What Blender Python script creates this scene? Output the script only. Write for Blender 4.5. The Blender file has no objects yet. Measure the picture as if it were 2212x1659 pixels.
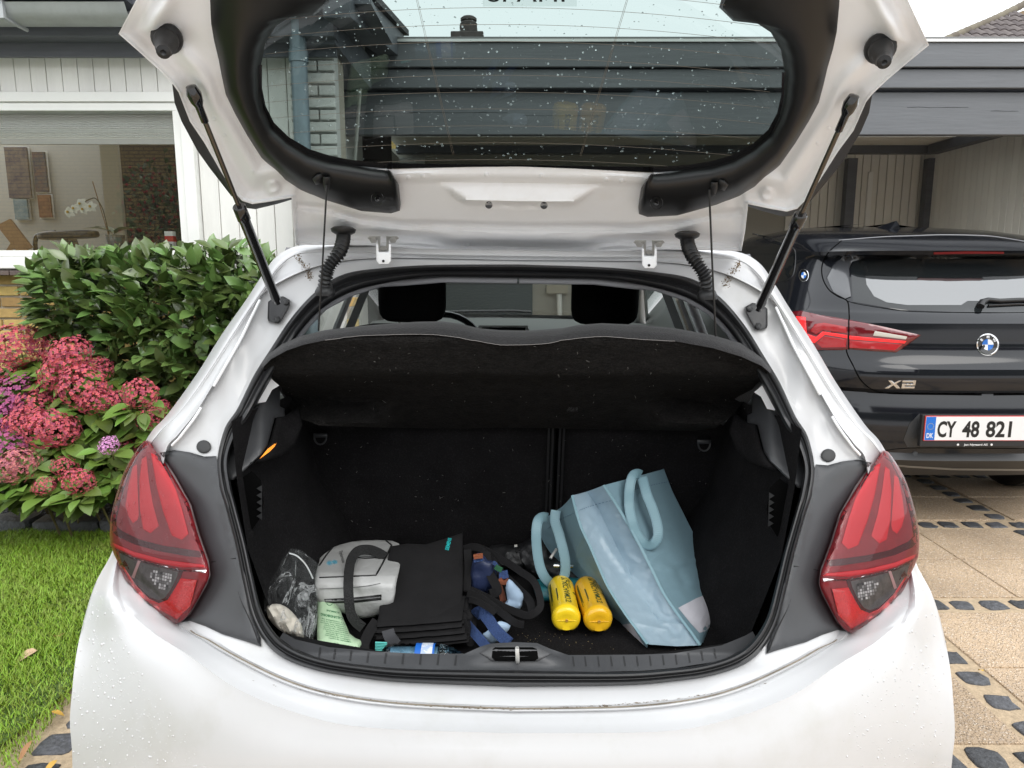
import bpy, math, random
from math import radians, sin, cos, tan, pi, atan2, hypot
from mathutils import Vector, Matrix, noise
from mathutils.bvhtree import BVHTree
from mathutils.geometry import delaunay_2d_cdt
R = random.Random(7)
SC = bpy.context.scene
COL = SC.collection
# ------------------------------------------------------------------ camera
F, CX, CY, PITCH, CAMZ = 1536.0, 1106.0, 829.5, radians(9.3), 1.32
CAM = Vector((0, 0, CAMZ))
cd = bpy.data.cameras.new('camera'); cam = bpy.data.objects.new('camera', cd); COL.objects.link(cam)
cd.sensor_width = 36; cd.lens = 36 * F / 2212; cd.clip_start = .05; cd.clip_end = 500
cam.location = CAM; cam.rotation_euler = (pi / 2 - PITCH, 0, 0)
SC.camera = cam
# ------------------------------------------------------------------ sky and sun
SUN_EL, SUN_ROT = radians(48), radians(150)
w = bpy.data.worlds.new('World'); SC.world = w; w.use_nodes = True
nt = w.node_tree; bg = nt.nodes['Background']
sky = nt.nodes.new('ShaderNodeTexSky'); sky.sky_type = 'NISHITA'; sky.sun_disc = False
sky.sun_elevation = SUN_EL; sky.sun_rotation = SUN_ROT; sky.dust_density = 4; sky.air_density = 1.5
hs = nt.nodes.new('ShaderNodeHueSaturation'); hs.inputs['Saturation'].default_value = .25
mx = nt.nodes.new('ShaderNodeMix'); mx.data_type = 'RGBA'; mx.inputs[0].default_value = .85
mx.inputs[7].default_value = (11.6, 12.0, 12.4, 1)
nt.links.new(sky.outputs[0], hs.inputs['Color']); nt.links.new(hs.outputs[0], mx.inputs[6])
nt.links.new(mx.outputs[2], bg.inputs[0]); bg.inputs[1].default_value = .15
sd = bpy.data.lights.new('sun', 'SUN'); sd.energy = .8; sd.angle = radians(35); sd.color = (1, .97, .92)
so = bpy.data.objects.new('sun', sd); COL.objects.link(so)
so.rotation_euler = (pi / 2 - SUN_EL, 0, pi - SUN_ROT)
vs = SC.view_settings; vs.view_transform = 'Standard'; vs.look = 'None'; vs.gamma = 1; vs.exposure = 0.40
try: vs.use_curve_mapping = False
except Exception: pass
SC.render.engine = 'CYCLES'
cy = SC.cycles; cy.use_denoising = True; cy.max_bounces = 8; cy.transparent_max_bounces = 16
cy.diffuse_bounces = 4; cy.glossy_bounces = 4; cy.transmission_bounces = 6; cy.caustics_reflective = False; cy.caustics_refractive = False

# ------------------------------------------------------------------ picture-to-place geometry
def ray(x, y):
    u = (x - CX) / F; v = (CY - y) / F
    return Vector((u, cos(PITCH) + v * sin(PITCH), -sin(PITCH) + v * cos(PITCH)))
def at(x, y, Y):
    d = ray(x, y); return CAM + d * (Y / d.y)
def atz(x, y, z):
    d = ray(x, y); return CAM + d * ((z - CAMZ) / d.z)
ROLL = .0140                       # the near car leans a little on the sloping drive
def unroll(x, y):
    a, b = x - CX, y - CY; return CX + a * cos(ROLL) + b * sin(ROLL), CY - a * sin(ROLL) + b * cos(ROLL)
_fwd = Vector((0, cos(PITCH), -sin(PITCH)))
MC = Matrix.Translation(CAM) @ Matrix.Rotation(ROLL, 4, _fwd) @ Matrix.Translation(-CAM)
XC = .010
def cray(x, y): return ray(*unroll(x, y))
def cat(x, y, Y): return at(*unroll(x, y), Y)
def catz(x, y, z): return atz(*unroll(x, y), z)
def cq(x, y, c, k=.36):
    d = cray(x, y); Y = c
    for _ in range(30):
        p = CAM + d * (Y / d.y); Y = .5 * Y + .5 * (c + k * (p.x - XC) ** 2)
    return CAM + d * (Y / d.y)
def proj(p):
    q = Vector(p) - CAM; f = q.dot(_fwd); up = Vector((0, sin(PITCH), cos(PITCH)))
    return CX + F * q.x / f, CY - F * q.dot(up) / f
def mir(p): return Vector((2 * XC - p[0], p[1], p[2]))

def cr(pts, n, closed=False):
    """Catmull-Rom through points, n samples per span"""
    P = [tuple(p) for p in pts]; m = len(P); out = []; D = len(P[0])
    rng = m if closed else m - 1
    for i in range(rng):
        if closed: a, b, c, d = P[i - 1], P[i], P[(i + 1) % m], P[(i + 2) % m]
        else: a, b, c, d = P[max(i - 1, 0)], P[i], P[i + 1], P[min(i + 2, m - 1)]
        for j in range(n):
            t = j / n
            out.append(tuple(.5 * (2 * b[k] + (c[k] - a[k]) * t + (2 * a[k] - 5 * b[k] + 4 * c[k] - d[k]) * t * t + (3 * b[k] - a[k] - 3 * c[k] + d[k]) * t ** 3) for k in range(D)))
    if not closed: out.append(P[-1])
    return out
def ramp(x, tab):
    """piecewise linear lookup"""
    if x <= tab[0][0]: return tab[0][1]
    for (a, va), (b, vb) in zip(tab, tab[1:]):
        if x <= b: return va + (vb - va) * (x - a) / (b - a)
    return tab[-1][1]
def sst(a, b, x):
    t = min(max((x - a) / (b - a), 0), 1); return t * t * (3 - 2 * t)
def inside(p, poly):
    x, y = p; r = False; j = len(poly) - 1
    for i in range(len(poly)):
        xi, yi = poly[i]; xj, yj = poly[j]
        if (yi > y) != (yj > y) and x < (xj - xi) * (y - yi) / (yj - yi) + xi: r = not r
        j = i
    return r
def pdist(p, poly, closed=True):
    x, y = p; best = 1e9; n = len(poly)
    for i in range(n if closed else n - 1):
        ax, ay = poly[i]; bx, by = poly[(i + 1) % n]; dx, dy = bx - ax, by - ay
        L = dx * dx + dy * dy; t = 0 if L == 0 else min(max(((x - ax) * dx + (y - ay) * dy) / L, 0), 1)
        best = min(best, hypot(x - ax - t * dx, y - ay - t * dy))
    return best

# ------------------------------------------------------------------ materials
MATS = {}
def mat(name, col, rough=.5, metal=0, var=0, vs_=8, bump=0, bs=200, coat=0, spec=.5, sheen=0, col2=None, c2s=3, c2t=(.45, .6), rnd=0, emis=None, stretch=None, bd=.01, trans=0, rvar=0):
    if name in MATS: return MATS[name]
    m = bpy.data.materials.new(name); m.use_nodes = True; n = m.node_tree.nodes; l = m.node_tree.links
    b = n['Principled BSDF']; MATS[name] = m
    col = tuple(col) + (1,) if len(col) == 3 else col
    b.inputs['Base Color'].default_value = col; b.inputs['Roughness'].default_value = rough; b.inputs['Metallic'].default_value = metal
    b.inputs['Coat Weight'].default_value = coat; b.inputs['Coat Roughness'].default_value = .04
    b.inputs['Specular IOR Level'].default_value = spec; b.inputs['Sheen Weight'].default_value = sheen
    b.inputs['Transmission Weight'].default_value = trans
    tc = n.new('ShaderNodeTexCoord'); vec = tc.outputs['Object']
    if stretch:
        mp = n.new('ShaderNodeMapping'); mp.inputs['Scale'].default_value = stretch; l.new(vec, mp.inputs[0]); vec = mp.outputs[0]
    out = None
    if col2 is not None:
        nz = n.new('ShaderNodeTexNoise'); nz.inputs['Scale'].default_value = c2s; nz.inputs['Detail'].default_value = 6; nz.inputs['Roughness'].default_value = .65
        l.new(vec, nz.inputs['Vector']); rp = n.new('ShaderNodeValToRGB')
        rp.color_ramp.elements[0].position = c2t[0]; rp.color_ramp.elements[1].position = c2t[1]
        rp.color_ramp.elements[0].color = col; rp.color_ramp.elements[1].color = tuple(col2) + (1,)
        l.new(nz.outputs[0], rp.inputs[0]); out = rp.outputs[0]
    if var or rnd:
        h = n.new('ShaderNodeHueSaturation'); h.inputs['Color'].default_value = col
        if out: l.new(out, h.inputs['Color'])
        src = None
        if var:
            nz = n.new('ShaderNodeTexNoise'); nz.inputs['Scale'].default_value = vs_; nz.inputs['Detail'].default_value = 8; nz.inputs['Roughness'].default_value = .7
            l.new(vec, nz.inputs['Vector']); mr = n.new('ShaderNodeMapRange'); mr.inputs[1].default_value = .25; mr.inputs[2].default_value = .75
            mr.inputs[3].default_value = 1 - var; mr.inputs[4].default_value = 1 + var; l.new(nz.outputs[0], mr.inputs[0]); src = mr.outputs[0]
            if rvar:
                m2 = n.new('ShaderNodeMapRange'); m2.inputs[1].default_value = .3; m2.inputs[2].default_value = .7
                m2.inputs[3].default_value = max(rough - rvar, .02); m2.inputs[4].default_value = rough + rvar; l.new(nz.outputs[0], m2.inputs[0]); l.new(m2.outputs[0], b.inputs['Roughness'])
        if rnd:
            oi = n.new('ShaderNodeObjectInfo'); ge = n.new('ShaderNodeNewGeometry'); ad = n.new('ShaderNodeMath'); ad.operation = 'ADD'
            l.new(oi.outputs['Random'], ad.inputs[0]); l.new(ge.outputs['Random Per Island'], ad.inputs[1])
            fr = n.new('ShaderNodeMath'); fr.operation = 'FRACT'; l.new(ad.outputs[0], fr.inputs[0])
            mr = n.new('ShaderNodeMapRange'); mr.inputs[3].default_value = 1 - rnd; mr.inputs[4].default_value = 1 + rnd; l.new(fr.outputs[0], mr.inputs[0])
            mh = n.new('ShaderNodeMapRange'); mh.inputs[3].default_value = .5 - rnd * .05; mh.inputs[4].default_value = .5 + rnd * .05; l.new(fr.outputs[0], mh.inputs[0]); l.new(mh.outputs[0], h.inputs['Hue'])
            if src:
                mu = n.new('ShaderNodeMath'); mu.operation = 'MULTIPLY'; l.new(src, mu.inputs[0]); l.new(mr.outputs[0], mu.inputs[1]); src = mu.outputs[0]
            else: src = mr.outputs[0]
        l.new(src, h.inputs['Value']); out = h.outputs[0]
    if out: l.new(out, b.inputs['Base Color'])
    if bump:
        nz = n.new('ShaderNodeTexNoise'); nz.inputs['Scale'].default_value = bs; nz.inputs['Detail'].default_value = 4
        l.new(vec, nz.inputs['Vector']); bp = n.new('ShaderNodeBump'); bp.inputs['Strength'].default_value = bump; bp.inputs['Distance'].default_value = bd
        l.new(nz.outputs[0], bp.inputs['Height']); l.new(bp.outputs[0], b.inputs['Normal'])
    if emis:
        b.inputs['Emission Color'].default_value = tuple(emis[:3]) + (1,); b.inputs['Emission Strength'].default_value = emis[3]
    return m
def sheet_glass(name, tint, gl=1.0, rough=.0, bump=0, bs=30, ior=1.5):
    """thin pane: tinted see-through plus mirror reflection"""
    if name in MATS: return MATS[name]
    m = bpy.data.materials.new(name); m.use_nodes = True; n = m.node_tree.nodes; l = m.node_tree.links; n.clear(); MATS[name] = m
    o = n.new('ShaderNodeOutputMaterial'); t = n.new('ShaderNodeBsdfTransparent'); t.inputs[0].default_value = tuple(tint) + (1,)
    g = n.new('ShaderNodeBsdfGlossy'); g.inputs['Roughness'].default_value = rough; g.inputs[0].default_value = (gl, gl, gl, 1)
    f = n.new('ShaderNodeFresnel'); f.inputs[0].default_value = ior; mx = n.new('ShaderNodeMixShader')
    l.new(f.outputs[0], mx.inputs[0]); l.new(t.outputs[0], mx.inputs[1]); l.new(g.outputs[0], mx.inputs[2]); l.new(mx.outputs[0], o.inputs[0])
    if bump:
        tc = n.new('ShaderNodeTexCoord'); nz = n.new('ShaderNodeTexNoise'); nz.inputs['Scale'].default_value = bs; nz.inputs['Detail'].default_value = 3; l.new(tc.outputs['Object'], nz.inputs[0])
        bp = n.new('ShaderNodeBump'); bp.inputs['Strength'].default_value = bump; bp.inputs['Distance'].default_value = .01
        l.new(nz.outputs[0], bp.inputs['Height']); l.new(bp.outputs[0], g.inputs['Normal']); l.new(bp.outputs[0], f.inputs['Normal'])
    return m

# ------------------------------------------------------------------ objects
ORG = {}
def root(name, label, cat, base, frame=None, group=None):
    o = bpy.data.objects.new(name, None); COL.objects.link(o); o.empty_display_size = .1
    base = Vector(base); o.matrix_world = (frame @ Matrix.Translation(base)) if frame else Matrix.Translation(base)
    o['label'] = label; o['category'] = cat
    if group: o['group'] = group
    ORG[o.name] = base; return o
def tag(o, label=None, cat=None, group=None, kind=None):
    if label: o['label'] = label
    if cat: o['category'] = cat
    if group: o['group'] = group
    if kind: o['kind'] = kind
    return o
class MB:
    def __init__(s): s.v = []; s.f = []; s.mi = []; s.cur = 0
    def add(s, vs, fs):
        o = len(s.v); s.v += [Vector(a) for a in vs]
        for f in fs: s.f.append(tuple(i + o for i in f)); s.mi.append(s.cur)
        return s
    def grid(s, rows, cu=False, cv=False):
        m = len(rows); n = len(rows[0]); fs = []
        for i in range(m if cu else m - 1):
            for j in range(n if cv else n - 1):
                a = i * n + j; b = i * n + (j + 1) % n; c = ((i + 1) % m) * n + (j + 1) % n; d = ((i + 1) % m) * n + j
                fs.append((a, b, c, d))
        return s.add([p for r in rows for p in r], fs)
    def box(s, c, h, rot=None):
        c = Vector(c); q = []
        for x, y, z in [(-1,-1,-1),(1,-1,-1),(1,1,-1),(-1,1,-1),(-1,-1,1),(1,-1,1),(1,1,1),(-1,1,1)]:
            p = Vector((x * h[0], y * h[1], z * h[2]))
            if rot: p = rot @ p
            q.append(c + p)
        return s.add(q, [(0,3,2,1),(4,5,6,7),(0,1,5,4),(1,2,6,5),(2,3,7,6),(3,0,4,7)])
    def bb(s, x0, x1, y0, y1, z0, z1): return s.box(((x0+x1)/2, (y0+y1)/2, (z0+z1)/2), (abs(x1-x0)/2, abs(y1-y0)/2, abs(z1-z0)/2))
    def tube(s, path, r, n=10, caps=True):
        P = [Vector(p) for p in path]; rows = []; up = None
        for i, p in enumerate(P):
            t = (P[min(i + 1, len(P) - 1)] - P[max(i - 1, 0)])
            t = t.normalized() if t.length > 1e-9 else Vector((0, 0, 1))
            if up is None: up = t.orthogonal().normalized()
            else:
                up = up - t * up.dot(t); up = up.normalized() if up.length > 1e-6 else t.orthogonal().normalized()
            b = t.cross(up); rr = r[i] if isinstance(r, (list, tuple)) else r
            rows.append([p + (up * cos(2 * pi * k / n) + b * sin(2 * pi * k / n)) * rr for k in range(n)])
        s.grid(rows, cv=True)
        if caps:
            s.add(rows[0], [tuple(range(n))]); s.add(rows[-1], [tuple(reversed(range(n)))])
        return s
    def ribbon(s, path, wid, thick=.0015):
        """path points, wid: list of half-width vectors; closed flat band with thickness"""
        P = [Vector(p) for p in path]; W = [Vector(x) for x in wid]; rows = []
        for i, p in enumerate(P):
            t = P[min(i + 1, len(P) - 1)] - P[max(i - 1, 0)]; n = t.cross(W[i]); n = n.normalized() * thick if n.length > 1e-12 else Vector((0, 0, thick))
            rows.append([p - W[i] - n, p + W[i] - n, p + W[i] + n, p - W[i] + n])
        s.grid(rows, cv=True); s.add(rows[0], [(0, 1, 2, 3)]); s.add(rows[-1], [(3, 2, 1, 0)]); return s
    def lathe(s, a, b, prof, n=24):
        """profile [(t along a->b in metres, radius)]"""
        a, b = Vector(a), Vector(b); t = (b - a).normalized(); u = t.orthogonal().normalized(); w_ = t.cross(u)
        rows = [[a + t * h + (u * cos(2 * pi * k / n) + w_ * sin(2 * pi * k / n)) * max(r, 1e-5) for k in range(n)] for h, r in prof]
        return s.grid(rows, cv=True)
    def mirrored(s):
        m = MB(); m.v = [mir(p) for p in s.v]; m.f = [tuple(reversed(f)) for f in s.f]; m.mi = list(s.mi); return m
    def merge(s, o):
        k = len(s.v); s.v += o.v; s.f += [tuple(i + k for i in f) for f in o.f]; s.mi += o.mi; return s
    def snap(s):
        for p in s.v:
            if abs(p.x - XC) < .013: p.x = XC
        return s
    def bvh(s): return BVHTree.FromPolygons(s.v, s.f)
    def build(s, name, m, parent=None, smooth=None, bevel=0, kind=None, org=None, world=False, weld=True, frame=None):
        o_ = Vector((0, 0, 0)) if org is None else Vector(org)
        if parent is not None: o_ = ORG[parent.name]
        me = bpy.data.meshes.new(name); me.from_pydata([p - o_ for p in s.v], [], s.f)
        for mm in (m if isinstance(m, (list, tuple)) else [m]): me.materials.append(mm)
        if isinstance(m, (list, tuple)) and len(m) > 1: me.polygons.foreach_set('material_index', s.mi)
        if weld:
            import bmesh
            b = bmesh.new(); b.from_mesh(me); bmesh.ops.remove_doubles(b, verts=b.verts, dist=1e-5)
            bmesh.ops.recalc_face_normals(b, faces=b.faces) if weld == 'recalc' else None
            b.to_mesh(me); b.free()
        if smooth is not None:
            me.polygons.foreach_set('use_smooth', [True] * len(me.polygons))
            if smooth < 180:
                try: me.set_sharp_from_angle(angle=radians(smooth))
                except Exception: pass
        me.update()
        o = bpy.data.objects.new(name, me); COL.objects.link(o)
        if parent is not None: o.parent = parent; ORG[o.name] = o_
        else:
            o.matrix_world = (frame @ Matrix.Translation(o_)) if frame else Matrix.Translation(o_); ORG[o.name] = o_
        if bevel:
            bv = o.modifiers.new('bevel', 'BEVEL'); bv.width = bevel; bv.segments = 2; bv.limit_method = 'ANGLE'; bv.angle_limit = radians(40)
        if kind: o['kind'] = kind
        return o
def clone(o, parent=None):
    c = o.copy(); COL.objects.link(c)
    if parent is not None: c.parent = parent
    ORG[c.name] = ORG.get(o.name, Vector((0, 0, 0))); return c
def patch(outline, fn, step=12, h=0, r=12, skirt=.0, rf=cray, spl=0, closed=True, relief=None, back=False):
    """a sheet with the given picture outline, draped on fn(x,y)->point, domed towards the camera by h over r px, with side walls `skirt` deep"""
    poly = cr(outline, spl, True) if spl else list(outline)
    e = []
    for i in range(len(poly)):
        a, b = poly[i], poly[(i + 1) % len(poly)]; L = hypot(b[0] - a[0], b[1] - a[1]); k = max(1, int(L / step + .5))
        for j in range(k): e.append((a[0] + (b[0] - a[0]) * j / k, a[1] + (b[1] - a[1]) * j / k))
    n = len(e); xs = [p[0] for p in e]; ys = [p[1] for p in e]; pts = list(e)
    y = min(ys) + step * .5; row = 0
    while y < max(ys):
        x = min(xs) + step * (.5 if row % 2 else 0)
        while x < max(xs):
            if inside((x, y), e) and pdist((x, y), e) > step * .45: pts.append((x, y))
            x += step
        y += step * .87; row += 1
    if h:
        # an extra ring close to the border keeps the rounded edge crisp
        for i in range(n):
            a, b = e[i - 1], e[(i + 1) % n]; tx, ty = b[0] - a[0], b[1] - a[1]; L = hypot(tx, ty) or 1
            for sgn in (1, -1):
                q = (e[i][0] - ty / L * r * .25 * sgn, e[i][1] + tx / L * r * .25 * sgn)
                if inside(q, e) and pdist(q, e) > r * .2: pts.append(q)
    V, E, Fc, ov, oe, of = delaunay_2d_cdt([Vector(p) for p in pts], [], [list(range(n))], 1, 1e-4)
    mb = MB(); P = []; D = []
    for q in V:
        p = fn(q.x, q.y); d = rf(q.x, q.y).normalized(); o = 0
        if h:
            t = min(pdist((q.x, q.y), e) / r, 1); o += h * math.sqrt(max(0, 1 - (1 - t) ** 2))
        if relief: o += relief(q.x, q.y)
        P.append(p - d * o); D.append(d)
    # orient
    fs = []
    for f in Fc:
        a, b, c = P[f[0]], P[f[1]], P[f[2]]
        fs.append(tuple(f) if (b - a).cross(c - a).dot(CAM - a) > 0 else tuple(reversed(f)))
    mb.add(P, fs)
    if skirt:
        ed = {}
        for f in fs:
            for i in range(len(f)):
                a, b = f[i], f[(i + 1) % len(f)]; ed[(a, b)] = 1
        bd = [(a, b) for (a, b) in ed if (b, a) not in ed]; o = len(P); idx = {}; nv = []
        for a, b in bd:
            for q in (a, b):
                if q not in idx: idx[q] = o + len(nv); nv.append(P[q] + D[q] * skirt)
        k = len(mb.v); mb.v += nv
        for a, b in bd: mb.f.append((b, a, idx[a], idx[b])); mb.mi.append(mb.cur)
        if back:
            mb.add([P[i] + D[i] * skirt for i in range(len(P))], [tuple(reversed(f)) for f in fs])
    return mb
def oncast(bv, off=0, fb=None, rf=cray):
    def fn(x, y):
        d = rf(x, y).normalized(); q = bv.ray_cast(CAM, d)
        if q[0] is None: return fb(x, y) if fb else None
        return q[0] - d * off
    return fn
def safecast(bv, off=0, rf=cray, Yd=1.5):
    def fb(x, y):
        d = rf(x, y); p = CAM + d * (Yd / d.y); q = bv.find_nearest(p)[0]; Y = q.y; p = CAM + d * (Y / d.y); return p - d.normalized() * off
    return oncast(bv, off, fb, rf)
def pxline(pts, fn, n=6): return [fn(x, y) for x, y in (cr(pts, n) if n else pts)]
def pxtube(pts, fn, r, n=6, k=8):
    return MB().tube(pxline(pts, fn, n), r, k)
def pxribbon(pts, Ys, wpx, n=6, thick=.0012, f=cat, closed=False):
    P = cr([(x, y, Y) for (x, y), Y in zip(pts, Ys)], n, closed); c = []; wd = []
    for i, (x, y, Y) in enumerate(P):
        a, b = P[max(i - 1, 0)], P[min(i + 1, len(P) - 1)]; tx, ty = b[0] - a[0], b[1] - a[1]; L = hypot(tx, ty) or 1
        p = f(x, y, Y); q = f(x - ty / L * wpx / 2, y + tx / L * wpx / 2, Y); c.append(p); wd.append(q - p)
    return MB().ribbon(c, wd, thick)
def textmesh(s, mirrorx=False, bold=0, extrude=0):
    c = bpy.data.curves.new('lettering', 'FONT'); c.body = s; c.size = 1; c.offset = bold; c.resolution_u = 3; c.extrude = extrude
    o = bpy.data.objects.new('lettering', c); COL.objects.link(o)
    bpy.context.view_layer.update()
    dg = bpy.context.evaluated_depsgraph_get(); me = bpy.data.meshes.new_from_object(o.evaluated_get(dg))
    vs = [v.co.copy() for v in me.vertices]; fs = [tuple(p.vertices) for p in me.polygons]
    bpy.data.objects.remove(o); bpy.data.curves.remove(c); bpy.data.meshes.remove(me)
    if mirrorx: vs = [Vector((-v.x, v.y, v.z)) for v in vs]; fs = [tuple(reversed(f)) for f in fs]
    return vs, fs
def pxtext(s, o, ex, ey, fn, bold=.0, width=None):
    """letters drawn from pixel o, ex = px vector of one em to the right, ey = one em up"""
    vs, fs = textmesh(s, bold=bold); mb = MB(); k = 1
    if width: k = width / (max(v.x for v in vs) * hypot(*ex))
    mb.add([fn(o[0] + ex[0] * v.x * k + ey[0] * v.y, o[1] + ex[1] * v.x * k + ey[1] * v.y) for v in vs], fs); return mb
def text3(s, o, ex, ey, bold=0, width=None):
    vs, fs = textmesh(s, bold=bold); o, ex, ey = Vector(o), Vector(ex), Vector(ey); k = 1
    if width: k = width / (max(v.x for v in vs) * ex.length)
    return MB().add([o + ex * v.x * k + ey * v.y for v in vs], fs)
def roundbox(c, h, r=.35, n=8, rot=None, puff=0, seed=0, nz=0, nsc=10):
    """soft box: half sizes h, corner softness r (0..1), puffed faces, slight wrinkles"""
    mb = MB(); c = Vector(c)
    def f(u, v, ax, sg):
        p = [0, 0, 0]; p[ax] = sg; p[(ax + 1) % 3] = u; p[(ax + 2) % 3] = v; p = Vector(p)
        e = 2 + 6 * (1 - r); L = (abs(p.x) ** e + abs(p.y) ** e + abs(p.z) ** e) ** (1 / e); q = p / L
        q = Vector((q.x * h[0], q.y * h[1], q.z * h[2]))
        q *= 1 + puff * (1 - u * u) * (1 - v * v)
        if nz: q += q.normalized() * nz * noise.fractal(q * nsc + Vector((seed, 0, 0)), 1, 2, 4)
        if rot: q = rot @ q
        return c + q
    for ax in range(3):
        for sg in (-1, 1):
            rows = [[f(-1 + 2 * i / n, -1 + 2 * j / n, ax, sg) for j in range(n + 1)] for i in range(n + 1)]
            if sg < 0: rows = [list(reversed(a)) for a in rows]
            mb.grid(rows)
    return mb
# ================================================================== materials
WHITE = mat('white_paint', (.545, .545, .55), rough=.36, coat=.35, var=.03, vs_=3, bump=.03, bs=260, bd=.001, col2=(.49, .487, .47), c2s=7, c2t=(.52, .80))
WHITELIFT = mat('white_paint_lifted', (.90, .905, .92), rough=.5, coat=.0, var=.03, vs_=4, bump=.03, bs=300, bd=.001, col2=(.83, .82, .81), c2s=9, c2t=(.55, .80))  # same car white, brightened to make up for dim light under the tailgate
WHITEDIRTY = mat('white_dirty_paint', (.68, .68, .65), rough=.45, col2=(.42, .38, .20), c2s=14, c2t=(.55, .72))
RUBBER = mat('black_rubber', (.012, .012, .013), rough=.42, var=.2, vs_=30, bump=.05, bs=300)
PLAST = mat('black_plastic', (.016, .016, .017), rough=.50, var=.15, vs_=60, bump=.25, bs=900, bd=.0008)
PLASTG = mat('charcoal_plastic', (.042, .043, .046), rough=.46, var=.18, vs_=9, bump=.12, bs=700, bd=.0008, rvar=.08)
FELT = mat('black_felt', (.0085, .0080, .0076), rough=.95, spec=.1, col2=(.024, .022, .021), c2s=230, c2t=(.42, .78), var=.5, vs_=40, bump=1, bs=140, bd=.006, stretch=(1, 1, 2))
FELTG = mat('charcoal_felt', (.030, .029, .030), rough=.95, spec=.2, var=.4, vs_=260, bump=.6, bs=300, bd=.003, sheen=.12)
CARPET = mat('black_carpet', (.0095, .0090, .0095), rough=.97, spec=.08, col2=(.022, .021, .022), c2s=230, c2t=(.5, .75), var=.35, vs_=9, bump=.5, bs=350, bd=.003)
STEEL = mat('steel', (.62, .61, .58), rough=.4, metal=.4, var=.15, vs_=30)
CHROME = mat('chrome', (.75, .75, .76), rough=.12, metal=1)
DARKGLOSS = mat('gloss_black', (.008, .008, .009), rough=.12, coat=.6)
GREYTRIM = mat('grey_trim', (.30, .30, .31), rough=.6)
RED1 = mat('red_lens_bright', (.50, .011, .020), rough=.4)
RED2 = mat('red_lens_mid', (.185, .005, .010), rough=.35, var=.25, vs_=40)
RED3 = mat('red_lens_dark', (.05, .003, .005), rough=.25)
REDREF = mat('red_reflector', (.55, .012, .015), rough=.25, bump=.8, bs=420, bd=.002, coat=.6, var=.4, vs_=300)
CLEARLAMP = mat('clear_lamp', (.075, .07, .068), rough=.2, var=.5, vs_=60)
LENS = sheet_glass('lens_cover', (.98, .95, .95), gl=.75, rough=.02, ior=1.27)
GATEGLASS = sheet_glass('tinted_glass', (.37, .43, .413), rough=.0)
CLEARGLASS = sheet_glass('clear_glass', (.86, .90, .88), rough=.0)
WSGLASS = sheet_glass('wet_windscreen', (.80, .86, .84), rough=.02, bump=.25, bs=40)
DROP = mat('water_drop', (.9, .95, .95), rough=.03, trans=1, spec=.6)

# ================================================================== near white hatchback
CB = cq(1117, 1500, 1.06); CBASE = Vector((XC, 3.0, 0))
car = root('parked_car', 'white hatchback seen from behind with its tailgate wide open', 'car', CBASE, MC)
cA = [1.51,1.51,1.50,1.49,1.45,1.42,1.375,1.345,1.30,1.275,1.24,1.215,1.20,1.175,1.155,1.135,1.12,1.11,1.10,1.10,1.10,1.10]
A_ = [(1117,571),(941,572),(839,578),(746,591),(683,629),(629,687),(581,759),(547,813),(513,882),(485,926),(469,995),(475,1053),(487,1092),(509,1177),(523,1246),(543,1331),(574,1389),(615,1423),(680,1447),(756,1461),(873,1474),(1117,1484)]
I_ = [(1117,601),(955,599),(873,605),(770,627),(702,662),(652,712),(610,775),(572,838),(540,895),(512,940),(494,990),(499,1045),(510,1092),(532,1177),(547,1246),(566,1320),(598,1372),(640,1403),(702,1424),(780,1436),(890,1445),(1117,1448)]
B_ = [(1117,562),(941,558),(839,557),(742,563),(655,585),(574,628),(546,672),(521,724),(490,778),(453,842),(419,896),(385,938),(357,978),(350,1100),(390,1260),(404,1352),(455,1385),(513,1419),(615,1468),(718,1499),(873,1520),(1117,1531)]
cB = [1.53,1.53,1.52,1.51,1.465,1.435,1.39,1.36,1.315,1.29,1.255,1.235,1.23,1.205,1.165,1.125,1.10,1.085,1.07,1.06,1.06,1.06]
C_ = [(1117,553),(941,550),(839,547),(742,545),(648,550),(603,580),(572,625),(537,675),(492,745),(440,825),(388,895),(345,937),(295,1012),(268,1130),(262,1192),(262,1290),(320,1358),(410,1417),(513,1488),(650,1543),(800,1572),(1117,1584)]
cC = [1.53,1.53,1.525,1.52,1.50,1.47,1.43,1.39,1.34,1.305,1.27,1.25,1.265,1.24,1.20,1.09,1.065,1.045,1.03,1.02,1.015,1.015]
D_ = [(1117,540),(941,538),(839,534),(740,528),(650,530),(600,552),(566,595),(530,650),(478,724),(425,808),(362,895),(322,940),(270,1040),(250,1130),(243,1190),(202,1270),(171,1382),(156.5,1485),(154,1600),(200,1760),(500,1800),(1117,1800)]
cD = [1.55,1.55,1.55,1.56,1.56,1.53,1.50,1.46,1.42,1.38,1.33,1.30,1.29,1.24,1.20,1.11,1.05,1.006,.985,.99,.995,1.0]
def ring(px, cs, n=5):
    return [(x, y, c) for x, y, c in cr([(p[0], p[1], c) for p, c in zip(px, cs)], n)]
rA, rB, rC, rD, rI = ring(A_, cA), ring(B_, cB), ring(C_, cC), ring(D_, cD), ring(I_, [c for c in cA])
N = len(rA)
body = MB(); rows = []
def cblend(P, Q, t, dc=0): return tuple(P[k] + (Q[k] - P[k]) * t + (dc if k == 2 else 0) for k in range(3))
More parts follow.
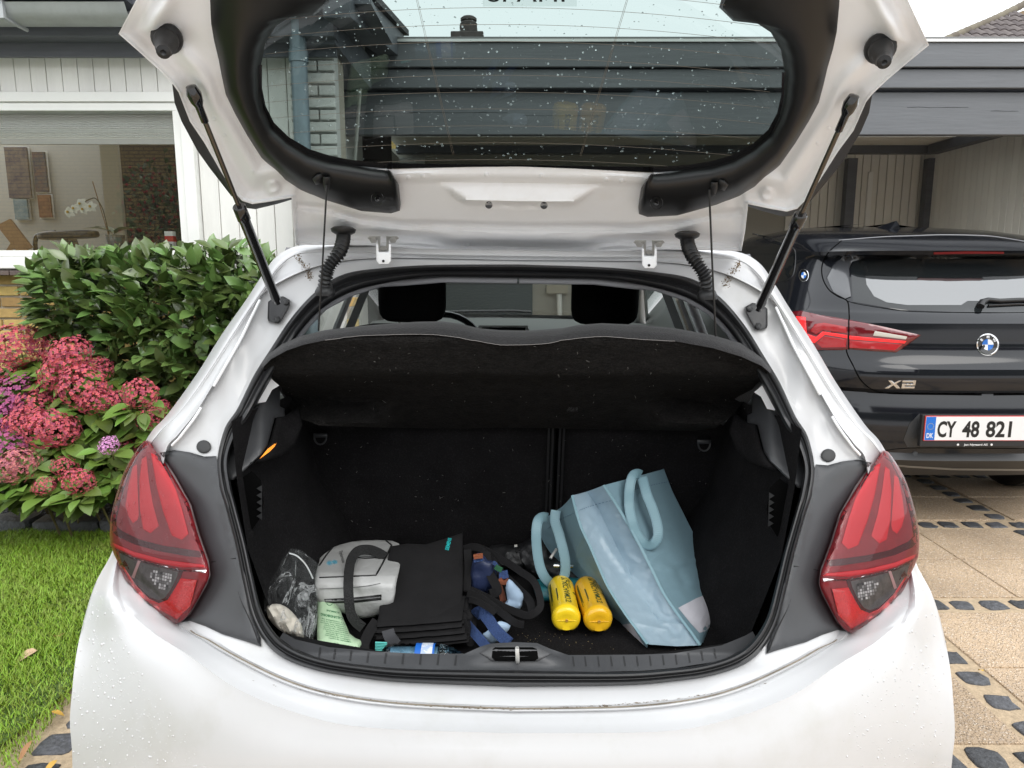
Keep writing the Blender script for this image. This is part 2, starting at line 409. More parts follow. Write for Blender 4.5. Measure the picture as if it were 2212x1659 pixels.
for i in range(N):
    s = i / 5; up = 1 - sst(12, 15, s)          # gutter relief on the pillars, soft ledge below
    g = .010 * up * sst(3, 5, s)
    spec = [(rI[i], 0, .5, .03), (rI[i], 0, .9, .012), (rI[i], rA[i], 1, .0)]
    row = []
    I, A, B, C, D = rI[i], rA[i], rB[i], rC[i], rD[i]
    seq = [cblend(I, A, .15, .05), cblend(I, A, .15, .012), cblend(I, A, .8, .006), cblend(A, A, 0, 0)]
    seq += [cblend(A, B, .12, g), cblend(A, B, .35, g * 1.1), cblend(A, B, .62, g), cblend(A, B, .88, g * .8)]
    lip = .007 * up
    seq += [cblend(A, B, .965, g * .6 + .004), cblend(B, C, 0, -lip), cblend(B, C, .10, -lip), cblend(B, C, .16, .004 + .004 * (1 - up))]
    seq += [cblend(B, C, .35, .004), cblend(B, C, .6, .003), cblend(B, C, .85, -.001 if up < .5 else .0), cblend(C, D, 0, -.004)]
    # outer skin: rolls from the crease to the outline
    for t in (.06, .16, .3, .45, .6, .75, .88, .96, 1):
        q = cblend(C, D, t); bul = -.030 * sin(pi * t) * (1 if s > 13 else .35) * sst(2, 5, s)
        seq.append((q[0], q[1], C[2] + (D[2] - C[2]) * t ** 2.2 + bul * (1 - t)))
    pts = [cq(*q) for q in seq]
    last = pts[-1]; 
    if s <= 4.2: pts += [last + Vector((-.004 * (s > 3), .03, .001)), last + Vector((-.006 * (s > 3), .10, .003)), last + Vector((0, .16, .004))]
    elif s < 14: pts += [last + Vector((-.004, .03, 0)), last + Vector((-.008, .10, 0)), last + Vector((.0, .16, 0))]
    else:
        k = 1 - sst(18.3, 20.5, s)
        pts += [last + Vector((-.002 * k, .03, -.02 * (1 - k))), last + Vector((-.003 * k, .12 * k + .02, -.15 * (1 - k))), last + Vector((0, .25 * k + .05, -.25 * (1 - k)))]
    rows.append(pts)
bl = MB().grid(rows); bl.snap(); body = MB().merge(bl).merge(bl.mirrored())
BV = body.bvh()
bodyo = body.build('body', WHITE, car, smooth=50)

# ---- simple rest of the shell: flanks, nose, bonnet, roof, wheels
def contour(z, w_, yr, yf, n=10):
    L = [(w_ * .985, yr), (w_, yr + .25)] + [(w_, yr + .25 + (yf - .6 - yr) * i / 8) for i in range(1, 8)]
    for i in range(n + 1):
        a = pi / 2 * i / n; L.append((w_ * (abs(cos(a)) ** .6), yf - .75 + .75 * sin(a) ** .8))
    return L
zs = [(.22, .84, 1.52, 4.85), (.40, .868, 1.48, 5.0), (.60, .87, 1.50, 5.02), (.80, .86, 1.60, 4.98), (.93, .83, 1.66, 4.85), (.985, .78, 1.75, 4.6)]
rr = [[Vector((XC - x, y, z)) for x, y in contour(z, w_, a, b)] for z, w_, a, b in zs]
fl = MB().grid(rr)
fl.grid([[p for p in rr[-1]], [Vector((XC + (p.x - XC) * .55, min(p.y, 4.3) if p.y > 3.7 else 3.72, 1.04)) if p.y > 3.0 else Vector((p.x, p.y, p.z)) for p in rr[-1]]])
fl.merge(fl.mirrored())
fl.build('side_panel', WHITE, car, smooth=40)
rf = MB(); rw = []
for Y, z, hw in ((1.62, 1.385, .46), (2.0, 1.425, .53), (2.5, 1.445, .55), (2.9, 1.435, .54), (3.12, 1.40, .50)):
    rw.append([Vector((XC + hw * u, Y, z - .055 * abs(u) ** 2.5)) for u in [k / 6 - 1 for k in range(13)]])
rf.grid(rw); rf.grid([[p - Vector((0, 0, .03)) for p in r] for r in rw]); rf.build('roof', WHITE, car, smooth=60)
lin = MB().grid([[p - Vector((0, 0, .045)) for p in r] for r in rw]); lin.build('roof_lining', GREYTRIM, car, smooth=60)
APM = mat('pillar_grey', (.42, .43, .42), rough=.6)
for sx in (-1, 1):
    pil = MB(); ap = MB()
    X = lambda z, e=0: XC + sx * (.745 - (z - .93) * .45 - e)
    for (y0, y1, a0, a1) in ((1.75, 1.98, 1.72, 1.90), (2.62, 2.76, 2.60, 2.72)):   # rear quarter and middle pillars
        pb = MB()
        pb.grid([[Vector((X(.93), y0, .93)), Vector((X(.93), y1, .93))], [Vector((X(1.36), a0, 1.36)), Vector((X(1.36), a1, 1.36))]])
        pb.grid([[Vector((X(.93, .05), y0 - .02, .93)), Vector((X(.93, .05), y1 + .02, .93))], [Vector((X(1.36, .05), a0 - .02, 1.36)), Vector((X(1.36, .05), a1 + .02, 1.36))]])
        pb.build('window_pillar', GREYTRIM, car)
    ap.tube([Vector((X(.98, .03), 3.95, 1.00)), Vector((X(1.2, .02), 3.5, 1.22)), Vector((X(1.37, 0), 3.12, 1.37))], .035, 8)
    pil.grid([[Vector((X(.93, .04), Y, .93)) for Y in (1.5, 4.0)], [Vector((X(.93, .04), Y, .45)) for Y in (1.5, 4.0)]])
    pil.grid([[Vector((X(.93, .0), Y, .95)) for Y in (1.5, 4.0)], [Vector((X(.93, .10), Y, .95)) for Y in (1.5, 4.0)]])
    ap.build('windscreen_pillar', APM, car, smooth=60); pil.build('door_lining', PLAST, car)
    for y0, y1, a0, a1 in ((1.98, 2.62, 1.90, 2.60), (2.76, 3.9, 2.72, 3.12)):
        sg = MB().grid([[Vector((X(.95, .01), y0, .95)), Vector((X(.95, .01), y1, .95))], [Vector((X(1.36, .01), a0, 1.36)), Vector((X(1.36, .01), a1, 1.36))]])
        sg.build('side_window', CLEARGLASS, car)

for sx, Y in ((-1, 1.98), (1, 1.98), (-1, 4.45), (1, 4.45)):
    c0 = Vector((XC + sx * .80, Y, .30)); c1 = Vector((XC + sx * .62, Y, .30))
    wh = MB().lathe(c0, c1, [(0, .19), (.0, .26), (.02, .30), (.16, .30), (.18, .26), (.18, .19)], 32).build('wheel', RUBBER, car, smooth=40)
    MB().lathe(c0, c1, [(.02, 0), (.02, .05), (.01, .06), (.015, .17), (.0, .19), (.05, .19)], 20).build('rim', STEEL, wh, smooth=40)
MB().bb(-.75, .77, 1.35, 4.8, .28, .31).build('underbody', PLAST, car)  # unseen floor pan added to keep light from leaking into the boot

# ---- seal round the opening
prof = [(0, .0), (.06, .010), (.18, .015), (.32, .012), (.42, .003), (.48, .002), (.55, .009), (.68, .016), (.82, .014), (.93, .006), (1.0, -.012)]
rows = []
for i in range(N):
    row = []
    for t, hgt in prof:
        q = cblend(rA[i], rI[i], t); p = cq(*q); d = cray(q[0], q[1]).normalized(); row.append(p - d * hgt)
    rows.append(row)
sl = MB().grid(rows); sl.snap(); sl.merge(sl.mirrored()); sl.build('door_seal', RUBBER, car, smooth=60)

# ---- charcoal quarter panels and tail lamps (left traced, right mirrored)
def both(mb, name, m, parent, **k):
    a = mb.build(name, m, parent, **k); b = mb.mirrored().build(name, m, parent, **k); return a, b
onb = safecast(BV, .004)
LIGHT = [(319,951),(301,964),(273,1008),(256,1053),(243,1100),(238,1133),(239,1177),(253,1212),(270,1253),(294,1283),(328,1314),(376,1345),(383,1346),(390,1343),(410,1324),(444,1263),(452,1242),(448,1212),(427,1153),(410,1092),(400,1073),(376,1032),(355,998),(338,977)]
QP = [(345,978),(376,972),(410,977),(441,986),(466,985),(470,1000),(474,1053),(486,1092),(508,1177),(522,1246),(542,1331),(563,1378),(564,1397),(533,1386),(478,1369),(444,1353),(410,1341),(392,1344),(412,1326),(447,1264),(455,1242),(451,1210),(430,1150),(413,1090),(380,1030),(358,996)]
def qrel(x, y):
    return .008 * sst(1090, 1200, y) * sst(0, 60, 545 - x) * 0 - .006 * sst(1170, 1180, y + (x - 480) * .1) * sst(420, 470, x)
both(patch(QP, safecast(BV, .005), 10, h=.010, r=28, skirt=.012), 'quarter_trim', PLASTG, car, smooth=60)
def lampf(x, y): return cq(x, y, ramp(y, [(950, 1.245), (1092, 1.185), (1200, 1.150), (1346, 1.112)]))
hs_, hs2_ = both(patch(LIGHT, lampf, 9, h=.020, r=34, skirt=.07, spl=2), 'tail_lamp', RED2, car, smooth=60)
lampbv = patch(LIGHT, lampf, 9, h=.020, r=34, spl=2).bvh(); onl = safecast(lampbv, .0012); onl2 = safecast(lampbv, .003)
def lampbits(mb, name, m):
    a = mb.build(name, m, hs_, smooth=60); b = mb.mirrored().build(name, m, hs2_, smooth=60); return a, b
for S in ([(287,1008),(296,1003),(297,1050),(300,1112),(297,1123),(287,1130),(277,1115),(271,1092),(277,1050)],
          [(306,992),(316,985),(322,1040),(330,1088),(343,1136),(325,1152),(309,1143),(302,1100),(301,1040)],
          [(326,978),(338,984),(360,1018),(380,1058),(393,1100),(407,1153),(393,1166),(371,1157),(352,1104),(338,1050)]):
    lampbits(patch(S, onl, 10, h=.0006, r=8, skirt=.001), 'light_strip', RED1)
lampbits(patch([(244,1128),(262,1146),(300,1165),(350,1178),(400,1186),(430,1190),(440,1205),(400,1201),(340,1190),(290,1176),(252,1158),(241,1146)], onl, 10), 'dark_band', RED3)
lampbits(patch([(242,1172),(290,1192),(350,1208),(440,1220),(449,1216),(448,1226),(390,1226),(340,1216),(290,1202),(248,1182)], onl2, 10, h=.002, r=4), 'light_bar', RED1)
lampbits(patch([(248,1184),(290,1204),(340,1218),(390,1229),(446,1231),(444,1237),(385,1233),(340,1222),(290,1208),(252,1190)], onl2, 10, h=.0015, r=3), 'chrome_line', CHROME)
lampbits(patch([(319,952),(301,964),(273,1008),(256,1053),(243,1100),(240,1130),(250,1134),(256,1100),(268,1056),(284,1012),(304,975),(322,962)], onl, 8), 'dark_band', RED3)
lampbits(patch([(338,978),(357,1000),(378,1034),(402,1075),(412,1094),(429,1154),(447,1205),(440,1207),(422,1158),(404,1098),(394,1078),(370,1038),(350,1004),(334,984)], onl, 8), 'dark_band', RED3)
lampbits(patch([(250,1189),(290,1206),(338,1220),(396,1232),(388,1254),(374,1280),(360,1298),(342,1303),(318,1295),(284,1262),(258,1222)], safecast(lampbv, .0008), 9), 'lamp_frame', RED3)
lampbits(patch([(256,1193),(290,1210),(338,1224),(386,1235),(381,1250),(368,1275),(355,1292),(342,1297),(322,1289),(290,1258),(264,1220)], onl, 9), 'reversing_lamp', CLEARLAMP)
lampbits(patch([(390,1249),(426,1253),(411,1309),(382,1338),(340,1315),(302,1288),(284,1262),(264,1226),(268,1224),(292,1262),(322,1293),(343,1303),(362,1296),(376,1274)], onl2, 9, h=.002, r=4), 'reflector', REDREF)
facet = MB()
for a in range(9):
    for b in range(6):
        x0, y0 = 326 + a * 5.2 + b * -.8, 1230 + b * 6.3 + a * 1.2
        if inside((x0 + 2, y0 + 2), [(330,1228),(380,1240),(362,1278),(345,1272),(322,1245)]):
            facet.merge(patch([(x0, y0), (x0 + 4.2, y0 + .8), (x0 + 3.6, y0 + 5.8), (x0 - .6, y0 + 5)], onl2, 6, h=.0015, r=2.5))
lampbits(facet, 'lamp_facets', mat('facet_white', (.42, .42, .42), rough=.15, metal=.3, rnd=.9))
lampbits(patch([(298,1210),(304,1212),(290,1250),(284,1247)], onl2, 6, h=.001, r=2), 'scale_mark', mat('pinkish', (.35, .2, .2), rough=.3))
lampbits(patch(LIGHT, safecast(lampbv, .007), 9, spl=2), 'lens', LENS)

for L_ in ([(456,1214),(480,1209),(508,1206)], [(507,1250),(522,1300),(545,1350),(558,1388)]):
    both(pxtube(L_, safecast(BV, .0125), .0009), 'trim_joint', mat('trim_line', (.006, .006, .006), rough=.8), car)
SCUF = mat('scuff', (.13, .13, .13), rough=.8)
rs = random.Random(12); sc_ = MB()
for k in range(26):
    x, y = rs.uniform(385, 465), rs.uniform(985, 1010); sc_.tube([safecast(BV, .0133)(x, y), safecast(BV, .0133)(x + rs.uniform(-9, 9), y + rs.uniform(-5, 5))], .00025, 3)
both(sc_, 'scuff_marks', SCUF, car, kind='stuff')
# ---- small body fittings
def disc(cx, cy, r, fn, h=.003, sk=.004, n=16, ex=1.0): return patch([(cx + r * cos(2*pi*k/n), cy + r * ex * sin(2*pi*k/n)) for k in range(n)], fn, 5, h=h, r=r * .5, skirt=sk)
both(disc(440, 965, 16, safecast(BV, .003), ex=.9), 'rubber_plug', mat('plug_grey', (.035, .036, .037), rough=.6), car, smooth=60)
# weld seam sealant
for i0, i1 in ((27, 45), (48, 59)):
    P = [cq(*cblend(rB[i], rA[i], .05)) for i in range(i0, i1)]; both(MB().tube([p - (p - CAM).normalized() * .011 for p in P], .0028, 8), 'sealant_bead', WHITELIFT, car, smooth=60)
P = [cq(*rB[i]) for i in range(76, 106)]; P = [p - (p - CAM).normalized() * .0015 for p in P]; P += [mir(p) for p in reversed(P[:-1])]; MB().tube(P, .0012, 6).build('bumper_joint', mat('joint_brown', (.20, .17, .13), rough=.9, var=.5, vs_=30), car)
0 and both(pxtube([(424,861),(432,858),(425,875),(415,895),(424,905)], safecast(BV, .0), .0022), 'panel_joint', mat('joint', (.45, .44, .40), rough=.6), car, smooth=60)
# dirt in the bumper joint and grime near the hinges
DIRT = mat('grime', (.13, .085, .04), rough=.9, var=.5, vs_=90)
dm = MB()
for k in range(420):
    u = R.gauss(0, .5); x = 1117 + u * 420; y = 1531 - (abs(x - 1117) / 420) ** 2 * 33 + R.gauss(0, 1.1); s_ = R.uniform(.5, 1.8) * (2 if R.random() < .1 else 1)
    if abs(x - 1117) > 620: continue
    dm.merge(patch([(x - s_ * 1.6, y), (x, y - s_ * .3), (x + s_ * 1.6, y + .2), (x, y + s_ * .35)], safecast(BV, .0008), 9))
for sx in (0, 1):
    for k in range(160):
        t = R.random(); x = 640 + t * 38 + R.gauss(0, 4) - 30 * max(0, t - .75); y = 552 + t * 52 + R.gauss(0, 4); s_ = R.uniform(.4, 1.7)
        q = MB().merge(patch([(x - s_, y), (x, y - s_), (x + s_, y + .3), (x, y + s_)], safecast(BV, .0012), 9))
        dm.merge(q.mirrored() if sx else q)
dm.build('grime_specks', DIRT, car, kind='stuff')
# bracket + struts
TIP = {}
H0 = Vector((0, 1.55, 1.385)); GN = Vector((0, -.556, -.83))
def gate(x, y, off=0, k=.12):
    d = cray(x, y); o = off; t = 1
    for _ in range(12):
        t = (o - (CAM - H0).dot(GN)) / d.dot(GN); p = CAM + d * t; o = .5 * o + .5 * (off + k * (p.x - XC) ** 2)
    return CAM + d * t
def G(off): return lambda x, y: gate(x, y, off)
br = patch([(579,652),(592,642),(612,640),(626,648),(626,660),(606,696),(600,699),(580,694),(578,688)], safecast(BV, .010), 6, h=.004, r=5, skirt=.012)
bro, bro2 = both(br, 'strut_bracket', RUBBER, car, smooth=50)
for (x, y) in ((617, 652), (598, 689)):
    m_ = disc(x, y, 7, safecast(BV, .017), h=.005, sk=.01, n=6); m_.build('bolt', RUBBER, bro); m_.mirrored().build('bolt', RUBBER, bro2)
p0 = gate(419, 203, .02); p1 = cq(600, 655, 1.36)
dd = (p1 - p0); L = dd.length
def along(t): return p0 + dd * t
ytop = .50
s1 = MB().lathe(p0, p1, [(0, .0042), (L * .52, .0042)], 14)
s2 = MB().lathe(p0, p1, [(L * .47, .004), (L * .47, .0105), (L * .475, .0118), (L * .535, .0118), (L * .54, .0100), (L * .97, .0095), (L * .985, .006), (L, .006)], 18)
s3 = MB().lathe(p0, p1, [(-.014, 0), (-.012, .008), (0, .0115), (.012, .010), (.020, .0065), (.046, .0062), (.048, .0045)], 16)
a, b = both(s1, 'strut_rod', mat('rod', (.12, .11, .10), rough=.22, metal=1), car, smooth=40)
c_, d_ = both(s2, 'strut_cylinder', DARKGLOSS, car, smooth=40)
e, f = both(s3, 'strut_joint', DARKGLOSS, a, smooth=50) if 0 else (s3.build('strut_joint', DARKGLOSS, a, smooth=50), s3.mirrored().build('strut_joint', DARKGLOSS, b, smooth=50))
# hinges
GAPM = mat('dark_gap', (.004, .003, .003), rough=.9)
CXP = 1118
for hx, dx in ((828, 0), (1402, 9)):
    hg = MB()
    y0 = 514 + dx
    for sx in (-1, 1):
        hg.merge(patch([(hx + sx * 6, y0 - 4), (hx + sx * 30, y0 - 4), (hx + sx * 34, y0 + 1), (hx + sx * 28, y0 + 5), (hx + sx * 12, y0 + 4), (hx + sx * 12, y0 + 28), (hx + sx * 7, y0 + 28)], lambda x, y: gate(x, y, .016), 6, h=.002, r=3, skirt=.006))
    ho = hg.build('hinge', STEEL, car, smooth=40); disc(hx, y0 + 50, 3, lambda x, y: cat(x, y, 1.4695), h=0, sk=.001, n=10).build('hinge_hole', GAPM, ho)
    ar = patch([(hx - 16, y0 + 14), (hx - 11, y0 + 14), (hx - 10, y0 + 30), (hx + 11, y0 + 30), (hx + 12, y0 + 14), (hx + 17, y0 + 14), (hx + 17, y0 + 50), (hx + 11, y0 + 57), (hx - 9, y0 + 57), (hx - 15, y0 + 50)], lambda x, y: cat(x, y, 1.475), 5, h=.004, r=4, skirt=.02)
    ar.build('hinge_arm', WHITELIFT, ho, smooth=40)
    for sx in (-1, 1): disc(hx + sx * 21, y0 + 5, 8.5, lambda x, y: gate(x, y, .022), h=.005, sk=.008, n=6, ex=.8).build('bolt', STEEL, ho)
    disc(hx, y0 + 22, 7, lambda x, y: gate(x, y, .016), h=.004, sk=.006, ex=.7).build('hinge_pin', STEEL, ho, smooth=50)
# corrugated cable sleeves
for gx in (0, 1):
    P = [(742,504),(741,520),(733,545),(716,568),(705,590),(702,622)] if not gx else [(1484,514),(1487,532),(1497,555),(1512,578),(1524,600),(1528,630)]
    Y0 = [1.50,1.49,1.47,1.46,1.46,1.47]
    c3 = cr([(x, y, Y) for (x, y), Y in zip(P, Y0)], 12); path = [cat(*q) for q in c3]
    rad = [.0105 + (.0045 if i % 3 == 0 else 0) for i in range(len(path))]
    so_ = MB().tube(path, rad, 14).build('cable_sleeve', RUBBER, car, smooth=80)
    a = path[0]; MB().lathe(a + Vector((0, 0, .012)), a - Vector((0, .004, .03)), [(0, 0), (0, .020), (.004, .026), (.010, .024), (.016, .013)], 18).build('grommet', RUBBER, so_, smooth=50)
    a = path[-1]; MB().lathe(a + Vector((0, 0, -.016)), a + Vector((0, 0, .02)), [(0, 0), (0, .019), (.008, .021), (.018, .016), (.02, .012)], 18).build('grommet', RUBBER, so_, smooth=50)

# ================================================================== open tailgate
GO = [(400,-200),(330,-70),(294,0),(256,73),(297,109),(342,150),(374,183),(386,200),(410,262),(441,308),(478,372),(502,410),(523,434),(545,441),(581,436),(630,427),(630,440),(633,485),(639,529),(700,529),(800,531),(940,541),(1118,552)]
GI = [(600,-120),(560,-60),(540,0),(520,60),(515,110),(515,150),(520,200),(530,230),(548,262),(570,290),(600,320),(640,345),(665,352),(690,358),(730,362),(770,363),(790,364),(810,365),(835,365.5),(870,365),(930,363),(1010,361),(1118,360)]
def lin(a, n):
    out = []
    for p, q in zip(a, a[1:]):
        for j in range(n): out.append(tuple(p[k] + (q[k] - p[k]) * j / n for k in range(len(p))))
    return out + [a[-1]]
GOd, GId = lin(GO, 12), lin(GI, 12)
TRAP = [(941,392),(1000,432),(1118,434),(1118,392)]
def grelief(x, y, de):
    r = .006 * (1 - sst(2, 7, de)) - .010 * math.exp(-((de - 30) / 14) ** 2) * (1 - sst(455, 480, y)) * (1 - sst(600, 720, x))
    r += .010 * math.exp(-((de - 62) / 16) ** 2) * (1 - sst(380, 430, y))
    # bowl round the buffer, ball stud dimple
    r -= .016 * math.exp(-((x - 365) ** 2 + (y - 78) ** 2) / 1800.)
    r += .010 * math.exp(-((x - 330) ** 2 + (y - 30) ** 2) / 1200.)
    r -= .008 * math.exp(-((x - 424) ** 2 + (y - 200) ** 2) / 300.)
    r += .012 * sst(26, 12, hypot(x - 588, (y - 406) * 1.1)) if 0 else .012 * (1 - sst(9, 20, hypot(x - 590, (y - 405) * 1.0)))
    # cross steps near the hinge line
    if x > 640:
        yl = ramp(x, [(640, 432), (702, 440), (781, 462), (873, 474), (1118, 480)])
        r -= .020 * sst(yl, yl + 9, y) - .010 * sst(yl + 12, yl + 24, y)
        y2 = ramp(x, [(640, 500), (900, 505), (940, 509), (975, 520), (1118, 522)])
        r -= .020 * sst(y2 - 10, y2 + 6, y) - .012 * sst(y2 + 8, y2 + 22, y)
        r += .004 * sst(369, 374, y) - .006 * sst(386, 392, y)
    return r
edge = lin(GO, 1)
rows = []
for o_, i_ in zip(GOd, GId):
    row = []; n = 40
    for j in range(n + 1):
        t = j / n; t = t ** 1.25; x, y = o_[0] + (i_[0] - o_[0]) * t, o_[1] + (i_[1] - o_[1]) * t
        de = pdist((x, y), edge, False)
        rr_ = grelief(x, y, de)
        if y > 370 and x > 900:
            TR = [(941,393),(1000,433),(1237,433),(1295,393)]
            if inside((x, y), [(941,393),(990,445),(1246,445),(1295,393)]): 
                dl = min(sst(0, 12, x - (941 + (y - 393) * 1.38)), 1)
                rr_ += (.026 * (y - 393) / 41 * (1 - sst(433, 446, y))) * dl - .004 * dl
        row.append(gate(x, y, rr_))
    d = cray(*o_).normalized()
    row = [row[0] + d * .03, row[0] + d * .004] + row
    rows.append(row)
gl = MB().grid(rows); gl.snap(); gl.merge(gl.mirrored())
tg = gl.build('tailgate', WHITELIFT, car, smooth=55)
GBV = gl.bvh(); ong = safecast(GBV, .002)
def ongo(o_): return safecast(GBV, o_)
TO = [(448,-90),(449,0),(452,50),(459,88),(470,130),(477,165),(486,205),(506,246),(533,294),(564,342),(602,379),(649,410),(697,431),(781,457),(845,462),(864,456),(866,441),(862,400),(846,372)]
TI = [(690,-90),(712,4),(680,33),(642,28),(598,55),(575,92),(564,140),(564,191),(571,232),(588,270),(622,301),(666,328),(712,343),(756,350),(800,358),(825,361),(832,363),(834,364),(838,366)]
TOd, TId = lin(TO, 4), lin(TI, 4); rows = []
for o_, i_ in zip(TOd, TId):
    row = []; n = 14
    for j in range(n + 1):
        t = j / n; x, y = o_[0] + (i_[0] - o_[0]) * t, o_[1] + (i_[1] - o_[1]) * t
        hh = .026 * (1 - abs(2 * t - 1) ** 2.6) + .004
        if t == 0: hh = -.004
        row.append(gate(x, y, hh - .012 * t))
    rows.append(row)
tr = MB().grid(rows)
t1, t2 = both(tr, 'window_trim', mat('trim_black', (.0065, .0065, .007), rough=.38, bump=.08, bs=900, bd=.0006), tg, smooth=60)
tbv = MB().merge(tr).merge(tr.mirrored()).bvh()
for x, y in ((815, 429), (1418, 438)):
    so2 = MB()
    so2.merge(disc(x, y, 14, safecast(tbv, .001), h=-.004, sk=.001)); so2.merge(disc(x, y, 6, safecast(tbv, .002), h=.003, sk=.003))
    so2.build('trim_screw', DARKGLOSS, tg, smooth=60)
# glass
def symm(L):
    out = list(L)
    for x, y in reversed(L):
        ux, uy = unroll(x, y); ux = 2 * CXP - ux
        # roll back
        a, b = ux - CX, uy - CY; out.append((CX + a * cos(ROLL) - b * sin(ROLL), CY + a * sin(ROLL) + b * cos(ROLL)))
    return out
GL = symm([(640,-120),(600,20),(560,90),(550,140),(550,195),(560,240),(580,280),(620,312),(670,338),(730,352),(830,362),(960,364),(1100,366)])
gw = patch(GL, G(-.004), 26, skirt=0); gwo = gw.build('rear_window', GATEGLASS, tg, smooth=60)
fr = MB()
FO = symm([(560,140),(560,195),(568,236),(585,274),(620,306),(666,333),(712,349),(756,357),(830,364),(960,362.5),(1100,362)])
FI = symm([(566,140),(566,190),(574,229),(592,265),(624,296),(668,322),(712,336),(756,345),(830,352),(960,354.5),(1100,356)])
fr.grid([[gate(x, y, -.001) for x, y in FO], [gate(x, y, -.001) for x, y in FI]]); fr.build('frit_band', DARKGLOSS, tg, smooth=60)
df = MB()
for k in range(11):
    yc = -20 + k * 36.5; sag = 38 - k * 1.6; hw = 545 if k < 9 else 480
    pts = [(CXP + u * hw, yc + sag * u * u + (CXP + u * hw - 1106) * .011) for u in [j / 12 - 1 for j in range(25)]]
    pts = [p for p in pts if inside(p, GL)]
    if len(pts) > 3: df.tube([gate(x, y, -.0022) for x, y in pts], .00032, 4)
for a, b in (((1062, -60), (1220, 345)), ) if 0 else (((890, -40), (978, 335)), ((1365, -40), (1252, 338))):
    for e_ in (0, 3): df.tube([gate(a[0] + e_ + (b[0] - a[0]) * t, a[1] + (b[1] - a[1]) * t, -.0024) for t in [j / 8 for j in range(9)]], .0003, 4)
df.build('defroster_wires', mat('copper_wire', (.16, .13, .10), rough=.5), tg)
dr = MB(); R2 = random.Random(3)
def dropmesh(mb, fn, x, y, r, asp, off):
    d = cray(x, y).normalized(); n = 7; rings = []
    for rr_, hh in ((1, 0), (.8, .35), (.45, .6)):
        rings.append([fn(x + r * rr_ * cos(2*pi*k/n), y + r * asp * rr_ * sin(2*pi*k/n)) + Vector((0, 0, 0)) for k in range(n)])
    return rings
def drops(count, region, fn, nrm, rmin, rmax, asp, name, parent, m, seed):
    q = random.Random(seed); mb = MB(); c = 0; xs = [p[0] for p in region]; ys = [p[1] for p in region]
    while c < count:
        x, y = q.uniform(min(xs), max(xs)), q.uniform(min(ys), max(ys))
        if not inside((x, y), region): continue
        c += 1; r = rmin + (rmax - rmin) * q.random() ** 2.5; p = fn(x, y)
        if p is None: continue
        p2 = fn(x + 1, y)
        if p2 is None: continue
        px_ = min((p2 - p).length, .002) * r; nn = nrm(p) if callable(nrm) else nrm; t = nn.orthogonal().normalized(); b = nn.cross(t); k = 8; ang = q.uniform(0, 6)
        a1 = q.uniform(.8, 1.3)
        rings = [[p + (t * cos(2*pi*j/k + ang) * a1 + b * sin(2*pi*j/k + ang)) * px_ * s_ + nn * px_ * h_ for j in range(k)] for s_, h_ in ((1, 0), (.85, .35), (.5, .6))]
        mb.grid(rings, cv=True); mb.add(rings[-1], [tuple(range(k))])
    return mb.build(name, m, parent, smooth=80, kind='stuff', weld=False)
GLv = [(x, max(y, -5)) for x, y in GL]
RD = lambda p: Vector((0, .556, .83))
drops(1050, GLv, G(-.0045), RD, .6, 2.5, 1, 'raindrops', tg, DROP, 5)
# registration sticker letters seen mirrored from the inside
tx = MB(); vs_t, fs_t = textmesh('SPAHI', mirrorx=False)
lbl = patch([(1043,-30),(1246,-30),(1246,14),(1043,14)], G(-.0065), 30); lbl.build('window_sticker', sheet_glass('film', (.86, .88, .87)), tg)
tx.add([gate(1052 + (v.x) * 66 + v.z * 0, 4 - v.y * 50, -.0055) for v in vs_t], fs_t)
tx.build('sticker_letters', mat('sticker_grey', (.16, .17, .17), rough=.7), tg)
# spoiler edge seen beyond the panel
both(patch([(372,182),(377,222),(392,262),(426,325),(452,362),(500,424),(520,430),(500,380),(440,290),(400,210),(384,186)], G(-.035), 12, skirt=.02, back=True), 'spoiler_edge', PLAST, tg, smooth=60)
both(patch([(512,430),(522,443),(535,450),(552,452),(598,441),(640,428),(640,410),(560,400),(510,400)], G(-.035), 12, skirt=.02, back=True), 'spoiler_edge', PLAST, tg, smooth=60)
# buffers, studs, plugs
for sx in (0, 1):
    a = gate(361, 82, .0); b = gate(353, 112, .055)
    m_ = MB().lathe(a, b, [(-.004, 0), (-.004, .019), (.0, .022), (.006, .0215), (.010, .017), (.022, .0165), (.026, .013), (.044, .0125), (.048, .010), (.060, .0095), (.062, .004), (.058, 0)], 24)
    (m_.mirrored() if sx else m_).build('rubber_buffer', RUBBER, tg, smooth=45)
    m_ = disc(420, 198, 13, ongo(.002), h=.002, sk=.003); (m_.mirrored() if sx else m_).build('washer', WHITELIFT, tg, smooth=50)
    for (x, y) in ((384,62+0),(396,106),(417,280-40),(463,258),(485,293),(545,372),):
        m_ = disc(x, y, 4, ongo(.001), h=.004, sk=.002, n=10)
        (m_.mirrored() if sx else m_).build('clip_stud', WHITELIFT, tg, smooth=60)
    # hook and cord of the parcel shelf
    m_ = patch([(674,386),(684,377),(694,375),(697,382),(694,397),(682,400)], safecast(tbv, .002), 6, h=.008, r=6, skirt=.004); (m_.mirrored() if sx else m_).build('cord_hook', PLAST, tg, smooth=60)
    m_ = patch([(698,382),(713,382),(713,398),(710,412),(702,412),(698,396)], safecast(tbv, .012), 6, h=.004, r=4, skirt=.008); (m_.mirrored() if sx else m_).build('cord_clip', PLAST, tg, smooth=60)
for x, y in ((1056, 443), (1175, 444)): disc(x, y, 8, ongo(.001), h=.002, sk=.002).build('rubber_plug', DARKGLOSS, tg, smooth=60)
for x, y in ((882,384),(913,381),(1051,378),(1170,380),(1310,389),(1343,391),(760,522),(1010,528)): 
    disc(x, y, 5, ongo(.001), h=.0025, sk=.002, n=10).build('clip_stud', WHITELIFT, tg, smooth=60)

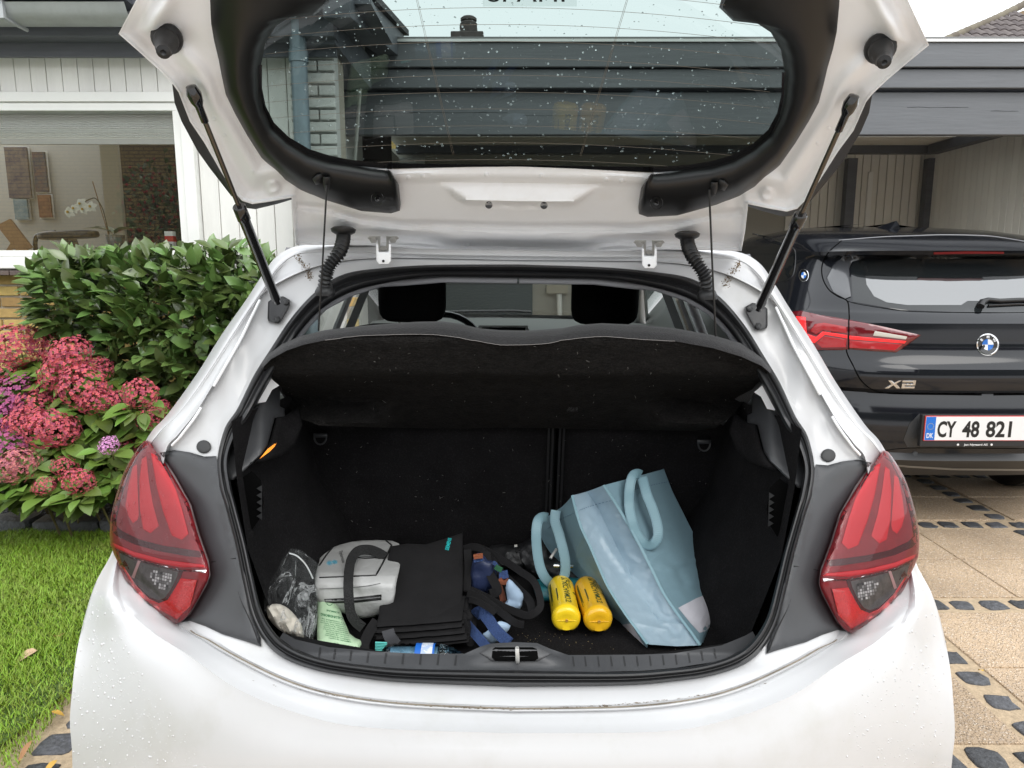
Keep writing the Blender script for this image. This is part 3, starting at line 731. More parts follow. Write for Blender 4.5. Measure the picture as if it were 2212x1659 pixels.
# ================================================================== parcel shelf
TOPE = [(565,783),(578,764),(610,742),(650,726),(702,713),(770,705),(839,699),(900,695),(955,694),(993,699),(1034,709),(1078,713),(1146,714),(1215,709),(1249,702),(1300,698),(1386,702),(1458,709),(1540,724),(1600,741),(1645,770),(1667,798)]
SEAM = [(566,796),(585,776),(620,757),(655,745),(702,735),(770,726),(839,723),(900,722),(955,724),(1010,733),(1061,742),(1085,745),(1112,745),(1181,742),(1220,734),(1300,727),(1386,733),(1458,737),(1540,752),(1600,770),(1645,790),(1664,806)]
BOT = [(575,806),(592,815),(607,837),(622,880),(650,905),(690,919),(760,922),(839,924),(900,925),(955,926),(1010,926),(1061,924),(1112,924),(1181,925),(1215,926),(1300,927),(1386,929),(1440,930),(1500,931),(1545,925),(1585,895),(1640,820)]
def shY(x, y, band=0):
    u = abs(x - 1117) / 550
    Y = ramp(y, [(690, 1.40), (735, 1.375), (812, 1.43), (819, 1.49), (845, 1.53), (925, 1.70)])
    Y0 = ramp(y, [(815, 1.45), (862, 1.62), (874, 1.60), (914, 1.535), (922, 1.55), (930, 1.62)]) if y > 815 else Y
    m_ = sst(870, 800, x) if 0 else (1 - sst(790, 880, x)) + sst(1360, 1450, x)
    return Y * (1 - m_) + Y0 * m_ + .03 * u * u
und = [ [ (s[0] + (b[0]-s[0]) * t, s[1] + (b[1]-s[1]) * t) for s, b in zip(lin(SEAM, 4), lin(BOT, 4))] for t in [k / 22 for k in range(23)]]
sh = MB().grid([[cat(x, y, shY(x, y)) + Vector((0, .002, 0)) * noise.noise(Vector((x * .05, y * .05, 0))) for x, y in r] for r in und])
sho = sh.build('parcel_shelf', FELT, car, smooth=60)
top = [[(s[0] + (b[0]-s[0]) * t, s[1] + (b[1]-s[1]) * t, t) for s, b in zip(lin(SEAM, 4), lin(TOPE, 4))] for t in (0, .3, .6, .85, 1)]
rows = [[cat(x, y, shY(x, SEAM[0][1] if 0 else 735) + [0, .004, .02, .05, .075][i]) for (x, y, t) in r] for i, r in enumerate(top)]
rows.append([p + Vector((0, .30, -.22)) for p in rows[-1]])
MB().grid(rows).build('shelf_edge', FELTG, sho, smooth=60)
MB().tube([cat(x, y, shY(x, 735)) - Vector((0, .001, 0)) + Vector((0, 0, .0012 * noise.noise(Vector((x * .3, 0, 0))))) for x, y in cr(SEAM[4:18], 6)], .00045, 4).build('frayed_thread', mat('thread', (.30, .28, .27), rough=.9), sho)
pxtext('*60916', (1224, 880), (13, 0), (0, 13), lambda x, y: cat(x, y, shY(x, y) - .002), width=24).build('part_number', mat('faint_print', (.06, .06, .06), rough=.9), sho)
for a, b in (((706, 400), (688, 714)), ((1532, 410), (1546, 726))):
    A3 = gate(a[0], a[1], .04); B3 = cat(b[0], b[1], 1.43); MB().tube([A3, (A3 + B3) / 2 + Vector((0, 0, -.004)), B3], .0019, 6).build('lifting_cord', RUBBER, sho, smooth=60)

# ================================================================== boot interior and cabin
FZ = .53
MB().grid([[Vector((XC - w_, Y, FZ)), Vector((XC + w_, Y, FZ))] for Y, w_ in ((1.16, .40), (1.25, .48), (1.4, .56), (1.9, .58))]).build('boot_floor', CARPET, car)
for x0, x1 in ((-.56, .112), (.122, .58)):
    sb = MB(); n = 10; rows = []
    for i in range(n + 1):
        u = i / n
        z = FZ + u * .44; Y = 1.83 - .10 * u
        rows.append([Vector((x0 + (x1 - x0) * j / 12, Y + .012 * (max(0, abs(2 * j / 12 - 1)) ** 6) + (.03 if i == n else 0), z)) for j in range(13)])
    rows.append([p + Vector((0, .14, .01)) for p in rows[-1]])
    sbo = sb.grid(rows).build('seat_back', CARPET, car, smooth=60)
for k in range(4):
    xx = .094 + k * .010 + (.008 if k > 1 else 0)
    MB().tube([Vector((xx, 1.826, FZ)), Vector((xx, 1.726, FZ + .44))], .003, 5).build('seat_seam', PLAST, car, smooth=60)
for sx in (-1, 1):
    sw = MB(); rows = []
    for Y in (1.34, 1.40, 1.45, 1.50, 1.55, 1.65, 1.75, 1.86):
        bulge = .05 * sst(1.45, 1.6, Y)
        rows.append([Vector((XC + sx * (w_ - bulge * (1 if z < .75 else .5)), Y, z)) for z, w_ in ((FZ, .455), (.58, .475), (.66, .50), (.76, .53), (.90, .545), (1.02, .55))])
    sw.grid(rows).build('side_lining', CARPET, car, smooth=60)
MB().grid([[Vector((XC + u * .42, 1.165 + .08 * u * u, z)) for u in (-1, -.5, 0, .5, 1)] for z in (FZ, .63)]).build('sill_wall', PLAST, car)
# upper side trims: charcoal ledge under the quarter window
ST = [(499,1037),(478,1010),(482,966),(498,924),(522,893),(552,881),(568,862),(586,838),(605,837),(605,878),(615,883),(615,900),(593,903),(586,932),(578,961),(566,981),(540,1005),(505,1037)]
def stf(x, y): return cat(x, y, ramp(y, [(840, 1.52), (905, 1.46), (1035, 1.36)]) + .10 * sst(560, 640, x))
both(patch(ST, stf, 9, h=.008, r=10, skirt=.05), 'side_trim', PLASTG, car, smooth=60)
both(patch([(586,930),(593,903),(615,898),(640,880),(650,920),(634,962),(604,988),(566,1000),(536,1008),(540,1003),(566,979),(578,958)], lambda x, y: stf(x, y) + Vector((0, .012, 0)), 9, h=.016, r=18, skirt=.05), 'trim_return', CARPET, car, smooth=60)
both(patch([(508,1044),(544,1017),(564,1037),(570,1086),(565,1115),(545,1144),(530,1103)], lambda x, y: cat(x, y, 1.37), 9, skirt=.01), 'pocket_opening', mat('pocket_shade', (.002, .002, .002), rough=.9, spec=.05), car)  # near-black sheet painted in for the shade inside the opening
for k in range(5): both(patch([(566,1048 + k * 15),(554,1055 + k * 15),(566,1063 + k * 15)], lambda x, y: cat(x, y, 1.366), 5, skirt=.003), 'pocket_tooth', PLAST, car)
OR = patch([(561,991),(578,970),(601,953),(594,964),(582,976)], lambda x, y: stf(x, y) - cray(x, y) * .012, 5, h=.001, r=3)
OR.build('orange_reflector', mat('orange_glow', (.9, .28, .03), rough=.3, emis=(1, .35, .05, .6)), car, smooth=60)  # emission gives the orange sliver a glow of its own
# white inner pillar strip and grey weatherstrip
both(patch([(556,871),(570,846),(586,818),(603,833),(588,842),(574,868)], lambda x, y: cat(x, y, 1.48), 8, skirt=.02), 'inner_pillar', WHITELIFT, car, smooth=60)
gp = [(1117,606),(955,604),(873,611),(822,614),(757,634),(701,664),(663,703),(640,735),(600,790)]
both(MB().tube([cq(x, y, ramp(i, [(0, 1.53), (3, 1.53), (8, 1.42)])) for i, (x, y, *_) in enumerate(gp)], .0065, 8), 'weatherstrip', mat('weather_grey', (.33, .33, .35), rough=.8), car, smooth=60)
# tie-down loops
for x, y, Y in ((692, 948, 1.735), (1521, 962, 1.735), (706, 1152, 1.80)):
    lp = MB(); a = cat(x - 14, y - 9, Y - .012); b = cat(x + 14, y + 1, Y - .012)
    lp.merge(patch([(x - 15, y - 12), (x + 15, y - 12), (x + 15, y - 3), (x - 15, y - 3)], lambda u, v: cat(u, v, Y - .015), 8, h=.004, r=4, skirt=.006))
    lp.tube([cat(x + 13 * cos(t), y - 4 + 16 * sin(t), Y - .014) for t in [pi * k / 10 for k in range(11)]], .0022, 6)
    lp.build('lashing_eye', PLASTG, car, smooth=50)
# load sill with ribs and latch
SILLT = [(612,1366),(638,1381),(711,1398),(808,1407),(906,1412),(1004,1412),(1040,1396),(1060,1390),(1112,1387),(1160,1389),(1190,1402),(1228,1415),(1385,1414),(1458,1411),(1559,1394),(1610,1373),(1626,1364)]
SILLB = [(604,1378),(634,1400),(702,1427),(790,1441),(890,1448),(1004,1452),(1040,1453),(1060,1453),(1112,1454),(1160,1454),(1190,1454),(1228,1453),(1385,1449),(1458,1443),(1559,1427),(1604,1403),(1634,1378)]
rows = []; a, b = lin(SILLT, 6), lin(SILLB, 6)
def sillf(x, y, e=0): return cq(x, y, ramp(y, [(1350, 1.16), (1412, 1.145), (1455, 1.105)]) + e)
for j in range(9):
    t = j / 8; row = []
    for (x0, y0), (x1, y1) in zip(a, b):
        x, y = x0 + (x1 - x0) * t, y0 + (y1 - y0) * t; q = (1 - t) * (1 - sst(1000, 1060, x)) + 0
        bump = -.012 * sst(1000, 1060, x) * (1 - sst(1160, 1230, x)) * sin(pi * min(t * 1.4, 1))
        row.append(sillf(x, y, bump))
    if j == 0: rows.append([p + Vector((0, .012, -.02)) for p in row])
    rows.append(row)
sill = MB().grid(rows); sbv = sill.bvh(); slo = sill.build('load_sill', PLASTG, car, smooth=50)
for x in (690,722,757,794,832,870,908,946,984):
    y0 = ramp(x, [(690, 1396), (808, 1408), (984, 1413)]); MB().merge(patch([(x, y0 + 2), (x + 3.5, y0 + 2), (x + 1, y0 + 25), (x - 3, y0 + 24)], safecast(sbv, .001), 8)).build('sill_groove', mat('groove_black', (.014, .014, .015), rough=.6), slo)
for x in (1236,1262,1290,1318,1346,1374,1402,1430,1458,1486,1514,1542):
    y0 = ramp(x, [(1236, 1416), (1385, 1415), (1458, 1412), (1542, 1399)]); MB().merge(patch([(x, y0 + 2), (x + 3, y0 + 2), (x + 6, y0 + 23), (x + 3, y0 + 24)], safecast(sbv, .001), 8)).build('sill_groove', mat('groove_black', (.014, .014, .015), rough=.6), slo)
patch([(1036,1410),(1062,1397),(1112,1393),(1160,1396),(1192,1411),(1162,1428),(1112,1430),(1062,1428)], safecast(sbv, .002), 8, h=.003, r=8, skirt=.003).build('latch_surround', mat('latch_grey', (.07, .07, .072), rough=.5), slo, smooth=60)
patch([(1064,1402),(1070,1398),(1150,1398),(1160,1402),(1163,1422),(1155,1428),(1070,1428),(1062,1420)], safecast(sbv, .0052), 8, skirt=.001).build('latch_recess', mat('latch_shade', (.002, .002, .002), rough=.9, spec=.05), slo)  # flat near-black patch stands in for the shade of the recess
MB().tube([cq(1117, 1400, 1.125), cq(1117, 1403, 1.115), cq(1118, 1424, 1.112), cq(1118, 1429, 1.12)], .0035, 10).build('latch_striker', STEEL, slo, smooth=60)

# cabin: dashboard, wheel, seats, windscreen
dsh = MB(); rows = []
for Y, z in ((3.0, .70), (3.05, .98), (3.2, 1.04), (3.5, 1.07), (3.9, 1.05), (4.0, .9)): rows.append([Vector((XC + u * .70, Y, z - .02 * u * u)) for u in (-1, -.6, -.2, .2, .6, 1)])
dsh.grid(rows).build('dashboard', mat('dash_grey', (.10, .105, .10), rough=.55), car, smooth=60)
scn = MB().merge(patch([(1034,703),(1140,703),(1145,725),(1030,725)], lambda x, y: cat(x, y, 3.0), 20, skirt=.02)); scn.build('screen_frame', mat('screen_trim', (.5, .5, .5), rough=.4), car)
patch([(1040,707),(1135,707),(1135,725),(1040,725)], lambda x, y: cat(x, y, 2.985), 20, skirt=.002).build('screen', DARKGLOSS, car)
c0 = Vector((-.30, 3.0, .965)); st = MB(); rt = Matrix.Rotation(radians(-22), 3, 'X')
st.tube([c0 + rt @ Vector((.175 * cos(t), 0, .165 * sin(t))) for t in [2 * pi * k / 32 for k in range(33)]], .015, 8)
for a in (0, pi, -pi / 2): st.tube([c0, c0 + rt @ Vector((.17 * cos(a), 0, .16 * sin(a)))], .014, 6)
st.merge(roundbox(c0, (.06, .02, .05), .5, 4)); st.build('steering_wheel', DARKGLOSS, car, smooth=60)
SEAT = mat('seat_fabric', (.009, .009, .0095), rough=.97, spec=.08, bump=.5, bs=300, bd=.002, var=.3, vs_=200)
for px_, Xs in ((891, -.375), (1306, .375)):
    q = at(*unroll(px_, 650), 2.8); X = q.x
    se = roundbox((X, 2.62, .80), (.24, .09, .31), .45, 8, Matrix.Rotation(radians(8), 3, 'X')).build('front_seat', SEAT, car, smooth=80)
    roundbox((X, 2.80, 1.215), (.130, .05, .112), .45, 8).build('headrest', SEAT, se, smooth=80)
    for e_ in (-.05, .05): MB().tube([Vector((X + e_, 2.78, 1.0)), Vector((X + e_, 2.8, 1.2))], .007, 8).build('headrest_post', STEEL, se, smooth=60)
rows = []
for t in (0, .25, .5, .75, 1):
    rows.append([Vector((XC + u * (.70 - .14 * t), 3.98 - .86 * t - .10 * u * u, 1.04 + .36 * t)) for u in [k / 5 - 1 for k in range(11)]])
MB().grid(rows).build('windscreen', WSGLASS, car, smooth=80)
MB().tube([Vector((-.45, 3.9, 1.075)), Vector((0, 3.93, 1.085)), Vector((.1, 3.93, 1.08))], .008, 6).build('wiper', RUBBER, car, smooth=60)
MB().bb(-.62, .64, 1.86, 2.0, .4, .95).build('rear_bench', SEAT, car)
# droplets on the bumper and lamps
bn = lambda p: Vector((.55 if p.x > 0 else -.55, -.78, .3)).normalized()
DROPW = mat('white_bead', (.56, .56, .565), rough=.06, coat=1); DROPR = sheet_glass('clear_bead', (.9, .9, .9), ior=1.3)
drops(420, [(160,1290),(205,1270),(260,1330),(330,1480),(450,1659),(158,1659)], oncast(BV, 0), bn, .5, 1.7, 1, 'water_beads', car, DROPW, 8)
drops(260, [(1930,1300),(2000,1250),(2040,1400),(2048,1659),(1800,1659)], oncast(BV, 0), bn, .5, 1.6, 1, 'water_beads', car, DROPW, 9)
drops(170, [(310,965),(250,1090),(250,1170),(300,1190),(420,1200),(400,1080),(350,1000)], oncast(lampbv, .007), bn, .6, 2.0, 1, 'water_beads', hs_, DROPR, 10)
# ================================================================== ground
def m_slab():
    m = bpy.data.materials.new('exposed_aggregate'); m.use_nodes = True; n = m.node_tree.nodes; l = m.node_tree.links; b = n['Principled BSDF']
    tc = n.new('ShaderNodeTexCoord'); vo = n.new('ShaderNodeTexVoronoi'); vo.inputs['Scale'].default_value = 135; l.new(tc.outputs['Object'], vo.inputs['Vector'])
    rp = n.new('ShaderNodeValToRGB'); e = rp.color_ramp.elements; e[0].color = (.26, .19, .125, 1); e[1].color = (.70, .61, .50, 1)
    for pos, c in ((.25, (.45, .325, .205, 1)), (.5, (.60, .435, .275, 1)), (.75, (.42, .34, .265, 1)), (.9, (.62, .49, .37, 1))): q = e.new(pos); q.color = c
    sp = n.new('ShaderNodeSeparateColor'); l.new(vo.outputs['Color'], sp.inputs[0]); l.new(sp.outputs[0], rp.inputs[0])
    ed = n.new('ShaderNodeMapRange'); ed.inputs[1].default_value = .25; ed.inputs[2].default_value = .62; ed.inputs[3].default_value = 1; ed.inputs[4].default_value = 0; l.new(vo.outputs['Distance'], ed.inputs[0])
    mx = n.new('ShaderNodeMix'); mx.data_type = 'RGBA'; mx.inputs[6].default_value = (.40, .295, .195, 1); l.new(ed.outputs[0], mx.inputs[0]); l.new(rp.outputs[0], mx.inputs[7])
    nz = n.new('ShaderNodeTexNoise'); nz.inputs['Scale'].default_value = 1.9; nz.inputs['Detail'].default_value = 7; l.new(tc.outputs['Object'], nz.inputs['Vector'])
    mr = n.new('ShaderNodeMapRange'); mr.inputs[1].default_value = .3; mr.inputs[2].default_value = .7; mr.inputs[3].default_value = .84; mr.inputs[4].default_value = 1.30; l.new(nz.outputs[0], mr.inputs[0])
    hh = n.new('ShaderNodeHueSaturation'); l.new(mx.outputs[2], hh.inputs['Color']); l.new(mr.outputs[0], hh.inputs['Value']); l.new(hh.outputs[0], b.inputs['Base Color'])
    bp = n.new('ShaderNodeBump'); bp.inputs['Strength'].default_value = .9; bp.inputs['Distance'].default_value = .004; l.new(ed.outputs[0], bp.inputs['Height']); l.new(bp.outputs[0], b.inputs['Normal'])
    b.inputs['Roughness'].default_value = .6; return m
SLAB = m_slab()
SAND = mat('sandy_joint', (.42, .32, .21), rough=.85, var=.35, vs_=60, bump=.8, bs=220, bd=.004)
COB = mat('wet_granite', (.055, .056, .060), rough=.6, var=.5, vs_=55, bump=.9, bs=90, bd=.006, rnd=.35, col2=(.10, .105, .12), c2s=70, c2t=(.5, .75))
g = MB().grid([[Vector((x, y, -.03)) for x in (-150, 0, 150)] for y in (-150, 0, 150)]).build('ground', mat('far_ground', (.34, .33, .32), rough=.85, var=.2, vs_=.7), kind='structure')
rd = MB().bb(-30, 30, -9, -.25, -.028, -.008).build('road', mat('bounce_concrete', (.52, .51, .50), rough=.9, var=.1, vs_=2, bump=.2, bs=80), kind='structure')  # unseen pale surface added to bounce neutral light up under the tailgate
dv = MB().bb(-1.44, 7.0, -.24, 8.2, -.025, -.006).build('driveway', SAND, kind='structure')
RX = [1.51, 2.60, 3.69, 4.78]; RY = [.855, 1.746, 2.647, 3.54, 4.43, 5.32]
slabs = {}
for i, x0 in enumerate(RX[:-1] ):
    pass
cols = [(-1.20, .44), (.44 + .0, 1.45)] + [(RX[i] + .06, RX[i + 1] - .06) for i in range(3)]
for (a, b) in cols:
    for y0, y1 in zip([-.2] + RY, RY):
        if y1 <= y0: continue
        for i in range(2):
            for j in range(2):
                xa = a + (b - a) * i / 2 + .004; xb = a + (b - a) * (i + 1) / 2 - .004
                ya = (y0 + .062) + (y1 - y0 - .124) * j / 2 + .004; yb = (y0 + .062) + (y1 - y0 - .124) * (j + 1) / 2 - .004
                if xb < 1.0 and ya > .9: continue
                MB().bb(xa, xb, ya, yb, -.02, R.uniform(-.0015, .0015)).build('paving_slab', SLAB, dv, bevel=.004)
def cobble(cx, cy, s, rnd):
    n = 12; mb = MB(); out = []
    ax, ay = s * rnd.uniform(.9, 1.1), s * rnd.uniform(.82, 1.02); rot = rnd.uniform(-.12, .12)
    base = []
    for k in range(n):
        t = 2 * pi * k / n; c, s_ = cos(t), sin(t); e = .42
        x = ax * abs(c) ** e * (1 if c > 0 else -1) * rnd.uniform(.84, 1.10); y = ay * abs(s_) ** e * (1 if s_ > 0 else -1) * rnd.uniform(.84, 1.10)
        base.append((x * cos(rot) - y * sin(rot), x * sin(rot) + y * cos(rot)))
    rings = []
    for sc, z in ((1.02, -.015), (1.0, -.004), (.93, -.0005), (.6, .001)):
        rings.append([Vector((cx + x * sc, cy + y * sc, z + rnd.uniform(-.0015, .0015))) for x, y in base])
    mb.grid(rings, cv=True); mb.add(rings[-1], [tuple(range(n))]); return mb
rc = random.Random(11)
for y in RY[1:5]:
    x = 1.06
    while x < 4.2:
        if min(abs(x - q) for q in RX) > -.1: cobble(x + rc.uniform(-.006, .006), y + rc.uniform(-.006, .006), .0435, rc).build('cobble', COB, dv, smooth=50)
        x += .122
for x in RX[:3]:
    for i in range(len(RY) - 1):
        y = RY[i] + .13
        while y < RY[i + 1] - .06:
            if 1.0 < y < 5.2: cobble(x + rc.uniform(-.006, .006), y + rc.uniform(-.006, .006), .0435, rc).build('cobble', COB, dv, smooth=50)
            y += .128
for y in [1.30 + .128 * k for k in range(9)]:
    cobble(-1.27 + rc.uniform(-.015, .015) - (.0 if y > 1.6 else .02), y, .052, rc).build('cobble', COB, dv, smooth=50)
for y in (1.42, 1.60, 1.75): cobble(-1.13 + rc.uniform(-.01, .01), y, .048, rc).build('cobble', COB, dv, smooth=50)
# lawn and bed
def gz(x, y): return .018 + .012 * noise.noise(Vector((x * 1.3, y * 1.3, 0)))
LX = -1.33
lw = MB().grid([[Vector((x, y, gz(x, y))) for x in [LX - .08 + .05 * sin(y * 7) * .4 - (-LX + 7 - .1) * 0 + 0] + [LX - .25 * k for k in range(1, 26)]] for y in [.2 + .15 * k for k in range(23)]])
lw.build('lawn', mat('lawn_soil', (.06, .10, .015), rough=.95, var=.5, vs_=40, bump=.8, bs=60), kind='structure')
import numpy as np
def grass(nb, seed):
    r = np.random.RandomState(seed); x = -1.30 - r.rand(nb) ** .8 * 3.2; y = .9 + r.rand(nb) * 2.62
    keep = (x / y > -1.40) & (x < -1.30 + .04 * np.sin(y * 9)); x, y = x[keep], y[keep]; n = len(x)
    h = .012 + .022 * r.rand(n) ** 1.3; h *= .75 + .5 * np.sin(x * 5 + np.sin(y * 4)) ** 2; a = r.rand(n) * 6.283; w_ = .0010 + .0009 * r.rand(n); b = h * (.35 + .9 * r.rand(n)); ba = a + 1.57 + r.randn(n) * .4
    z = .014
    P = np.zeros((n, 5, 3)); dx, dy = np.cos(a), np.sin(a); bx, by = np.cos(ba), np.sin(ba)
    P[:, 0] = np.stack([x - dx * w_, y - dy * w_, np.full(n, z)], 1); P[:, 1] = np.stack([x + dx * w_, y + dy * w_, np.full(n, z)], 1)
    P[:, 2] = np.stack([x + dx * w_ * .8 + bx * b * .35, y + dy * w_ * .8 + by * b * .35, z + h * .62], 1); P[:, 3] = np.stack([x - dx * w_ * .8 + bx * b * .35, y - dy * w_ * .8 + by * b * .35, z + h * .62], 1)
    P[:, 4] = np.stack([x + bx * b, y + by * b, z + h], 1)
    me = bpy.data.meshes.new('lawn_grass'); me.vertices.add(n * 5); me.vertices.foreach_set('co', P.reshape(-1))
    idx = np.arange(n)[:, None] * 5; q = (idx + np.array([[0, 1, 2, 3]])); t = idx + np.array([[3, 2, 4]])
    li = np.concatenate([q, t], 1).reshape(-1); me.loops.add(len(li)); me.loops.foreach_set('vertex_index', li)
    me.polygons.add(n * 2); ls = (np.arange(n)[:, None] * 7 + np.array([[0, 4]])).reshape(-1); me.polygons.foreach_set('loop_start', ls); me.polygons.foreach_set('loop_total', np.tile([4, 3], n))
    me.update(calc_edges=True); me.materials.append(mat('grass_blade', (.23, .355, .030), rough=.5, rnd=.42, spec=.4, col2=(.23, .27, .05), c2s=2.5, c2t=(.50, .78)))
    o = bpy.data.objects.new('lawn_grass', me); COL.objects.link(o); o['kind'] = 'stuff'; return o
grass(390000, 4)
bed = MB().bb(-7, -1.30, 3.50, 4.32, -.02, .03).build('flower_bed', mat('bed_soil', (.03, .027, .023), rough=.95, bump=1, bs=60, bd=.02, var=.5, vs_=60), kind='structure')
ED = mat('slate_edging', (.085, .088, .092), rough=.7, var=.35, vs_=12, bump=.9, bs=35, bd=.012, rnd=.2)
for px0, px1 in ((-250, -110), (-105, -8), (-3, 93), (97, 232), (236, 350), (355, 470)):
    a, b = atz(px0, 1120, .05), atz(px1, 1120, .05)
    roundbox(((a.x + b.x) / 2, 3.44 + R.uniform(-.01, .01), .03), ((b.x - a.x) / 2, .075, .05), .28, 6, Matrix.Rotation(R.uniform(-.05, .05), 3, 'Z'), nz=.012, nsc=9, seed=px0).build('edging_stone', ED, bed, smooth=35)
pb_ = MB(); rp_ = random.Random(2)
for k in range(2600):
    x, y = rp_.uniform(-3.4, -1.35), rp_.uniform(3.52, 4.1); s_ = rp_.uniform(.006, .014); c = Vector((x, y, .034)); a = rp_.uniform(0, 6)
    pb_.add([c + Vector((s_ * cos(a + q), s_ * sin(a + q) * .8, rp_.uniform(-.3, .3) * s_)) for q in (0, 1.6, 3.1, 4.6)] + [c + Vector((0, 0, s_ * .9))], [(0, 1, 4), (1, 2, 4), (2, 3, 4), (3, 0, 4)])
pb_.build('dark_gravel', mat('gravel', (.07, .07, .072), rough=.7, rnd=.5), kind='stuff', weld=False)
def leaflet(L, W, fold=.25, curl=.15, n=5):
    mb = MB(); rows = []
    for i in range(n + 1):
        t = i / n; w_ = W * (sin(pi * t ** .85) ** .8) + 1e-4; z = -curl * L * t * t
        rows.append([Vector((-w_, L * t, z + fold * w_)), Vector((0, L * t, z)), Vector((w_, L * t, z + fold * w_))])
    return mb.grid(rows)
YL = mat('yellow_leaf', (.52, .30, .05), rough=.6, rnd=.2); BL = mat('brown_leaf', (.28, .13, .06), rough=.7, rnd=.3); TL = mat('tan_leaf', (.52, .36, .22), rough=.7)
for nm, x, y, L, W, m_, lb in ((0,128,1382,.06,.02,BL,'curled reddish brown fallen leaf on the lawn, farther of the two beside the white bumper'), (1,82,1412,.07,.028,TL,'pale tan crumpled fallen leaf lying in the grass left of the white bumper'),
        (2,112,1545,.035,.009,YL,'small yellow fallen leaf on the dark cobble by the lawn edge'), (3,70,1608,.06,.008,BL,'thin brown fallen leaf on sandy soil at the lawn corner'), (4,125,1650,.04,.01,YL,'orange fallen leaf on the sand beside the car, nearest the camera'),
        (5,2033,1349,.03,.006,YL,'narrow yellow fallen leaf on the cobble right of the white bumper'), (6,2036,1434,.025,.006,YL,'tiny yellow fallen leaf on the slab below the single cobble'), (7,2123,1450,.035,.008,YL,'yellow orange fallen leaf on the largest right hand cobble')):
    p = atz(x, y, .03 if x < 100 else .018); q = leaflet(L, W, .2, .5); ro = Matrix.Rotation(R.uniform(0, 6), 3, 'Z'); q.v = [ro @ v + p + Vector((0, 0, .012 if x < 130 else 0)) for v in q.v]
    o = q.build('fallen_leaf', m_, org=p); tag(o, lb, 'fallen leaf', 'fallen leaves on the ground')

# ================================================================== house on the left
def at43(x, y): return at(x, y, 4.3)
HW = mat('white_boards', (.84, .83, .79), rough=.55, var=.10, vs_=5, bump=.1, bs=80, rnd=.035, stretch=(1, 1, .2))
HWF = mat('white_frame', (.86, .86, .83), rough=.4, var=.03, vs_=6)
SLATE = mat('slate_grey_wood', (.105, .112, .128), rough=.55, var=.25, vs_=9, bump=.35, bs=60, bd=.004, rnd=.1, stretch=(.12, 1, 1))
BEAMG = mat('beam_grey_wood', (.135, .142, .152), rough=.6, var=.16, vs_=8, bump=.4, bs=50, bd=.005, rnd=.04, stretch=(.10, 1, 1))
ZINC = mat('zinc', (.46, .48, .49), rough=.5, metal=.1, var=.15, vs_=5, rnd=.05)
YB = mat('yellow_brick', (.50, .335, .125), rough=.85, var=.2, vs_=25, rnd=.22, bump=.5, bs=90, bd=.004)
MORT = mat('mortar', (.42, .38, .31), rough=.95, bump=.4, bs=150)
WB = mat('white_brick', (.60, .60, .57), rough=.7, var=.1, vs_=12, bump=.5, bs=50, bd=.006, rnd=.05)
def m_brickwall():
    m = bpy.data.materials.new('yellow_brickwork'); m.use_nodes = True; n = m.node_tree.nodes; l = m.node_tree.links; b = n['Principled BSDF']
    tc = n.new('ShaderNodeTexCoord'); mp = n.new('ShaderNodeMapping'); mp.inputs['Rotation'].default_value = (pi / 2, 0, 0); l.new(tc.outputs['Object'], mp.inputs[0])
    br_ = n.new('ShaderNodeTexBrick'); br_.inputs['Scale'].default_value = 1; br_.inputs['Brick Width'].default_value = .24; br_.inputs['Row Height'].default_value = .085; br_.inputs['Mortar Size'].default_value = .012
    br_.inputs['Color1'].default_value = (.46, .33, .13, 1); br_.inputs['Color2'].default_value = (.36, .25, .10, 1); br_.inputs['Mortar'].default_value = (.12, .09, .05, 1)
    l.new(mp.outputs[0], br_.inputs['Vector']); l.new(br_.outputs[0], b.inputs['Base Color']); b.inputs['Roughness'].default_value = .9; return m
HB = Vector((-4, 4.3, 0)); house = root('house', 'white boarded house with yellow brick base and large window behind the hedge', 'house', HB)
XE = at(728, 250, 4.3).x
wz0, wz1 = at43(100, 541).z, at43(100, 241).z; wxr = at43(388, 400).x
ztop = at43(100, 123).z
wl = MB(); wl.bb(-3.46, XE, 4.33, 4.5, .345, wz0 - .11); wl.bb(wxr + .07, XE, 4.33, 4.5, wz0 - .11, ztop + .3); wl.bb(-7, wxr + .07, 4.33, 4.5, wz1 + .10, ztop + .3)
wall = wl.build('wall', MORT, house)
XSW = at(735, 150, 5.4).x; MB().bb(XSW - .12, XSW, 4.51, 8.2, 0, 2.5).build('side_wall', WB, house)
MB().bb(-7, -3.461, 4.32, 4.5, 0, wz0 - .11).build('brickwork', m_brickwall(), wall); MB().bb(-3.46, XE, 4.32, 4.5, 0, .344).build('brickwork', m_brickwall(), wall)
# yellow bricks up to the sill
z = .35; k = 0
while z < wz0 - .19:
    x = -3.45 + (.12 if k % 2 else 0)
    while x < -1.15:
        if at(0, 0, 4.3) and (x < -2.05 or z < 1.15): MB().bb(x + .006, x + .234, 4.315 + R.uniform(-.002, .002), 4.36, z + .006, z + .060).build('brick', YB, wall, bevel=.003)
        x += .240
    z += .0665; k += 1
SILLM = mat('brown_sill_tile', (.105, .075, .068), rough=.5, rnd=.15, var=.2, vs_=20)
x = -3.7
while x < -1.0:
    q = MB().bb(x + .003, x + .150, 4.20, 4.42, wz0 - .145, wz0 - .118); q.build('sill_tile', SILLM, house, bevel=.003); x += .153
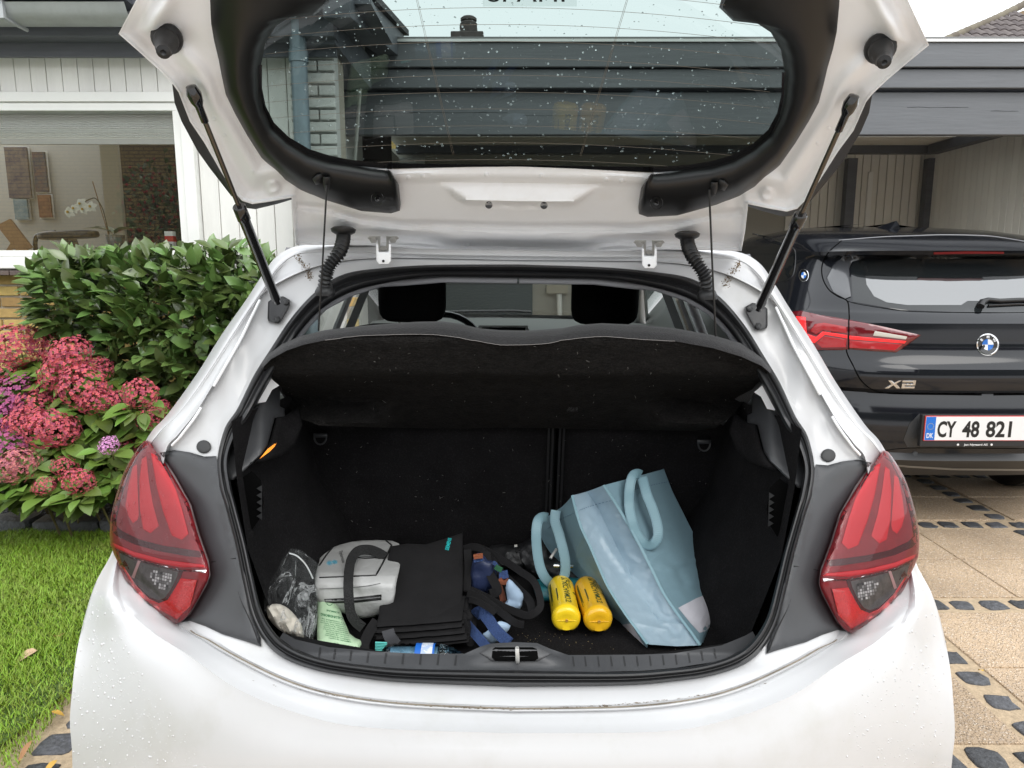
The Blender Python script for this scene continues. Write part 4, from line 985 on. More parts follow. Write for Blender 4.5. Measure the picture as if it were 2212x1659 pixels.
# window
wf = MB(); YF = 4.26
wf.bb(-7, wxr + .09, YF, 4.45, wz0 - .10, wz0 - .035); wf.bb(-7, wxr + .05, YF - .012, 4.45, wz0 - .03, wz0)
fr1 = [(-7, wxr + .09, YF, 4.45, wz0 - .105, wz0 - .038), (-7, wxr + .045, YF + .015, 4.45, wz0 - .036, wz0), (-7, wxr + .045, YF + .015, 4.45, wz1, wz1 + .045), (-7, wxr + .115, YF, 4.44, wz1 + .047, wz1 + .10), (wxr, wxr + .045, YF + .012, 4.45, wz0 + .001, wz1 - .001), (wxr + .047, wxr + .115, YF - .005, 4.44, wz0 - .037, wz1 + .046)]
win = MB().bb(*fr1[0]).build('window', HWF, house, bevel=.003)
for b_ in fr1[1:]: MB().bb(*b_).build('window_frame', HWF, win, bevel=.003)
MB().bb(-7, wxr, 4.335, 4.339, wz0, wz1).build('pane', sheet_glass('window_glass', (.97, .98, .97), gl=.9, ior=1.56), win)
bz = at(100, 312, 4.37).z
bl_ = MB(); rows = []
nn_ = 26
for i in range(nn_ + 1): rows.append([Vector((xx, 4.37 + (.006 if i % 2 else 0), bz + .03 + (wz1 + .02 - bz - .03) * i / nn_)) for xx in (-7, wxr - .005)])
bl_.grid(rows); bld = bl_.build('blind', mat('blind_fabric', (.93, .93, .89), rough=.8), win)
MB().bb(-7, wxr - .005, 4.36, 4.385, bz, bz + .03).build('blind_rail', HWF, win)
# the room behind the glass
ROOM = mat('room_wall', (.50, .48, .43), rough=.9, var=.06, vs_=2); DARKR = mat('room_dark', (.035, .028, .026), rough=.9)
rm = MB(); X0 = -9
xk = at(262, 400, 6.2).x
rm.bb(X0, xk + .3, 6.20, 6.25, .3, 2.7); rm.build('room_wall', ROOM, house)
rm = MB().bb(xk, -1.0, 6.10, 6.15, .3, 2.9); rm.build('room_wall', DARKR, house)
MB().bb(X0, -1.2, 4.51, 4.9, 2.45, 2.5).build('room_ceiling', ROOM, house)  # ceiling cut short so that skylight reaches the room
MB().bb(X0, wxr, 4.46, 4.75, wz0 - .05, wz0 - .02).build('window_board', HWF, house)
pillar = MB().bb(at(225, 400, 5.8).x, at(262, 400, 5.8).x, 5.78, 5.82, .3, 2.7).build('room_panel', mat('room_panel', (.50, .46, .36), rough=.8), house)
PC = [(.10, .06, .07), (.07, .05, .07), (.16, .24, .28), (.24, .08, .035)]
def canvas(quad, Y, col, col2, label):
    P = [at(x, y, Y) for x, y in quad]; xs = [p.x for p in P]; zs = [p.z for p in P]; c = Vector(((min(xs) + max(xs)) / 2, Y, min(zs)))
    m_ = mat('paint_' + label[:12].replace(' ', '_'), col, rough=.6, col2=col2, c2s=9, c2t=(.4, .6))
    rt_ = root('painting', label, 'painting', c); MB().bb(min(xs), max(xs), Y - .012, Y + .004, min(zs), max(zs)).build('canvas', m_, rt_)
    MB().bb(min(xs) - .006, max(xs) + .006, Y + .005, Y + .02, min(zs) - .006, max(zs) + .006).build('stretcher', HWF, rt_)
canvas([(10, 318), (70, 428)], 6.17, (.06, .045, .07), (.16, .12, .10), 'dark purple and green abstract painting high on the room wall')
canvas([(70, 328), (106, 415)], 6.17, (.12, .06, .05), (.04, .05, .07), 'narrow dark grey and red painting between two others')
canvas([(30, 430), (64, 474)], 6.17, (.25, .33, .35), (.10, .18, .22), 'small pale blue painting hanging lowest on the room wall')
canvas([(82, 421), (114, 470)], 6.17, (.25, .10, .04), (.12, .04, .02), 'rust orange painting on the room wall')
# orchid
og = at(250, 537, 4.60); orc = root('orchid', 'white moth orchid in a clear pot on the window board', 'plant', og)
MB().lathe(og, og + Vector((0, 0, 1)), [(0, .04), (.0, .045), (.085, .06), (.085, .055), (.01, .04)], 18).build('pot', mat('smoky_pot', (.10, .10, .09), rough=.15, coat=1), orc, smooth=50)
GRL = mat('orchid_green', (.09, .14, .035), rough=.4)
for ang, L in ((.4, .20), (2.6, .22), (-.3, .17), (3.5, .16)):
    q = leaflet(L, .032, .25, .55, 7); ro = Matrix.Rotation(ang - pi / 2, 3, 'Z') @ Matrix.Rotation(radians(38), 3, 'X'); q.v = [ro @ v + og + Vector((0, 0, .09)) for v in q.v]; q.build('leaf', GRL, orc, smooth=60)
st_ = cr([(243, 532, 4.6), (232, 490, 4.6), (222, 452, 4.6), (208, 430, 4.58), (195, 430, 4.56), (165, 445, 4.54)], 5); MB().tube([at(*q) for q in st_], .0035, 6).build('flower_stem', mat('stem_brown', (.09, .07, .03), rough=.6), orc, smooth=60)
MB().tube([at(243, 535, 4.61), at(200, 392, 4.61)], .003, 6).build('support_cane', mat('cane', (.22, .12, .05), rough=.7), orc)
WP = mat('orchid_white', (.80, .80, .72), rough=.5)
for (x, y, s_) in ((148, 458, .040), (160, 450, .034), (174, 440, .042), (180, 452, .036), (196, 446, .038)):
    c = at(x, y, 4.52); q = MB()
    for k in range(5):
        pe = leaflet(s_, s_ * .38, .15, .3, 4); a = 2 * pi * k / 5 + x; ro = Matrix.Rotation(radians(80), 3, 'X'); ro = Matrix.Rotation(a, 3, 'Y') @ ro; pe.v = [ro @ v + c for v in pe.v]; q.merge(pe)
    f_ = q.build('blossom', WP, orc, smooth=60); roundbox(c - Vector((0, .012, 0)), (.006, .008, .008), .9, 3).build('blossom_lip', mat('lip_yellow', (.7, .45, .08), rough=.6), f_)
# small things on the window board and table
b0 = at(362, 540, 4.62); bx_ = root('small_packet', 'white and red printed packet at the right corner of the window', 'packet', b0)
xa, xb = at(361, 540, 4.62).x, at(379, 540, 4.62).x; za, zb, zc, zd = [at(370, y, 4.62).z for y in (536, 522, 512, 509 - 2)]
MB().bb(xa, xb, 4.60, 4.64, za, zb).build('packet_base', mat('packet_white', (.7, .7, .68), rough=.5), bx_)
MB().bb(xa, xb, 4.60, 4.64, zb, at(370, 510, 4.62).z).build('packet_band', mat('packet_red', (.55, .02, .02), rough=.5), bx_)
MB().bb(xa, xb, 4.60, 4.64, at(370, 510, 4.62).z, at(370, 508 - 8, 4.62).z).build('packet_top', HWF, bx_)
for k in range(3): MB().bb(xa + .006 + k * .014, xa + .015 + k * .014, 4.597, 4.6, za + .008, za + .026).build('printed_mark', DARKGLOSS, bx_)
b0 = at(330, 540, 4.70); o = MB().bb(at(310, 540, 4.7).x, at(345, 540, 4.7).x, 4.66, 4.74, at(320, 537, 4.7).z, at(320, 526, 4.7).z).build('wooden_box', mat('box_wood', (.35, .20, .09), rough=.6), org=b0, bevel=.002); tag(o, 'low light wooden box beside the red and white packet', 'box')
ez = at(40, 538, 4.75); eo = root('wooden_stand', 'leaning wooden board with a strut at the left end of the window', 'wooden stand', ez); WD = mat('stand_wood', (.30, .16, .07), rough=.6, var=.2, vs_=20, stretch=(1, 1, .2))
MB().ribbon([at(9, 480, 4.75), at(56, 541, 4.75)], [Vector((.045, 0, .02))] * 2, .01).build('board', WD, eo)
MB().ribbon([at(40, 512, 4.76), at(22, 541, 4.76)], [Vector((.03, 0, .01))] * 2, .008).build('strut', WD, eo)
lm = at(80, 540, 5.0); lo = root('desk_lamp', 'black curved desk lamp head behind the orchid', 'lamp', lm)
MB().tube([at(*q) for q in cr([(77, 545, 5.0), (76, 520, 5.0), (84, 508, 5.0), (120, 502, 5.0)], 5)], .016, 10).build('arm', DARKGLOSS, lo, smooth=60)
roundbox(at(148, 508, 5.0), (.19, .08, .028), .5, 6, Matrix.Rotation(radians(-3), 3, 'Y')).build('lamp_head', mat('lamp_black', (.02, .02, .024), rough=.4), lo, smooth=60)
lt = at(150, 538, 4.95); q = MB().ribbon([at(135, 536, 4.95), at(128, 515, 5.0)], [Vector((-.10, 0, 0))] * 2, .004)
o = patch([(130, 515), (166, 516), (174, 537), (137, 537)], lambda x, y: at(x, y, 4.95), 20, skirt=.01, rf=ray).build('tablet', mat('tablet', (.03, .03, .035), rough=.2), org=lt); tag(o, 'dark tablet screen standing open under the black lamp', 'tablet')
# boards
zc0 = at43(100, 206).z
x = -3.3
while x < wxr + .12:
    MB().bb(x, x + .0865, 4.305, 4.33, wz1 + .103, ztop + .02).build('plank', HW, wall, bevel=.003); x += .0905
x = wxr + .12
while x < at(628, 200, 4.3).x:
    MB().bb(x, min(x + .103, at(628, 200, 4.3).x), 4.305, 4.33, .4, ztop + .02).build('plank', HW, wall, bevel=.004); x += .107
# white painted brick pier under the downpipe
xb0, xb1 = at(630, 250, 4.22).x, at(728, 250, 4.22).x; z = 1.55; k = 0
MB().bb(xb0 + .01, xb1 - .01, 4.24, 4.33, 0, ztop + .05).build('brick_pier', WB, wall)
while z < ztop + .02:
    xs_ = [xb0, xb0 + (.16 if k % 2 else .08), xb1]
    for a, b in zip(xs_, xs_[1:]): MB().bb(a + .004, b - .004, 4.20 + R.uniform(0, .006), 4.238, z + .005, z + .058).build('brick', WB, wall, bevel=.006)
    z += .0655; k += 1
# eaves: slate boards, gutter and downpipe
xr = at(727, 100, 4.2).x
MB().bb(-7, xr, 4.19, 4.215, at(0, 124, 4.2).z, at(0, 76, 4.2).z).build('fascia_board', SLATE, house, bevel=.003)
MB().bb(-7, xr + .02, 4.06, 4.18, at(0, 78, 4.06).z, at(0, 30, 4.06).z).build('fascia_board', SLATE, house, bevel=.003)
MB().bb(-7, xr + .25, 3.92, 4.6, at(0, 30, 4.06).z + .002, at(0, 30, 4.06).z + .03).build('soffit', SLATE, house)
gz0, gz1 = at(0, 43, 3.88).z, at(0, 6, 3.84).z
gu = []
for Y, z in ((4.02, gz1 + .03), (4.02, gz0 + .01), (3.97, gz0), (3.90, gz0 + .004), (3.86, gz0 + .03), (3.845, gz1 - .01), (3.835, gz1 + .004), (3.85, gz1 + .008)): gu.append([Vector((-7, Y, z)), Vector((-1.95, Y, z))])
gt = MB().grid(gu).build('gutter', ZINC, house, smooth=30)
MB().bb(-7, -1.95, 3.80, 4.2, gz1 + .02, gz1 + .06).build('roof_edge', SLATE, house)
for px_ in (8, 355, 180 - 350):
    X = at(px_, 20, 3.85).x
    MB().bb(X - .012, X + .012, 3.825, 3.845, gz1 - .075, gz1 + .012).build('gutter_bracket', ZINC, gt)
    MB().tube([Vector((X, 3.84, gz1 - .07)), Vector((X + .0, 3.95, gz0 - .006)), Vector((X, 4.02, gz0 - .006))], .010, 5).build('gutter_bracket', ZINC, gt)
p0_ = at(655, 345, 4.10); 
MB().lathe(Vector((p0_.x, 4.10, 0)), Vector((p0_.x, 4.10, 2)), [(.0, .045), (2.42, .045), (2.42, .052), (2.48, .052), (2.485, .045), (2.75, .045)], 20).build('downpipe', mat('pipe_blue_grey', (.20, .25, .28), rough=.4, metal=.3, var=.2, vs_=10), house, smooth=50)
vz = at(800, 42, 4.6).z
vb = MB(); 
vb.box((-.88, 4.75, 2.80), (.07, .95, .09), Matrix.Rotation(.16, 3, 'X')); vb.build('verge_board', SLATE, house, bevel=.004)
MB().box((-2.5, 4.8, 2.92), (1.72, .95, .02), Matrix.Rotation(.16, 3, 'X')).build('roof', mat('roof_felt', (.05, .05, .052), rough=.8), house)
MB().box((-1.05, 4.62, 2.62), (.09, .5, .10)).build('rafter_end', SLATE, house, bevel=.004)
MB().tube([at(786, 84, 5.28), at(766, 352, 5.28) , Vector((at(766, 352, 5.28).x, 5.28, 0))], .013, 8).build('conduit_pipe', mat('conduit', (.42, .42, .38), rough=.5), house, smooth=60)

# ================================================================== carport
YC = 5.4
def zc(y, Y=YC): return at(1800, y, Y).z
x0c, x1c = at(735, 150, YC).x, 6.6
cp = root('carport', 'grey timber carport with white lined walls behind both cars', 'carport', (2.5, YC, 0))
MB().bb(x0c + .04, x1c, YC - .05, YC + .12, zc(95) + .002, zc(87)).build('roof_edge_trim', mat('alu_trim', (.62, .62, .60), rough=.35, metal=.4), cp)
MB().bb(x0c + .04, x1c, YC - .05, YC + .01, zc(88), zc(84)).build('roof_edge_trim', mat('alu_grey', (.20, .20, .2), rough=.4), cp)
MB().bb(x0c + .02, x1c, YC - .035, YC, zc(147), zc(95)).build('fascia_board', BEAMG, cp, bevel=.004)
MB().bb(x0c, x1c, YC - .005, YC + .04, zc(190), zc(150)).build('fascia_board', BEAMG, cp, bevel=.004)
MB().bb(x0c, x1c, YC + .05, YC + .13, zc(291, YC + .05), zc(199, YC + .05)).build('front_beam', BEAMG, cp, bevel=.006)
MB().bb(x0c, x1c, YC + .125, YC + .139, zc(290, YC + .13), zc(88)).build('backing_board', SLATE, cp)  # board added to block bright sky between the fascia boards
# cracks along the big beam
ck = MB()
for (xa, xb, y) in ((880, 1100, 243), (1130, 1300, 250), (1960, 2100, 232), (2140, 2212, 240), (760, 900, 244)):
    pts = [(x, y + 2 * noise.noise(Vector((x * .03, y, 0)))) for x in range(xa, xb, 12)]
    ck.ribbon([at(x, yy, YC + .049) for x, yy in pts], [Vector((0, 0, .0022 * (.3 + abs(noise.noise(Vector((x * .05, 1, 0)))))))  for x, yy in pts], .0006)
ck.build('wood_crack', mat('crack', (.012, .012, .014), rough=.9), cp)
CEIL = mat('carport_ceiling', (.65, .63, .58), rough=.8)
MB().bb(x0c, x1c, 7.35, 8.25, 2.60, 2.63).build('ceiling', CEIL, cp)
MB().bb(x0c, x1c, YC + .14, 7.34, 2.60, 2.604).build('added_light_sheet', sheet_glass('light_sheet', (.72, .72, .68)), cp)  # unseen translucent panel added to let daylight into the carport
MB().bb(x0c, x1c, 7.35, 8.3, zc(96), zc(96) + .03).build('roof', mat('carport_roof', (.06, .06, .062), rough=.8), cp)
PW = mat('carport_boards', (.80, .78, .72), rough=.6, rnd=.04, var=.05, vs_=4, stretch=(1, 1, .2))
YBK = 8.05; XS = at(1995, 420, YBK).x
MB().bb(x0c - .1, XS, YBK + .02, YBK + .1, 0, 2.6).build('back_wall', mat('back_wall_paint', (.40, .38, .33), rough=.7), cp)
MB().bb(XS, XS + .1, YC + .2, YBK, 0, 2.6).build('side_wall_back', MORT, cp)
k = 0; y = YC + .2
while y < YBK:
    MB().bb(XS - .022, XS - .001, y, y + .088, 0, 2.598).build('plank', PW, cp, bevel=.006); y += .095
x = at(1700, 420, YBK).x
while x < XS - .03:
    MB().bb(x, min(x + .084, XS - .026), YBK - .004, YBK + .018, 0, 2.59).build('plank', PW, cp, bevel=.005); x += .09
MB().bb(at(1872, 400, YBK).x, at(1882, 400, YBK).x, YBK - .03, YBK - .006, 0, 2.35).build('corner_strip', HWF, cp)
for px_ in (1835, 2006):
    X = at(px_, 400, YBK - .15).x; MB().bb(X - .05, X + .05, YBK - .2, YBK - .1, 0, 2.47).build('post', SLATE, cp, bevel=.004)
MB().bb(x0c, XS, YBK - .2, YBK - .1, at(1800, 331, YBK - .2).z, at(1800, 306, YBK - .2).z).build('back_beam', SLATE, cp, bevel=.004)
a, b = at(2006, 314, YBK - .3), at(2212, 288, YC + .4)
MB().bb(XS - .14, XS - .03, YC + .14, YBK - .25, 2.50, 2.596).build('side_beam', SLATE, cp, bevel=.004)
# things beyond the windscreen
dx0, dx1 = at(925, 640, YBK).x, at(1150, 640, YBK).x
gd = MB().bb(dx0, dx1, YBK - .03, YBK + .015, 0, 2.1).build('door', mat('door_slate', (.055, .07, .075), rough=.5), cp)
MB().bb(dx0, dx1, YBK - .04, YBK - .031, 1.13, 1.17).build('door_rail', mat('door_dark', (.02, .024, .027), rough=.5), gd)
MB().bb(dx0 - .9, dx0 - .01, YBK - .02, YBK + .018, 0, 2.5).build('stone_panel', WB, cp)
MB().tube([at(1208, 635, YBK - .06), at(1209, 672, YBK - .06), Vector((at(1209, 672, YBK - .06).x, YBK - .06, 0))], .03, 8).build('wall_pipe', HWF, cp)
MB().bb(at(1180, 620, YBK).x, at(1225, 620, YBK).x, YBK - .10, YBK + .018, at(1200, 633, YBK).z, at(1200, 616, YBK).z).build('wall_box', mat('box_beige', (.42, .38, .30), rough=.6), cp)

# ================================================================== roofs beyond
TILE = mat('roof_tile', (.095, .078, .075), rough=.8, rnd=.25, var=.3, vs_=6)
nh = root('neighbour_house', 'dark pantile roof rising beyond the carport at the upper right', 'house', (14, 18, 0))
O_ = at(2010, 96, 15.0); RT = Vector((1, .12, 0)).normalized(); UP = Vector((-.05, .80, .58)).normalized()
tile = MB(); rows = []
for j in range(2):
    rows.append([Vector((0, 0, 0)) + RT * (.20 * i / 6) + UP * (.34 * j) + RT.cross(UP) * (.035 * sin(pi * i / 6 * 1.0) + .022 * (1 - j)) for i in range(7)])
tile.grid(rows); tile.grid([rows[0], [p - RT.cross(UP) * .03 for p in rows[0]]])
OUT = [(2036,88),(2090,62),(2140,42),(2212,6),(2290,-30),(2290,130),(2000,130)]
first = None
rl = []
for j in range(-3, 10):
    for i in range(-2, 16):
        p = O_ + RT * (.205 * i) + UP * (.32 * j)
        if not inside(proj(p + RT * .1 + UP * .2), OUT): continue
        if first is None:
            q = MB(); q.v = [v + p for v in tile.v]; q.f = tile.f; q.mi = tile.mi; first = q.build('roof_tile', TILE, nh, smooth=60); fp = p
        else:
            c = clone(first, nh); c.location = first.location + (p - fp)
edge_ = [at(x, y, 15.0) for x, y in ((2030, 92), (2060, 78), (2110, 57), (2160, 34), (2215, 6))]
ed2 = []
for p in edge_: ed2.append(p)
MB().tube([O_ + RT * t * 2.6 + UP * t * 1.8 * 0 + Vector((0, 0, 0)) for t in (0, 1)], .01, 4)
# ridge tiles along the sloping verge
pl = []
for x, y in cr([(2030, 92), (2090, 66), (2150, 40), (2214, 8), (2260, -16)], 5):
    d = ray(x, y); nrm_ = RT.cross(UP); t = (O_ - CAM).dot(nrm_) / d.dot(nrm_); pl.append(CAM + d * t)
for a, b in zip(pl, pl[1:]): MB().lathe(a, b, [(0, .07), ((b - a).length * 1.04, .085)], 10).build('ridge_tile', mat('ridge_tile', (.13, .11, .08), rough=.9, rnd=.2), nh, smooth=60)
wv = O_ + UP * -1.3
MB().grid([[pl[0] + UP * -1.2 + RT * 0, pl[0] + RT * 4.5 + UP * -1.2], [pl[0] - nrm_ * .02, pl[-1] - nrm_ * .02 + RT * .5]]).build('roof_deck', DIRT, nh)
MB().bb(pl[0].x + .6, pl[0].x + 5, 16.5, 20, 0, 4.2).build('wall', YB, nh)
fh = root('far_house', 'distant dark chimney stack rising above the carport edge', 'house', (-.9, 14, 0))
def qx(x): return at(x, 70, 14).x
def qz(y): return at(1010, y, 14).z
CHM = mat('chimney_brick', (.075, .065, .06), rough=.9, var=.35, vs_=12, rnd=.1)
chm = MB().bb(qx(994), qx(1031), 13.85, 14.15, 4.0, qz(58)).build('chimney', CHM, fh, bevel=.02)
MB().bb(qx(975), qx(1045), 13.8, 14.2, 4.0, qz(74)).build('chimney_base', CHM, chm, bevel=.02)
c_ = Vector(((qx(994) + qx(1031)) / 2, 14, qz(58))); MB().lathe(c_, c_ + Vector((0, 0, 1)), [(0, .15), (.05, .16), (.09, .12), (.10, .15), (.14, .15), (.17, .11), (.175, 0)], 16).build('chimney_pot', CHM, chm, smooth=40)
MB().grid([[Vector((-4, 12, 3.6)), Vector((3, 12, 3.6))], [Vector((-4, 14.2, 5.3)), Vector((3, 14.2, 5.3))], [Vector((-4, 16, 3.6)), Vector((3, 16, 3.6))]]).build('roof', TILE, fh)
MB().bb(-3.8, 2.8, 12.3, 15.7, 0, 3.7).build('wall', YB, fh)
# the yellow brick house across the drive, seen in the window reflection
oh = root('opposite_house', 'yellow brick house across the drive, mirrored in the large window', 'house', (-10, -9, 0))
MB().bb(-17, -7.3, -9.6, -9, 0, 4.5).build('wall', m_brickwall(), oh)
MB().bb(-7.35, -2.6, -9.6, -9.3, 0, 3.45).build('wall', mat('opp_dark', (.03, .028, .03), rough=.8), oh)
MB().bb(-7.4, -3.0, -9.5, -8.6, 3.4, 3.75).build('awning', mat('awning', (.35, .35, .38), rough=.5), oh)
MB().box((-10, -9.7, 4.85), (7.5, 1.0, .06), Matrix.Rotation(-.35, 3, 'X')).build('roof', TILE, oh)

oh2 = root('opposite_house', 'grey rendered bungalow added unseen behind the viewer to shape reflections in the car paint', 'house', (8, -15, 0))  # unseen house added for its effect on reflections and bounce light
MB().bb(.5, 18, -16, -15, 0, 3.2).build('wall', mat('opp_render', (.55, .53, .50), rough=.9), oh2)
MB().box((9, -14.6, 4.3), (9.6, 2.2, .08), Matrix.Rotation(.62, 3, 'X')).build('roof', TILE, oh2)
oh3 = root('added_hedge', 'dark hedge added unseen behind the viewer to darken the car reflections', 'hedge', (2, -11, 0))  # unseen hedge added to darken the horizon in reflections
roundbox((6, -11, 1.0), (10, .5, 1.1), .2, 30, nz=.3, nsc=3).build('foliage', mat('added_hedge_green', (.03, .045, .018), rough=.8, var=.6, vs_=8, bump=1, bs=12, bd=.1), oh3, kind='stuff', smooth=60)
# ================================================================== dark car under the carport
BX = 2.36
def wr(x, y): return ray(x, y)
BPAINT = mat('black_car_paint', (.009, .010, .013), rough=.10, bump=.015, bs=300, bd=.001)
BPL = mat('dark_bumper_plastic', (.040, .041, .043), rough=.5, bump=.1, bs=500, bd=.001)
BGL = mat('dark_window', (.010, .012, .013), rough=.03, spec=.7)
bm = root('parked_car', 'dark metallic compact car parked in the carport, its rear half in view', 'car', (BX, 5.6, 0))
yrt = [(.24, 3.62), (.29, 3.55), (.34, 3.47), (.37, 3.43), (.40, 3.46), (.50, 3.44), (.60, 3.445), (.66, 3.46), (.70, 3.475), (.725, 3.43), (.78, 3.415), (.83, 3.42), (.87, 3.455), (.93, 3.475), (1.0, 3.47), (1.05, 3.47), (1.09, 3.515), (1.11, 3.545), (1.18, 3.61), (1.25, 3.68), (1.33, 3.75), (1.37, 3.775), (1.385, 3.68), (1.405, 3.665), (1.43, 3.74), (1.46, 3.84), (1.50, 4.02), (1.54, 4.28), (1.575, 4.65), (1.60, 5.05)]
wt_ = [(.24, .84), (.30, .88), (.40, .90), (.5, .905), (.8, .912), (.95, .905), (1.04, .885), (1.09, .85), (1.25, .765), (1.36, .70), (1.41, .70), (1.46, .685), (1.50, .66), (1.54, .60), (1.575, .46), (1.60, .08)]
yft = [(.24, 7.6), (.5, 7.8), (.7, 7.8), (.9, 7.65), (1.0, 7.2), (1.05, 6.8), (1.09, 6.5), (1.25, 6.1), (1.38, 5.85), (1.46, 6.0), (1.54, 5.9), (1.60, 5.4)]
def bcont(z):
    yr, w_, yf = ramp(z, yrt), ramp(z, wt_), ramp(z, yft); L = []
    cd_ = .62 if z < 1.08 else .55; n = 20
    for i in range(n + 1):
        a = pi / 2 * i / n; e = .62
        L.append((w_ * sin(a) ** e, yr + cd_ * (1 - cos(a) ** .72) * (w_ / .9)))
    yy = L[-1][1]
    for i in range(1, 9): L.append((w_, yy + (yf - .7 - yy) * i / 8))
    for i in range(1, 9):
        a = pi / 2 * i / 8; L.append((w_ * max(cos(a), 0) ** .6, yf - .7 + .7 * sin(a)))
    return L
zl = [.24,.26,.29,.315,.34,.355,.37,.385,.40,.43,.50,.55,.60,.63,.66,.68,.70,.7125,.725,.74,.78,.81,.83,.85,.87,.90,.93,.965,1.0,1.025,1.05,1.07,1.09,1.10,1.11,1.14,1.18,1.21,1.25,1.29,1.33,1.355,1.37,1.378,1.385,1.395,1.405,1.418,1.43,1.445,1.46,1.48,1.50,1.52,1.54,1.558,1.575,1.587,1.595,1.60]
def bgrid(zs_, f=None):
    a = [[Vector((BX - x, y, z)) for x, y in bcont(z)] for z in zs_]; b = [[Vector((BX + x, y, z)) for x, y in bcont(z)] for z in zs_]
    return MB().grid(a).grid([list(reversed(r)) for r in b])
allb = bgrid(zl); zb = [z for z in zl if z <= .40]; zu = [z for z in zl if z >= .40]
bgrid(zu).build('body', BPAINT, bm, smooth=35)
bgrid(zb).build('bumper', BPL, bm, smooth=35)
BB = allb.bvh()
def onB(o_): return safecast(BB, o_, ray, 3.8)
def bp(outl, off, name, m, h=0, r=6, skirt=.003, step=9, parent=None, spl=0, mirror=False, **k):
    q = patch(outl, onB(off), step, h=h, r=r, skirt=skirt, rf=ray, spl=spl, **k)
    o = q.build(name, m, parent or bm, smooth=50)
    if mirror:
        q2 = MB(); q2.v = [Vector((2 * BX - v.x, v.y, v.z)) for v in q.v]; q2.f = [tuple(reversed(f)) for f in q.f]; q2.mi = list(q.mi); q2.build(name, m, parent or bm, smooth=50)
    return o
BGL2 = mat('sky_mirror_glass', (.012, .014, .015), rough=.03); BGL2.node_tree.nodes['Principled BSDF'].inputs['IOR'].default_value = 3.0
rw = bp([(1838,578),(1845,566),(1862,562),(1887,560),(1950,557),(2020,556),(2150,558),(2290,560),(2420,566),(2432,585),(2428,650),(2330,668),(2212,675),(2062,674),(1945,670),(1842,652)], .002, 'rear_window', BGL, h=.002, r=8)
bp([(1866,575),(1880,568),(1950,560),(2050,559),(2212,560),(2400,570),(2415,600),(2390,645),(2340,652),(2212,650),(2090,650),(2076,659),(1960,659),(1915,653),(1888,640),(1872,615)], .0055, 'glass_field', BGL2, parent=rw, step=12, skirt=.0005)
bp([(1785,600),(1800,572),(1822,553),(1880,553),(1840,566),(1834,580),(1838,640),(1826,645),(1800,632)], .006, 'spoiler_fin', mat('grey_gloss', (.055, .057, .062), rough=.22, coat=1), h=.006, r=8, mirror=True)
bp([(2017,545),(2090,543),(2169,544),(2169,548.5),(2090,548.5),(2017,549.5)], .006, 'high_brake_light', mat('dull_red', (.20, .012, .012), rough=.3), step=12)
GAP = mat('shut_line', (.002, .002, .002), rough=.9, spec=.05)
def bline(pts, name, m, r, off=0, n=5, mirror=True):
    P = [onB(off)(x, y) for x, y in cr(pts, n)]; q = MB().tube(P, r, 5); o = q.build(name, m, bm, smooth=60)
    if mirror:
        P = [Vector((2 * BX - p.x, p.y, p.z)) for p in P]; MB().tube(P, r, 5).build(name, m, bm, smooth=60)
bline([(1818,520),(1790,545),(1776,572),(1777,600),(1790,625),(1810,640),(1830,650),(1834,675),(1834,709),(1830,735),(1829,760),(1843,790),(1859,820),(1883,841),(1914,849),(1960,851),(2037,852),(2120,853)], 'shut_line', GAP, .0035)
bline([(1812,519),(1860,515),(1916,511),(1975,509),(2033,507),(2100,508),(2150,511),(2212,521)], 'roof_seam', mat('seam_grey', (.25, .25, .26), rough=.4), .0022, mirror=False)
bline([(1832,651),(1860,658),(1945,671),(2003,674),(2062,675),(2140,676)], 'window_joint', GAP, .002)
TL = [(1709,673),(1729,671),(1770,680),(1832,690),(1910,706),(1990,724),(1962,744),(1936,761),(1880,758),(1833,754),(1818,756),(1763,756),(1746,738),(1716,692)]
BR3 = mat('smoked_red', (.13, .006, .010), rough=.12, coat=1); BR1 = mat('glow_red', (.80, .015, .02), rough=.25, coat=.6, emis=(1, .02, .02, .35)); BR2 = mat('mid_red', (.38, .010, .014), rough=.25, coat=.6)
tl = bp(TL, .004, 'tail_lamp', BR3, h=.008, r=14, skirt=.01, mirror=True)
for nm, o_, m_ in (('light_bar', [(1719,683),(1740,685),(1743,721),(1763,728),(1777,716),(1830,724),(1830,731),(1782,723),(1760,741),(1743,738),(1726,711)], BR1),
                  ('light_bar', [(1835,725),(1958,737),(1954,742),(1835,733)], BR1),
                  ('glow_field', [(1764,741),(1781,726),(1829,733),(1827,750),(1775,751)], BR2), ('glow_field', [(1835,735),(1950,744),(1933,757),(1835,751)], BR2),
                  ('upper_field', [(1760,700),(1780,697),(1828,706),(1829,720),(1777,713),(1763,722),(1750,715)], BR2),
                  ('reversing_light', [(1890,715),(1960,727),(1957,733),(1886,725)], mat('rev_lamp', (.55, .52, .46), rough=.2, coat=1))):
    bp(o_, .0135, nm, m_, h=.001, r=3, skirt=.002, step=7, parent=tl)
bp([(1832,690),(1835,690),(1835,754),(1832,754)], .013, 'shut_line', GAP, parent=tl, step=8, skirt=.001)
